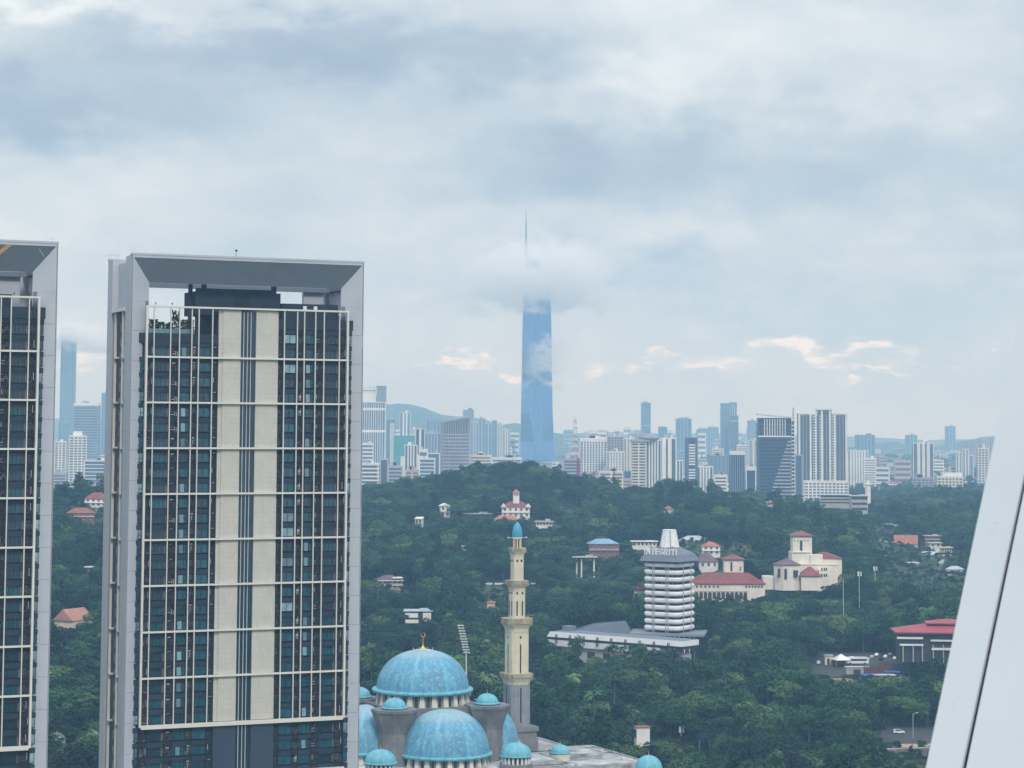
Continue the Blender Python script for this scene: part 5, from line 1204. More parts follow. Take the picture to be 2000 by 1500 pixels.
# cylindrical gridded tower
def cyl_tower():
    D = 3000; x0, x1 = X_of(859, D), X_of(917, D); r = (x1-x0)/2; xc = (x0+x1)/2; g0 = gz(xc, D); zt = zpx(812, D)
    T = thing('round_tower', 'grey rounded tower wrapped in a grid of fins, roof sloping up to the right', 'office tower', (xc, D+r, 0)); N = 40
    def ring(rr): return [(rr*math.cos(2*math.pi*i/N)*1.0, rr*math.sin(2*math.pi*i/N)*.8) for i in range(N)]
    def top(x): return zt-4+3.4*(x/r)
    R0 = ring(r-.6); mb = MB(); n = N
    mb.add([(a, b, g0-3) for a, b in R0]+[(a, b, top(a)-2) for a, b in R0], [(i, (i+1)%n, n+(i+1)%n, n+i) for i in range(n)]+[tuple(range(n, 2*n))]); mb.build('glazed_body', cm('g', 'grey'), T)
    mb = MB(); z = g0
    while z < zt-22: mb.frustum(ring(r), z, ring(r), z+1.3, caps=True); z += 4.6
    mb.build('floor_bands', cm('w', 'lav'), T, kind='stuff')
    mb = MB()
    for i in range(N):
        a, b = r*1.0*math.cos(2*math.pi*i/N), r*.8*math.sin(2*math.pi*i/N)
        if b < r*.3: mb.box(a-.35, a+.35, b-.35, b+.35, g0-3, top(a))
    mb.build('facade_fins', cm('w', 'lav'), T, kind='stuff')
    mb = MB(); Q = ring(r+.1); mb.add([(a, b, top(a)-1) for a, b in Q]+[(a, b, top(a)+.6) for a, b in Q], [(i, (i+1)%n, n+(i+1)%n, n+i) for i in range(n)]+[tuple(range(n, 2*n))]); mb.build('sloping_roof', cm('w', 'lav'), T)
cyl_tower()
city('white banded block at the foot of the ribbed white tower', 3300, 700, 728, 866, 'blue', 'white', band=.5, fh=5.5)
city('grey office with white horizontal bands beside the condominium frame', 2700, 700, 741, 906, 'grey', 'white', band=.42, fh=4.4, yaw=-6, name='office_block', cat='office block')
city('grey lift-core slab right of the banded grey office', 2720, 741, 757, 898, 'grey', 'lav', fin=5, finw=2.5)
city('second grey banded block with pale end wall', 2800, 757, 785, 911, 'grey', 'lav', band=.45, fh=4.4)
city('rosy brown low block with round emblem', 2800, 791, 817, 919, 'grey', 'pink', band=.55, fh=4, fin=6, finw=2.5)
city('pale blunt tower with roof frame behind the cylindrical tower', 6400, 903, 924, 801, 'pale', 'blue', fin=8, finw=1.5)
city('faint blue pair of slabs left of the cylindrical tower', 6000, 832, 858, 822, 'blue', 'blue', fin=9, finw=3)
city('blue slab in front of the faint pair', 4800, 828, 860, 847, 'blue', 'lav', fin=6, finw=2)
for i, (a, b, t) in enumerate(((918, 934, 826), (934, 947, 818), (946, 960, 828))):
    city(('pale blue ribbed condominium right of the cylindrical tower, ' + ('left of three', 'middle and tallest of three', 'right of three')[i]), 5900+i*60, a, b, t, 'blue', 'lav', fin=7, finw=3, group='ribbed condominiums right of the round tower')
city('slim tower with white stair core left of the giant skyscraper', 5400, 960, 970, 822, 'blue', 'blue', fin=5, finw=2)
city('white-capped slim tower next to the stair core tower', 5450, 971, 980, 826, 'pale', 'white', fin=4, finw=2)
city('cream pair of towers near the giant skyscraper', 5500, 981, 996, 838, 'pale', 'cream', fin=6, finw=3)
city('cream low institutional block right of the cylindrical tower', 3200, 916, 959, 890, 'grey', 'cream', band=.55, fh=4, name='low_block', cat='building')
city('long white low block at the foot of the giant skyscraper', 3500, 960, 1018, 895, 'blue', 'white', band=.5, fh=5, name='low_block', cat='building')
city('white low block with dark windows behind the hilltop trees', 3100, 985, 1032, 908, 'grey', 'white', band=.5, fin=6, finw=2, name='low_block', cat='building')
city('blue-grey low block behind the left hilltop trees', 2900, 930, 975, 912, 'blue', 'lav', band=.4, name='low_block', cat='building')
# --- giant skyscraper
def giant():
    D = 6300.0; s = D/FPX; cx_ = X_of(1049, D); g0 = gz(cx_, D)
    T = thing('giant_skyscraper', 'giant faceted blue glass skyscraper with needle spire rising into the cloud', 'skyscraper', (cx_, D, 0))
    lev = [(925, 1016, 1084, .30), (862, 1016, 1081, .16), (808, 1017, 1078, .34), (740, 1018, 1077, .12), (690, 1018.5, 1076, .30), (590, 1020, 1074, .12), (545, 1022, 1071, .30), (508, 1026, 1052, .1)]
    rings = []
    for k, (py, a, b, cut) in enumerate(lev):
        z = g0-3 if k == 0 else zpx(py, D); x0, x1 = (a-1049)*s, (b-1049)*s; c = (x0+x1)/2; r = (x1-x0)/2
        tw = .80 if k % 2 == 0 else .26
        pts = []
        base = [(-1, -tw*.5), (-tw*.55, -1), (tw*.75 if k % 2 else tw*.35, -1), (1, -tw*.4), (1, tw*.6), (tw*.5, 1), (-tw*.5, 1), (-1, tw*.6)]
        rings.append([(c+r*x_, r*y_, z) for x_, y_ in base])
    mb = MB(); n = 8
    for A, B in zip(rings[:-1], rings[1:]):
        vs = A+B; fs = []
        for i in range(n): j = (i+1) % n; fs += [(i, j, n+j), (i, n+j, n+i)] if (i % 2 == 0) else [(i, j, n+i), (j, n+j, n+i)]
        mb.add(vs, fs)
    mb.add(rings[-1], [tuple(range(8))]); 
    m = mat('blue_curtain_glass', (.08, .23, .60), rough=.22, var=.10, scale=.01, spec=.5, metal=.65); mb.build('faceted_body', m, T)
    mb = MB()
    for A, B in zip(rings[:-1], rings[1:]):
        for i in (0, 1, 2, 3):
            mb.tube(A[i], B[i], .8, 4)
            if i < 3: mb.tube(A[i+1] if i % 2 == 0 else A[i+1], B[i] if i % 2 else B[i+1], .5, 4)
    mb.build('edge_mullions', mat('pale_edge_metal', (.22, .32, .45), var=.1), T, kind='stuff')
    z = zpx(808, D); 
    mb = MB()
    zz_ = g0+20
    while zz_ < zpx(600, D):
        # floor lines, slightly proud of the glass
        for A, B in zip(rings[:-1], rings[1:]):
            if A[0][2] <= zz_ < B[0][2]:
                t = (zz_-A[0][2])/(B[0][2]-A[0][2]); q = [tuple(A[i][k]*(1-t)+B[i][k]*t for k in range(2)) for i in range(8)]
                cxx = sum(p[0] for p in q)/8; q = [(cxx+(p[0]-cxx)*1.012, p[1]*1.012) for p in q]; mb.frustum(q, zz_, q, zz_+.9)
        zz_ += 26
    mb.build('floor_lines', m, T, kind='stuff')
    sx = (1025-1049)*s
    mb = MB(); mb.tube((sx+2, 0, zpx(520, D)), (sx, 0, zpx(460, D)), 5, 8, r2=2.6); mb.tube((sx, 0, zpx(460, D)), (sx, 0, zpx(408, D)), 2.5, 8, r2=.4); mb.build('spire', mat('spire_steel', (.12, .16, .22), rough=.4, var=.1), T)
giant()
# --- centre right
def lattice(px, ytop, ybase, D, w0, w1, label):
    p = P(px, ytop, D); zb_ = zpx(ybase, D, px); T = thing('lattice_mast', label, 'lattice mast', (p.x, D-4, zb_)); h = p.z-zb_; n = 12
    for i in range(n):
        z0, z1_ = h*i/n, h*(i+1)/n; a, b = w0+(w1-w0)*i/n, w0+(w1-w0)*(i+1)/n; mb = MB()
        A = [(-a, -a), (a, -a), (a, a), (-a, a)]; B = [(-b, -b), (b, -b), (b, b), (-b, b)]
        for k in range(4):
            j = (k+1) % 4; mb.tube((*A[k], z0), (*B[k], z1_), .28, 4); mb.tube((*A[k], z0), (*B[j], z1_), .18, 4); mb.tube((*A[j], z0), (*B[k], z1_), .18, 4); mb.tube((*B[k], z1_), (*B[j], z1_), .2, 4)
        mb.build('mast_section', mat('mast_red', (.38, .07, .07), var=.1) if i % 2 == 0 else M_WHITE, T)
    if w0 > 2:
        for i in range(5): z = h*(.45+.1*i); mb = MB(); mb.lathe([(.1, -.2), (1.4, .3), (.1, .4)], 10); o = mb.build('dish', M_WHITE, T, (w0*.4, -w0*.6, z)); o.rotation_euler = (rad(80), 0, .3*i)
city('grey and maroon banded block carrying a lattice mast', 2700, 1100, 1136, 897, 'grey', 'lav', band=.5, fh=3.8, extra=lambda T, x, d, g0, zt: MB().box(x*.45, x*.75, -.35, .3, g0, zt+1).build('maroon_strip', mat('maroon_strip', (.20, .05, .08), var=.1), T))
lattice(1123, 813, 896, 2710, 3.6, .9, 'red and white lattice mast on the banded block right of the giant skyscraper')
city('white framed hospital slab with blue window grid, left of its row', 3400, 1132, 1186, 857, 'blue', 'white', band=.28, fin=4.5, finw=1.6, belts=(860,))
city('grey-topped apartment slab right of the framed slab', 3350, 1186, 1218, 853, 'grey', 'lav', band=.3, fin=4, finw=1.4)
city('white ribbed apartment slab in front of the grey-topped one', 3200, 1184, 1220, 883, 'pale', 'white', fin=4.2, finw=2.2, band=.2)
city('cream slab behind the banded tower with roof disc', 3500, 1217, 1238, 857, 'pale', 'cream', fin=5, finw=2.8)
def disc(dx0, dx1, h): return lambda T, x, d, g0, zt: MB().box(-x-dx0, x+dx1, -2, d+2, zt+.9, zt+h).build('roof_slab', cm('w', 'grey'), T)
city('white tower with dark window bands and wide roof slab', 2900, 1233, 1262, 864, 'dark', 'cream', band=.5, fh=3.6, fin=9, finw=1.6, extra=disc(4, 4, 2.8), plant=False)
city('curved white ribbed tower with grey roof disc', 3000, 1261, 1292, 860, 'grey', 'white', fin=3.6, finw=2.0, extra=lambda T, x, d, g0, zt: MB().lathe([(12, zt+1), (14.5, zt+2), (14.5, zt+5), (13, zt+7), (13.5, zt+8), (.1, zt+8.4)], 28, (-6, d/2)).build('roof_disc', cm('w', 'grey'), T), plant=False)
city('broad white slab with grey vertical strips right of the ribbed tower', 3100, 1284, 1321, 857, 'grey', 'white', fin=7.5, finw=5.2)
city('tall pale blue rectangular tower alone on the skyline', 7000, 1252, 1271, 787, 'blue', 'blue', fin=0, belts=(831,), piers=2, name='skyscraper', cat='skyscraper')
city('distant notched block behind the white slabs', 6500, 1286, 1303, 834, 'blue', 'blue', fin=7, finw=2)
city('distant wide blue slab left of the dark framed tower', 6500, 1321, 1351, 818, 'blue', 'blue', fin=10, finw=2)
for i, (a, b, t) in enumerate(((1362, 1382, 838), (1382, 1404, 835))):
    city('very faint distant slab, ' + ('left', 'right')+' of the twin right of the dark framed tower' if False else ('very faint distant slab left of its twin' if i == 0 else 'very faint distant slab right of its twin'), 7600, a, b, t, 'blue', 'blue', fin=10, finw=2, group='twin faint slabs')
city('stepped blue skyscraper, left and taller shaft', 6000, 1408, 1426, 788, 'blue', 'blue', fin=6, finw=1, name='skyscraper', cat='skyscraper', plant=False)
city('stepped blue skyscraper, slim middle shaft', 6050, 1426, 1440, 786, 'blue', 'lav', fin=5, finw=2, name='skyscraper', cat='skyscraper', plant=False)
city('stepped blue skyscraper, lower right shaft', 5960, 1425, 1443, 812, 'dark', 'blue', fin=5, finw=1, belts=(822,), name='skyscraper', cat='skyscraper', plant=False)
city('faint blunt tower left of the glass office with diagonal', 7000, 1461, 1478, 822, 'blue', 'blue', fin=8, finw=2)
city('dark framed tower with white centre strip', 3200, 1339, 1363, 856, 'dark', 'navy', fin=0, piers=4.5, plant=False, extra=lambda T, x, d, g0, zt: [MB().box(-x+4.6, x-3.6, -.25, .4, z, z+2.1).build('floor_plate', cm('w', 'white'), T) for z in np.arange(g0+4, zt-9, 3.9) if not (zpx(914, 3200) < z < zpx(909, 3200))])
city('dark tapering trapezoid block with white cap', 2900, 1424, 1457, 890, 'dark', 'navy', taper=.13, plant=False, extra=lambda T, x, d, g0, zt: [MB().box(-x*.9, x*.9, 0, d, zt+1, zt+6).build('cap', cm('w', 'white'), T)]+[MB().box(-x*.8+i*x*.26, -x*.8+i*x*.26+.8, -.3, 2.5, g0, zt).build('fin', cm('w', 'blue'), T) for i in range(7)])
city('blue slab behind the tapering block', 3800, 1385, 1426, 891, 'blue', 'blue', band=.3, fin=6, finw=1.4)
city('white banded low block left of the tapering block', 2800, 1395, 1421, 929, 'grey', 'white', band=.52, fh=4.2, name='low_block', cat='building')
city('white finned low block right of the dark framed tower', 3300, 1361, 1393, 912, 'grey', 'white', fin=4.5, finw=2.6, name='low_block', cat='building')
city('banded hotel with mast in front of the white apartment slabs', 2600, 1170, 1217, 922, 'grey', 'cream', band=.5, fh=3.6, fin=12, finw=2, name='hotel', cat='hotel', extra=lambda T, x, d, g0, zt: MB().tube((x*.25, -.6, zt-20), (x*.25, -.6, zt+6), .5, 5).build('roof_mast', M_DARK, T))
city('small orange house block right of the maroon-striped block', 2650, 1137, 1150, 944, 'grey', 'ochre', band=.6, name='low_block', cat='building')
city('pinkish low shophouse row before the hotel', 2750, 1140, 1168, 930, 'grey', 'pink', band=.6, name='low_block', cat='building')
city('pinkish low block between hotel and dark-banded tower', 2700, 1217, 1234, 936, 'grey', 'pink', band=.55, name='low_block', cat='building')
city('blue low block behind the hotel roof', 3050, 1218, 1232, 921, 'blue', 'blue', name='low_block', cat='building')
city('slim blue and white block right of the broad white slab', 3200, 1321, 1334, 900, 'blue', 'white', fin=4, finw=1.8)
city('white portal block left of the glass office', 3000, 1457, 1477, 913, 'dark', 'white', fin=8, finw=2, extra=white_cap(4), name='low_block', cat='building')
city('pale slab far behind the tapering block', 4600, 1440, 1462, 870, 'pale', 'white', band=.4)
city('pale pair of slabs left of the glass office crown', 4500, 1462, 1482, 860, 'pale', 'cream', fin=8, finw=4)
city('white low block behind the dark framed tower', 4200, 1391, 1414, 877, 'pale', 'cream', band=.5, name='low_block', cat='building')
# glass office with the diagonal
def c1(T, x, d, g0, zt):
    wm = cm('w', 'white'); top = zpx(849, 2600)
    for i in range(9): q = -x*.62+i*x*.155; MB().box(q-.45, q+.45, -.9, .4, top, zt+6).build('crown_fin', wm, T)
    MB().box(-x-.4, x*.98, -.5, .5, top-1.2, top+.4).build('crown_sill', wm, T)
    MB().add([(-x-.5,-2,zt+11.2),(x+.5,-2,zt+7.6),(x+.5,d,zt+7.6),(-x-.5,d,zt+11.2),(-x-.5,-2,zt+12.4),(x+.5,-2,zt+8.8),(x+.5,d,zt+8.8),(-x-.5,d,zt+12.4)], [(0,3,2,1),(4,5,6,7),(0,1,5,4),(1,2,6,5),(2,3,7,6),(3,0,4,7)]).build('roof_canopy', wm, T)
    MB().box(-x+.2, x-.2, .6, d-.4, zt, zt+7.4).build('crown_glazing', cm('g', 'dark'), T)
    z = g0+4
    while z < top-6:
        t = (z-g0)/(top-g0); xs = -x*.85+t*x*1.75
        MB().box(xs, x-.6, -.9, .5, z, z+1.5).build('sunshade', cm('w', 'lav'), T); z += 4.0
city('dark glass office block with white sunshades stepping along a diagonal', 2600, 1481.5, 1546.5, 829, 'dark', 'navy', band=.22, fh=4.0, k=.5, extra=c1, plant=False, name='office_block', cat='office block')
def zig(T, x, d, g0, zt): [MB().box(-x-.3, x+.3, -.9, .3, z, z+1.6).build('landing', cm('w', 'white'), T) for z in np.arange(g0+3, zt-3, 4.4)]
city('slim zigzag stair tower on the right flank of the glass office', 2610, 1547, 1552.5, 822, 'dark', 'white', extra=zig, piers=.3, plant=False, name='stair_tower', cat='stair tower')
lattice(1548.5, 795, 822, 2620, .9, .5, 'thin red and white mast behind the glass office with diagonal')
city('blue narrow block between glass office and twin condominium', 2650, 1553, 1568, 890, 'blue', 'lav', fin=5, finw=1.5)
def c3(T, x, d, g0, zt):
    wm = cm('w', 'white')
    for q in (-x*.98, -x*.52, -x*.3, -x*.05, x*.28, x*.48, x*.95):
        MB().box(q-1.2, q+1.2, -.8, 1, g0, zt+1.1+(5 if abs(q) < x*.4 else 0)).build('white_pilaster', wm, T)
    for q0, q1 in ((-.44, -.34), (-.17, -.09), (.33, .43)):
        mb = MB()
        for z in np.arange(g0+4, zt-2, 3.6): mb.box(x*q0, x*q1, -1.3, 0, z, z+1.2)
        mb.build('balcony_stack', wm, T, kind='stuff')
    MB().box(-x*.2, x*.35, -.6, d, zt, zt+7).build('crown_block', cm('g', 'grey'), T); MB().box(-x*.25, x*.4, -1.2, d, zt+7, zt+8.6).build('crown_slab', wm, T)
    for a_, b_ in ((-1.04, -.55), (.5, 1.04)): MB().box(x*a_, x*b_, -1, d, zt+1.1, zt+2.4).build('crown_slab', wm, T)
city('wide twin condominium slab with white pilasters and balconies', 3000, 1561, 1656, 811, 'grey', 'lav', fin=4.5, finw=.6, k=.3, extra=c3, plant=False, name='condominium', cat='condominium')
city('long white podium below the wide twin condominium', 2850, 1570, 1658, 941, 'grey', 'white', band=.5, fh=3.6, fin=5, finw=1.4, k=.3, plant=False, name='podium_block', cat='building')
city('faint bluish pair right of the wide condominium', 6000, 1674, 1710, 850, 'blue', 'blue', fin=9, finw=3)
city('white and pink ribbed flats right of the wide condominium', 4000, 1656, 1697, 881, 'pale', 'white', fin=5, finw=3, name='flats', cat='flats')
city('white stepped flats behind the green knoll', 3800, 1688, 1712, 896, 'pale', 'white', band=.45, fh=4, name='flats', cat='flats')
city('white striped residential block standing alone at the right', 3800, 1784.5, 1825, 866, 'grey', 'white', fin=8.5, finw=5.2, k=.4)
city('faint slim tower on the right horizon', 8000, 1849, 1868, 833, 'blue', 'blue', fin=10, finw=3)
city('faint low block on the right horizon', 7500, 1771, 1793, 850, 'blue', 'blue', fin=10, finw=3, name='low_block', cat='building')
city('grey institutional block in the right woods', 3200, 1783, 1824, 934, 'grey', 'grey', band=.5, fin=5, finw=1.4, name='low_block', cat='building')
city('white gridded institutional block right of the grey one', 3100, 1831, 1882, 932, 'grey', 'cream', band=.45, fin=4.5, finw=1.8, name='low_block', cat='building', extra=lambda T, x, d, g0, zt: MB().box(-x*.5, x*.98, d*.2, d*.8, zt, zt+6).build('roof_step', cm('w', 'white'), T))
city('slim white tower behind the top of the white fin', 3300, 1911, 1932, 876, 'grey', 'white', band=.4, fin=4, finw=1.6)
for i, (a, b, t) in enumerate(((1889, 1899, 866), (1900, 1910, 868), (1915, 1928, 857), (1928, 1938, 856))):
    city('faint white high-rise near the white fin, ' + ('leftmost', 'second from left', 'third from left', 'rightmost')[i], 5200, a, b, t, 'pale', 'lav', fin=5, finw=2, group='faint high-rises by the fin')
for i, (a, b, t) in enumerate(((1868, 1880, 884), (1881, 1893, 878), (1893, 1903, 890))):
    city('small white flats before the far right hills, ' + ('left', 'middle', 'right')[i] + ' of three', 4300, a, b, t, 'pale', 'white', fin=5, finw=2.4, group='flats before the far right hills')
# small white minaret in the right woods
p = P(1695, 962, 2500); T = thing('small_minaret', 'small white distant minaret with pointed top in the right woods', 'minaret', (p.x, 2500, 0)); z0 = gz(p.x, 2500)
MB().prism(ngon(3.2, 8), z0, zpx(943, 2500)).prism(ngon(4.4, 8), zpx(943, 2500), zpx(941, 2500)).build('shaft', M_HWHITE, T); MB().prism(ngon(2.0, 8), zpx(941, 2500), zpx(934, 2500)).build('lantern', M_HWHITE, T); MB().frustum(ngon(2.2, 8), zpx(934, 2500), ngon(.15, 8), zpx(922, 2500)).build('spire', M_CONC2, T)
# filler low-rise: small blocks between the named buildings
r3 = random.Random(9)
LOWL = [('white low-rise block in the haze between the city towers', 'low-rise blocks of the city', 'low_rise'), ('pale flat-roofed building in the distant suburb at the right', 'low buildings of the far suburb', 'suburban_building')]
LMK = [(60, 'far left gap'), (170, 'gap slab with white crown'), (727, 'ribbed white tower'), (760, 'dark blue slab'), (790, 'turquoise netted block'), (845, 'portal-framed block'), (888, 'grey rounded tower'), (940, 'ribbed condominiums'), (985, 'cream tower pair'), (1050, 'giant skyscraper'), (1120, 'lattice mast'), (1160, 'framed hospital slab'), (1200, 'banded hotel'), (1247, 'roof-slab tower'), (1278, 'roof-disc tower'), (1303, 'broad white slab'), (1351, 'dark framed tower'), (1405, 'white banded block'), (1440, 'tapering block'), (1467, 'white portal block'), (1514, 'diagonal glass office'), (1580, 'left condominium wing'), (1608, 'twin condominium'), (1640, 'right condominium wing'), (1677, 'pink ribbed flats'), (1700, 'small white minaret'), (1735, 'green knoll'), (1765, 'low horizon block'), (1805, 'white striped block'), (1858, 'white gridded block'), (1895, 'small white flats'), (1925, 'white fin')]
def low_label(px, D, w, h, wm, red):
    c = wm.name.replace('facade_', '').replace('lav', 'lilac'); n_ = min(LMK, key=lambda q: abs(q[0]-px))
    size = 'tiny' if w < 20 else 'small' if w < 30 else 'wide' if w < 45 else 'long'
    side = 'left of' if px < n_[0]-7 else 'right of' if px > n_[0]+7 else 'near'
    far = 'nearby' if D < 3700 else 'mid-distance' if D < 5000 else 'distant' if D < 6800 else 'faint horizon'
    return f"{size} {far} {c} {'red-roofed house' if red else 'low block' if h < 24 else 'block' if h < 45 else 'high-rise'} {side} {n_[1]}"
def lowrise(px, D, w, d, h, wm, rz, which, red=False):
    x = X_of(px, D); g0 = gz(x, D)
    T = thing(LOWL[which][2], low_label(px, D, w, h, wm, red), 'building', (x, D, g0-2), rz, LOWL[which][1]+(' with red roofs' if red else ''))
    def f():
        mb = MB(); mb.box(-.5, .5, -.5, .5, 0, 1); return mb.mesh('walls', wm)
    o = link('walls', cached(('lr', wm.name), f), T); o.scale = (w, d, h)
    def g_():
        mb = MB()
        for z in (.22, .42, .62, .82): mb.box(-.46, .46, -.505, .505, z, z+.09)
        return mb.mesh('ribbon_windows', cm('g', 'grey'))
    o = link('ribbon_windows', cached('lrw', g_), T); o.scale = (w, d, h); o['kind'] = 'stuff'
    if red: o = link('roof', cached('lrr', lambda: MB().hip(-.55, .55, -.55, .55, 0, .35, .5, eave=.02).mesh('roof', M_ROOFR)), T, (0, 0, h)); o.scale = (w, d, 8)
    else: o = link('roof', cached('lrf', lambda: MB().box(-.51, .51, -.51, .51, 0, .02).box(-.2, .15, -.2, .2, .02, .12).mesh('roof', cm('w', 'grey'))), T, (0, 0, h)); o.scale = (w, d, 14)
cols_ = [cm('w', c) for c in ('white', 'white', 'cream', 'lav', 'grey', 'pink')]
for i in range(260):
    D = r3.uniform(2900, 5600); px = r3.uniform(700, 1490) if r3.random() < .86 else r3.uniform(100, 210)
    lowrise(px, D, r3.uniform(16, 46), r3.uniform(12, 24), r3.uniform(14, 40)*(1 if D > 3300 else .7), r3.choice(cols_), r3.uniform(-.4, .4), 0, r3.random() < .12)
for i in range(150):
    D = r3.uniform(3400, 8500); px = r3.uniform(1560, 1935)
    if 1660 < px and D < 3900: continue
    lowrise(px, D, r3.uniform(12, 36), r3.uniform(10, 20), r3.uniform(6, 18) if r3.random() < .9 else r3.uniform(26, 55), r3.choice(cols_), r3.uniform(-.4, .4), 1, r3.random() < .15)
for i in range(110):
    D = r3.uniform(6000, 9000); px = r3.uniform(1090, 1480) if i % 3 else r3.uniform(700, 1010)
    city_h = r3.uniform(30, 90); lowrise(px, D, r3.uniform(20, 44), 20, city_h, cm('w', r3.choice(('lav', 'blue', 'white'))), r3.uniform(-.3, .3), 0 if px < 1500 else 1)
# ------------------------------------------------------------------ far hills
def hills(name, pts, D, dep, m):
    """ridge given as (px, py) crest points"""
    vs = []; fs = []; n = 90; a, b = pts[0][0], pts[-1][0]; rows_ = [(-1, 0), (-.7, .25), (-.45, .55), (-.2, .85), (0, 1), (.3, .8), (.7, .35), (1, 0)]
    xs = np.linspace(a, b, n); ys = np.interp(xs, [p[0] for p in pts], [p[1] for p in pts]); 
    wob = .9*np.sin(xs/7.)+.6*np.sin(xs/3.1+1)+.5*np.sin(xs/1.7)
    for t, h in rows_:
        for i, (x, y) in enumerate(zip(xs, ys)):
            zc = zpx(y+wob[i]*.5, D, 1000); Y = D+t*dep+60*math.sin(x/5+t*3); vs.append((X_of(x, D)*(1+t*dep/D*.5), Y, 30+max(0, zc-30)*h*(1+.10*math.sin(x/4+t*5)*(0 if t == 0 else 1))))
    for j in range(len(rows_)-1):
        for i in range(n-1): fs.append((j*n+i, j*n+i+1, (j+1)*n+i+1, (j+1)*n+i))
    mb = MB(); mb.add(vs, fs, 0, True); return structure(mb.build(name, m))
M_HILL = mat('wooded_hill', (.03, .05, .05), rough=.95, var=.35, scale=.004)
hills('hills', [(560, 860), (640, 830), (720, 795), (760, 790), (800, 790), (835, 800), (865, 812), (905, 814), (940, 818), (975, 830), (1010, 826), (1030, 834), (1080, 845), (1150, 852), (1200, 870)], 9500, 1500, M_HILL)
hills('hills', [(1660, 870), (1715, 862), (1745, 859), (1775, 864), (1805, 872), (1850, 866), (1880, 858), (1915, 850), (1945, 846), (2020, 842), (2120, 850)], 9000, 1300, M_HILL)
hills('hills', [(1040, 856), (1100, 848), (1160, 843), (1230, 842), (1320, 846), (1420, 843), (1520, 847), (1620, 848), (1700, 850), (1800, 855), (1950, 852), (2400, 848), (3200, 850)], 12600, 1300, M_HILL)
hills('hills', [(-1300, 846), (-300, 846), (0, 820), (120, 822), (200, 826), (300, 840), (420, 844), (700, 850), (1060, 846)], 12500, 1300, M_HILL)
# ------------------------------------------------------------------ trees
def leaf_mat():
    m = bpy.data.materials.new('foliage'); m.use_nodes = True; nt = NT(m.node_tree); nt.n.clear()
    bs = nt.n.new('ShaderNodeBsdfPrincipled'); out = nt.n.new('ShaderNodeOutputMaterial'); nt.l.new(bs.outputs[0], out.inputs[0])
    oi = nt.n.new('ShaderNodeObjectInfo'); geo = nt.n.new('ShaderNodeNewGeometry'); tc = nt.n.new('ShaderNodeTexCoord')
    a = nt.ramp(oi.outputs['Random'], LEAF_RAMP)
    n1 = nt.noise(tc.outputs['Object'], .2, 2, .5); n2 = nt.noise(geo.outputs['Position'], .012, 3, .6)
    f = nt.m('MULTIPLY_ADD', nt.maprange(n1, .3, .7), .55, .72); g = nt.m('MULTIPLY_ADD', nt.maprange(n2, .3, .7), .5, .75)
    isl = nt.m('MULTIPLY_ADD', geo.outputs['Random Per Island'], .3, .85)
    sc = nt.m('MULTIPLY', nt.m('MULTIPLY', f, g), isl)
    v = nt.n.new('ShaderNodeVectorMath'); v.operation = 'SCALE'; nt.l.new(a, v.inputs[0]); nt.l.new(sc, v.inputs[3])
    nt.l.new(v.outputs[0], bs.inputs['Base Color']); bs.inputs['Roughness'].default_value = .75; bs.inputs['Specular IOR Level'].default_value = .18
    MATS['foliage'] = m; return m
LEAF_RAMP = [(0, (.007, .024, .016)), (.3, (.012, .042, .021)), (.6, (.021, .068, .027)), (.85, (.044, .11, .036)), (1, (.10, .155, .05))]
M_LEAF = leaf_mat()
M_BARK = mat('tree_bark', (.10, .085, .07), rough=.95, var=.3, scale=1.5)
M_LEAFP = mat('pale_grey_foliage', (.30, .34, .30), rough=.8, var=.2, scale=.6)
def crown_mesh(name, seed, lobes, nq, q0, q1, flat=.0, mats=None):
    r = np.random.RandomState(seed); V = []; 
    area = np.array([l[3]*l[3]+2*l[3]*l[4] for l in lobes]); cnt = (area/area.sum()*nq).astype(int)
    for (x, y, z, a, b), n in zip(lobes, cnt):
        d = r.normal(size=(n*2, 3)); d /= np.linalg.norm(d, axis=1)[:, None]; d = d[d[:, 2] > -.45][:n]; n = len(d)
        rad_ = 1+r.uniform(-.22, .10, (n, 1)); rad_ += .10*np.sin(d[:, :1]*7+seed)*np.cos(d[:, 1:2]*6)
        c = np.array([x, y, z])+d*np.array([a, a, b])*rad_
        nn = d*np.array([1/a, 1/a, 1/b]); nn /= np.linalg.norm(nn, axis=1)[:, None]; nn += r.normal(scale=.55, size=nn.shape); nn[:, 2] += flat; nn /= np.linalg.norm(nn, axis=1)[:, None]
        t = np.cross(nn, r.normal(size=nn.shape)); t /= np.linalg.norm(t, axis=1)[:, None]; bt = np.cross(nn, t)
        s = r.uniform(q0, q1, (n, 1)); s2 = s*r.uniform(.55, .95, (n, 1)); cup = nn*s*.25
        V.append(np.stack([c-t*s, c-bt*s2+cup, c+t*s, c+bt*s2+cup], 1))
    V = np.concatenate(V); n = len(V); me = bpy.data.meshes.new(name)
    me.from_pydata(V.reshape(-1, 3).tolist(), [], [(4*i, 4*i+1, 4*i+2, 4*i+3) for i in range(n)]); me.materials.append(mats or M_LEAF); return me
def trunk_mesh(name, seed, h, r0, lobes):
    r = random.Random(seed); mb = MB(); top = (r.uniform(-.3, .3), r.uniform(-.3, .3), h)
    mb.tube((0, 0, -1.5), top, r0, 7, r2=r0*.6)
    for (x, y, z, a, b) in lobes[:6]: mb.tube(top, (x*.8, y*.8, z-b*.2), r0*.45, 5, r2=r0*.15)
    return mb.mesh(name, M_BARK)
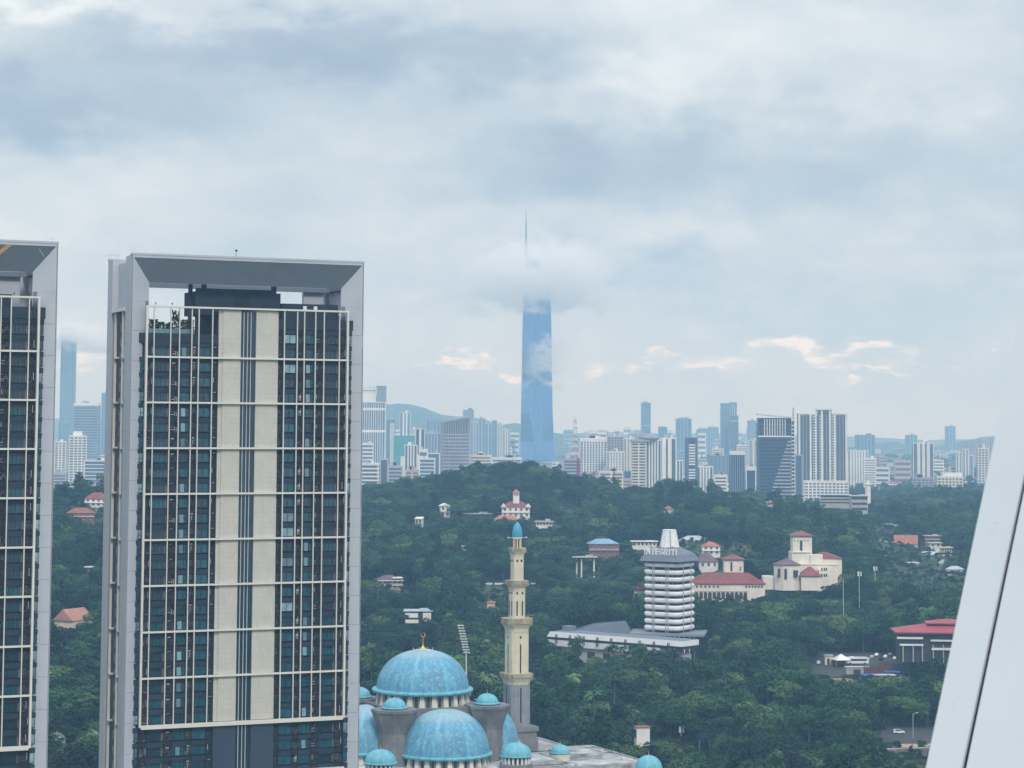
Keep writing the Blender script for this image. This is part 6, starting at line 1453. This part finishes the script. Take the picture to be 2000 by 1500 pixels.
def mk_lobes(seed, kind):
    r = random.Random(seed); L_ = []
    if kind == 'round':
        R = 5.2; L_.append((0, 0, 9.5, 3.9, 3.6))
        for i in range(9): a = i*.7+r.uniform(-.3, .3); q = r.uniform(2.2, 4.0); L_.append((q*math.cos(a*1.9), q*math.sin(a*1.9), r.uniform(6.8, 11.8), r.uniform(1.8, 2.9), r.uniform(1.5, 2.4)))
    elif kind == 'umbrella':
        for i in range(13): a = i*2.4; q = 1.1+1.55*math.sqrt(i)*1.15; L_.append((q*math.cos(a), q*math.sin(a), 9.8-q*q*.05+r.uniform(-.6, .6), r.uniform(2.2, 3.1), r.uniform(.9, 1.4)))
    elif kind == 'layer':
        for i in range(12): z = 5.0+i*.72; q = r.uniform(.8, 3.6)*(1-i*.04); a = i*2.4; L_.append((q*math.cos(a), q*math.sin(a), z, r.uniform(1.9, 2.9), r.uniform(.7, 1.1)))
    elif kind == 'tall':
        for i in range(8): z = 6+i*1.35; q = r.uniform(0, 1.6); a = r.uniform(0, 6.3); L_.append((q*math.cos(a), q*math.sin(a), z, 2.9-.22*i, 1.6))
    return L_
PROTO = []
for i, (kd, nq, q0, q1, fl) in enumerate((('round', 2100, .26, .52, 0), ('round', 2000, .26, .55, .1), ('umbrella', 2300, .26, .50, .7), ('layer', 1900, .26, .5, .6), ('round', 2000, .22, .46, .2), ('umbrella', 2100, .26, .5, .5), ('tall', 1600, .24, .46, .0), ('layer', 1900, .26, .5, .4))):
    lb = mk_lobes(100+i, kd); PROTO.append((kd, crown_mesh('crown', i, lb, nq, q0, q1, fl), trunk_mesh('trunk', i, 6.0 if kd != 'umbrella' else 7.4, .38, sorted(lb, key=lambda l: -l[3]))))
def palm_mesh(seed, n=22, L_=3.6):
    r = random.Random(seed); vs = []; fs = []
    for i in range(n):
        a = i*2.4; up = r.uniform(-.1, 1.0); ca, sa = math.cos(a), math.sin(a); prev = None; LL = L_*r.uniform(.8, 1.1)
        for k in range(7):
            t = k/6; x = LL*t*math.cos(up*.6); z = LL*(t*math.sin(up)-t*t*(.55+.25*(1-up))); w = .55*math.sin(math.pi*min(1, t*.9+.08))+.03
            b = len(vs); vs += [(ca*x-sa*w, sa*x+ca*w, z-.28*w), (ca*x, sa*x, z), (ca*x+sa*w, sa*x-ca*w, z-.28*w)]
            if prev is not None: fs += [(prev, prev+1, b+1, b), (prev+1, prev+2, b+2, b+1)]
            prev = b
    mb = MB(); mb.add(vs, fs); return mb.mesh('fronds', M_LEAF)
PALM = palm_mesh(3)
LIB = bpy.data.collections.new('tree_library')
def merged(i):
    kd, cm_, tm = PROTO[i]; nv = len(cm_.vertices); me = bpy.data.meshes.new('tree_mass_unit')
    vs = [tuple(v.co) for v in cm_.vertices]+[tuple(v.co) for v in tm.vertices]; fs = [tuple(p.vertices) for p in cm_.polygons]+[tuple(nv+q for q in p.vertices) for p in tm.polygons]
    me.from_pydata(vs, [], fs); me.materials.append(M_LEAF); me.materials.append(M_BARK)
    mi = [0]*len(cm_.polygons)+[1]*len(tm.polygons); me.polygons.foreach_set('material_index', mi); return me
for i in range(len(PROTO)): o = bpy.data.objects.new('tree_mass_unit', merged(i)); LIB.objects.link(o)
# ---- where trees stand
rs = np.random.RandomState(5)
def blocked(x, y):
    for (ex, ey, hw, fr, bk) in EXCL:
        if abs(x-ex*(y/ey)) < hw and -fr < y-ey < bk: return True
    px = 1000+FPX*x/y
    if y < 735 and 640 < px < 1330: return True
    if y < 560 and px < 730: return True
    if MQ and (x+26)**2+(y-680)**2 < 52**2: return True
    return False
PTS = []
D = 715.0
while D < 2650:
    step = 11 if D < 1500 else 11.5; wd = D*.26
    x = -wd
    while x < wd:
        x += step*rs.uniform(.75, 1.3); y = D+rs.uniform(-3.8, 3.8)
        px = 1000+FPX*x/y
        if px > 2080 or px < -60: continue
        if blocked(x, y): continue
        PTS.append((x, y, rs.uniform(.95, 1.75)*(1.25 if rs.rand() < .15 else 1)))
    D += step*.93
# low scrub fills the openings
for k in range(17000):
    D = rs.uniform(720, 2650); px = rs.uniform(-60, 2060); x = (px-1000)/FPX*D
    if not blocked(x, D): PTS.append((x, D, rs.uniform(.2, .48)))
# scattered town trees beyond the ridge
n0 = len(PTS)
for k in range(6500):
    D = 2650+4600*rs.rand()**1.3; px = rs.uniform(-60, 2080)
    x = (px-1000)/FPX*D
    dens = .9 if (px > 1640 and D < 3600) else .85 if px > 1640 else .4
    if rs.rand() > dens: continue
    PTS.append((x, D, rs.uniform(.8, 1.4)))
# denser woods at the right beyond the crest
for k in range(2600):
    D = rs.uniform(2600, 3300); px = rs.uniform(1650, 2060); x = (px-1000)/FPX*D
    if not blocked(x, D): PTS.append((x, D, rs.uniform(.9, 1.35)))
PTS = np.array(PTS); GZ = ground(PTS[:, 0], PTS[:, 1])
def clear_views():
    keep = np.ones(len(PTS), bool); X, Y, S_ = PTS[:, 0], PTS[:, 1], PTS[:, 2]; px = 1000+FPX*X/Y; cr = 7.0*S_*FPX/Y*.8
    for (a, b, low, Db) in SIGHT:
        m = (Y < Db) & (Y > Db-330) & (px > a-cr) & (px < b+cr)
        hmax = (130-(low-838+(0)*px)/FPX*Y+0)-GZ            # tree height that just reaches the sight line
        s2 = hmax/15.0/.95; m2 = m & (s2 < S_)
        PTS[m2, 2] = np.maximum(s2[m2], np.minimum(S_[m2], .34))
    return keep
KP = clear_views(); PTS = PTS[KP]; GZ = GZ[KP]
def vis(x, y, z):
    px = 1000+FPX*x/y; py = 838-(z+8-130)/y*FPX+(px-1000)*ROLL
    if py > 1512 or py < 850: return False
    if 96 < px < 196: return True
    if px < 704: return False
    edge = 1999-(py-575)*(191/925)
    return px < edge+6 and not (735 < px < 985 and py > 1385)
order = np.argsort(PTS[:, 1]/PTS[:, 2]); IND = []
# standalone trees the photo singles out
SPECIAL = []
for i in order:
    if len(IND) >= 285: break
    x, y, s = PTS[i]
    if vis(x, y, GZ[i]): IND.append(i)
IND = set(IND)
def zone(px, D):
    if px < 230: return 'of gap between condominium towers'
    if px < 1000: return 'of woods behind mosque domes'
    if px < 1130: return 'of strip right of minaret'
    if px < 1330: return 'of woods below white annexe'
    if px < 1520: return 'of woods below the palace'
    if px < 1700: return 'of woods below blue shelters'
    return 'of woods beside lower right road'
ZB = [(0, 230), (700, 1000), (1000, 1130), (1130, 1330), (1330, 1520), (1520, 1700), (1700, 2000)]
def place(px, D):
    a, b = next(q for q in ZB if px <= q[1]); t = (px-a)/(b-a)
    if a == 0: t = (px-96)/100
    if a == 700: t = (px-704)/290
    side = 'left' if t < .33 else 'middle' if t < .67 else 'right'
    return side, ('front row' if D < 790 else 'second row' if D < 850 else 'third row' if D < 910 else 'back row')
KN = {'round': ('round_crowned_tree', 'round-crowned'), 'umbrella': ('spreading_tree', 'wide flat-crowned'), 'layer': ('tiered_tree', 'tiered irregular'), 'tall': ('upright_tree', 'narrow upright')}
for i in IND:
    x, y, s = PTS[i]; k = rs.randint(len(PROTO)); kd, cmh, tmh = PROTO[k]; zn = zone(1000+FPX*x/y, y); nme, adj = KN[kd]
    side, row = place(1000+FPX*x/y, y); size = 'small' if s < 1.12 else 'large' if s > 1.5 else 'medium'
    T = thing(nme, f'{size} {adj} tree, {row}, {side} {zn}', 'tree', (x, y, float(GZ[i])), rs.uniform(0, 6.28), f'{adj} trees {zn}'); T.scale = (s, s, s*rs.uniform(.78, .95))
    link('crown', cmh, T); link('trunk', tmh, T)
rest = np.array([i for i in range(len(PTS)) if i not in IND])
me = bpy.data.meshes.new('forest'); me.from_pydata([(PTS[i, 0], PTS[i, 1], GZ[i]) for i in rest], [], [])
at_ = me.attributes.new('tree_scale', 'FLOAT', 'POINT'); at_.data.foreach_set('value', PTS[rest, 2].astype(np.float32))
FO = bpy.data.objects.new('forest', me); COL.objects.link(FO); FO['kind'] = 'stuff'; FO['label'] = 'dense green woods covering the hills beyond the nearest trees'; FO['category'] = 'forest'
ng = bpy.data.node_groups.new('scatter_trees', 'GeometryNodeTree'); ng.interface.new_socket('Geometry', in_out='INPUT', socket_type='NodeSocketGeometry'); ng.interface.new_socket('Geometry', in_out='OUTPUT', socket_type='NodeSocketGeometry')
N_ = ng.nodes; gi = N_.new('NodeGroupInput'); go = N_.new('NodeGroupOutput'); iop = N_.new('GeometryNodeInstanceOnPoints'); ci = N_.new('GeometryNodeCollectionInfo')
ci.inputs['Collection'].default_value = LIB; ci.inputs['Separate Children'].default_value = True; ci.inputs['Reset Children'].default_value = True
iop.inputs['Pick Instance'].default_value = True
cx3 = N_.new('ShaderNodeCombineXYZ'); mz_ = N_.new('ShaderNodeMath'); mz_.operation = 'MULTIPLY'; mz_.inputs[1].default_value = .86
ri = N_.new('FunctionNodeRandomValue'); ri.data_type = 'INT'; ri.inputs[4].default_value = 0; ri.inputs[5].default_value = len(PROTO)-1
rr_ = N_.new('FunctionNodeRandomValue'); rr_.data_type = 'FLOAT_VECTOR'; rr_.inputs[0].default_value = (0, 0, 0); rr_.inputs[1].default_value = (0, 0, 6.28)
na = N_.new('GeometryNodeInputNamedAttribute'); na.data_type = 'FLOAT'; na.inputs['Name'].default_value = 'tree_scale'
LK = ng.links; LK.new(gi.outputs[0], iop.inputs['Points']); LK.new(ci.outputs[0], iop.inputs['Instance']); LK.new(ri.outputs[2], iop.inputs['Instance Index']); LK.new(rr_.outputs[0], iop.inputs['Rotation'])
LK.new(na.outputs['Attribute'], cx3.inputs[0]); LK.new(na.outputs['Attribute'], cx3.inputs[1]); LK.new(na.outputs['Attribute'], mz_.inputs[0]); LK.new(mz_.outputs[0], cx3.inputs[2]); LK.new(cx3.outputs[0], iop.inputs['Scale']); LK.new(iop.outputs[0], go.inputs[0])
md = FO.modifiers.new('scatter', 'NODES'); md.node_group = ng
# singled-out trees: emergent crowns on the crest, palms, silvery trees
def lone(label, px, ytop, D, s, k, name='lone_tree', m=None):
    x = X_of(px, D); g = gz(x, D); zt = zpx(ytop, D, px); kd, cmh, tmh = PROTO[k]; h = 12.8 if kd != 'umbrella' else 11.5; sz = max(.6, (zt-g)/h)
    T = thing(name, label, 'tree', (x, D, g), rs.uniform(0, 6), None); T.scale = (s, s, sz)
    if m: cmh = cmh.copy(); cmh.materials[0] = m
    link('crown', cmh, T); link('trunk', tmh, T)
lone('dark ragged tree standing above the crest below the dark framed tower', 1338, 938, 1960, 1.9, 0, 'crest_tree')
lone('tall dark crest tree left of the giant skyscraper foot', 1006, 912, 1990, 1.7, 1, 'crest_tree'); lone('tall dark crest tree right of the giant skyscraper foot', 1040, 918, 1980, 1.7, 4, 'crest_tree')
lone('broad dark tree crowning the left shoulder of the hill', 885, 922, 1930, 2.2, 1, 'crest_tree'); lone('second broad dark tree on the left shoulder of the hill', 858, 930, 1925, 1.8, 3, 'crest_tree')
lone('round dark tree at the crest below the banded hotel', 1194, 952, 1900, 1.8, 0, 'crest_tree'); lone('round tree at the crest right of the lattice mast block', 1118, 946, 1900, 1.7, 4, 'crest_tree')
lone('pale silvery tree at the bottom of the gap between the towers', 119, 1436, 850, .85, 4, 'silvery_tree', M_LEAFP); lone('larger silvery-headed tree right of the pale one in the gap', 171, 1430, 880, 1.1, 1, 'silvery_tree', M_LEAFP)
lone('tall umbrella tree at the right of the hillside yard', 1735, 1318, 1040, 1.3, 2, 'yard_tree')
def palm(label, px, ytop, D, s=1.0, group=None):
    x = X_of(px, D); g = gz(x, D); zt = zpx(ytop, D, px); h = max(4, zt-g-1.0)
    T = thing('palm_tree', label, 'palm tree', (x, D, g), rs.uniform(0, 6), group); mb = MB(); mb.tube((0, 0, -1), (.3, 0, h), .26, 7, r2=.16); mb.build('trunk', mat('palm_trunk', (.13, .12, .10), var=.2), T)
    o = link('fronds', PALM, T, (.3, 0, h)); o.scale = (s, s, s)
for i, (px, yt, D, s) in enumerate(((1190, 1262, 1075, 1), (1201, 1258, 1072, 1.1), (1212, 1262, 1080, 1), (1234, 1258, 1078, 1), (1247, 1262, 1082, .9), (1300, 1266, 1082, .9), (1312, 1268, 1080, 1), (1322, 1264, 1084, 1))):
    palm('royal palm in front of the long white annexe, '+('leftmost', 'second from left', 'third from left', 'fourth from left', 'fifth from left', 'third from right', 'second from right', 'rightmost')[i], px, yt, D, s*1.05, 'royal palms in front of the annexe')
for i, (px, yt, D, s) in enumerate(((1045, 1325, 930, 1.4), (1068, 1345, 905, 1.4), (1122, 1318, 945, 1.3), (1200, 1322, 935, 1.4), (728, 1295, 960, 1.2), (762, 1300, 955, 1.2), (955, 1318, 930, 1.2), (1160, 1350, 900, 1.3))):
    palm('coconut palm, '+' '.join(place(px, D))+' '+zone(px, D), px, yt, D, s, 'coconut palms above the woods')
# ------------------------------------------------------------------ haze and clouds round the tall towers
def haze():
    mb = MB(); mb.box(-33000, 33000, -500, 14300, -8, 790); o = mb.build('haze', None or [])
    m = bpy.data.materials.new('haze'); m.use_nodes = True; nt = NT(m.node_tree); nt.n.clear(); pv = nt.n.new('ShaderNodeVolumePrincipled'); out = nt.n.new('ShaderNodeOutputMaterial')
    pv.inputs['Color'].default_value = HAZE_COL; pv.inputs['Density'].default_value = HAZE_DEN; pv.inputs['Anisotropy'].default_value = .0; pv.inputs['Absorption Color'].default_value = (1, 1, 1, 1)
    nt.l.new(pv.outputs[0], out.inputs['Volume']); o.data.materials.clear(); o.data.materials.append(m); o['kind'] = 'stuff'; o['label'] = 'pale blue haze filling the air over the city'
HAZE_COL = (.37, .67, 1.0, 1); HAZE_DEN = 1.55e-4
haze()
def cloud(name, label, c, r, dens, seed, core=(0, 0), sx=.16, rag=.5, fine=1, edge=(-.72, -.52), shade=(1, 1, 1)):
    """ragged stratus volume: c centre, r radii in metres; density fades sideways from the core over sx of the radius"""
    mb = MB(); mb.box(-1, 1, -1, 1, -1, 1); o = mb.build(name, [], None, c); o.scale = r
    m = bpy.data.materials.new('cloud'); m.use_nodes = True; nt = NT(m.node_tree); nt.n.clear(); pv = nt.n.new('ShaderNodeVolumePrincipled'); out = nt.n.new('ShaderNodeOutputMaterial')
    pv.inputs['Color'].default_value = (*shade, 1); pv.inputs['Anisotropy'].default_value = .0; pv.inputs['Absorption Color'].default_value = (0, 0, 0, 1)
    tc = nt.n.new('ShaderNodeTexCoord'); sp = nt.n.new('ShaderNodeSeparateXYZ'); nt.l.new(tc.outputs['Object'], sp.inputs[0]); x, y, z = sp.outputs
    mp = nt.n.new('ShaderNodeMapping'); nt.l.new(tc.outputs['Object'], mp.inputs[0]); mp.inputs['Location'].default_value = (seed, seed*1.7, seed*.3); mp.inputs['Scale'].default_value = (r[0]/170, r[1]/900, r[2]/95)
    ns = nt.noise(mp.outputs[0], fine, 6, .62)
    x2 = nt.m('DIVIDE', nt.m('SUBTRACT', x, core[0]), sx); g = nt.m('EXPONENT', nt.m('MULTIPLY', nt.m('MULTIPLY', x2, x2), -1))
    # firm base, thin dissolving top
    zb_ = nt.m('ADD', z, nt.m('MULTIPLY', nt.m('SUBTRACT', ns, .5), rag))
    base = nt.maprange(zb_, *edge); top = nt.maprange(zb_, .75, -.35); top = nt.m('POWER', top, 1.6)
    yf = nt.m('MULTIPLY', nt.maprange(y, -1, -.5), nt.maprange(y, 1, .5)); xf = nt.m('MULTIPLY', nt.maprange(x, -1, -.6), nt.maprange(x, 1, .6))
    gap = nt.maprange(nt.m('ADD', ns, nt.m('MULTIPLY', g, .6)), .54, .82)
    d = nt.m('MULTIPLY', nt.m('MULTIPLY', nt.m('MULTIPLY', base, top), nt.m('MULTIPLY', yf, xf)), nt.m('MULTIPLY', g, gap))
    nt.l.new(nt.m('MULTIPLY', d, dens), pv.inputs['Density']); nt.l.new(pv.outputs[0], out.inputs['Volume']); o.data.materials.append(m); o['kind'] = 'stuff'; o['label'] = label
    return o
DG = 6300
def cpos(px, py, D=DG): p = P(px, py, D); return (p.x, D, p.z)
cloud('cloud', 'grey cloud bank hiding the top of the giant skyscraper', cpos(1050, 520, 6225), (1500, 230, 142), .020, 2.3, sx=.125, rag=1.9, fine=2.3, edge=(-.95, -.20), shade=(.94, .955, .975))
cloud('cloud', 'thin ragged veil of cloud spreading either side of the giant skyscraper', cpos(1060, 515, 6600), (1900, 120, 120), .0035, 5.2, sx=.45, rag=2.2, fine=2.0, edge=(-.9, .2), shade=(.94, .955, .975))
cloud('cloud', 'wisp of cloud drifting across the middle of the giant skyscraper', cpos(1075, 695, 6190), (170, 34, 115), .034, 4.4, sx=.36, rag=3.2, fine=2.6, edge=(-.9, .1))
cloud('cloud', 'cloud dissolving the top of the slender tower at the left', cpos(125, 650, 7180), (700, 130, 90), .022, 7.7, sx=.3, rag=1.6, fine=1.6, edge=(-.8, -.2))
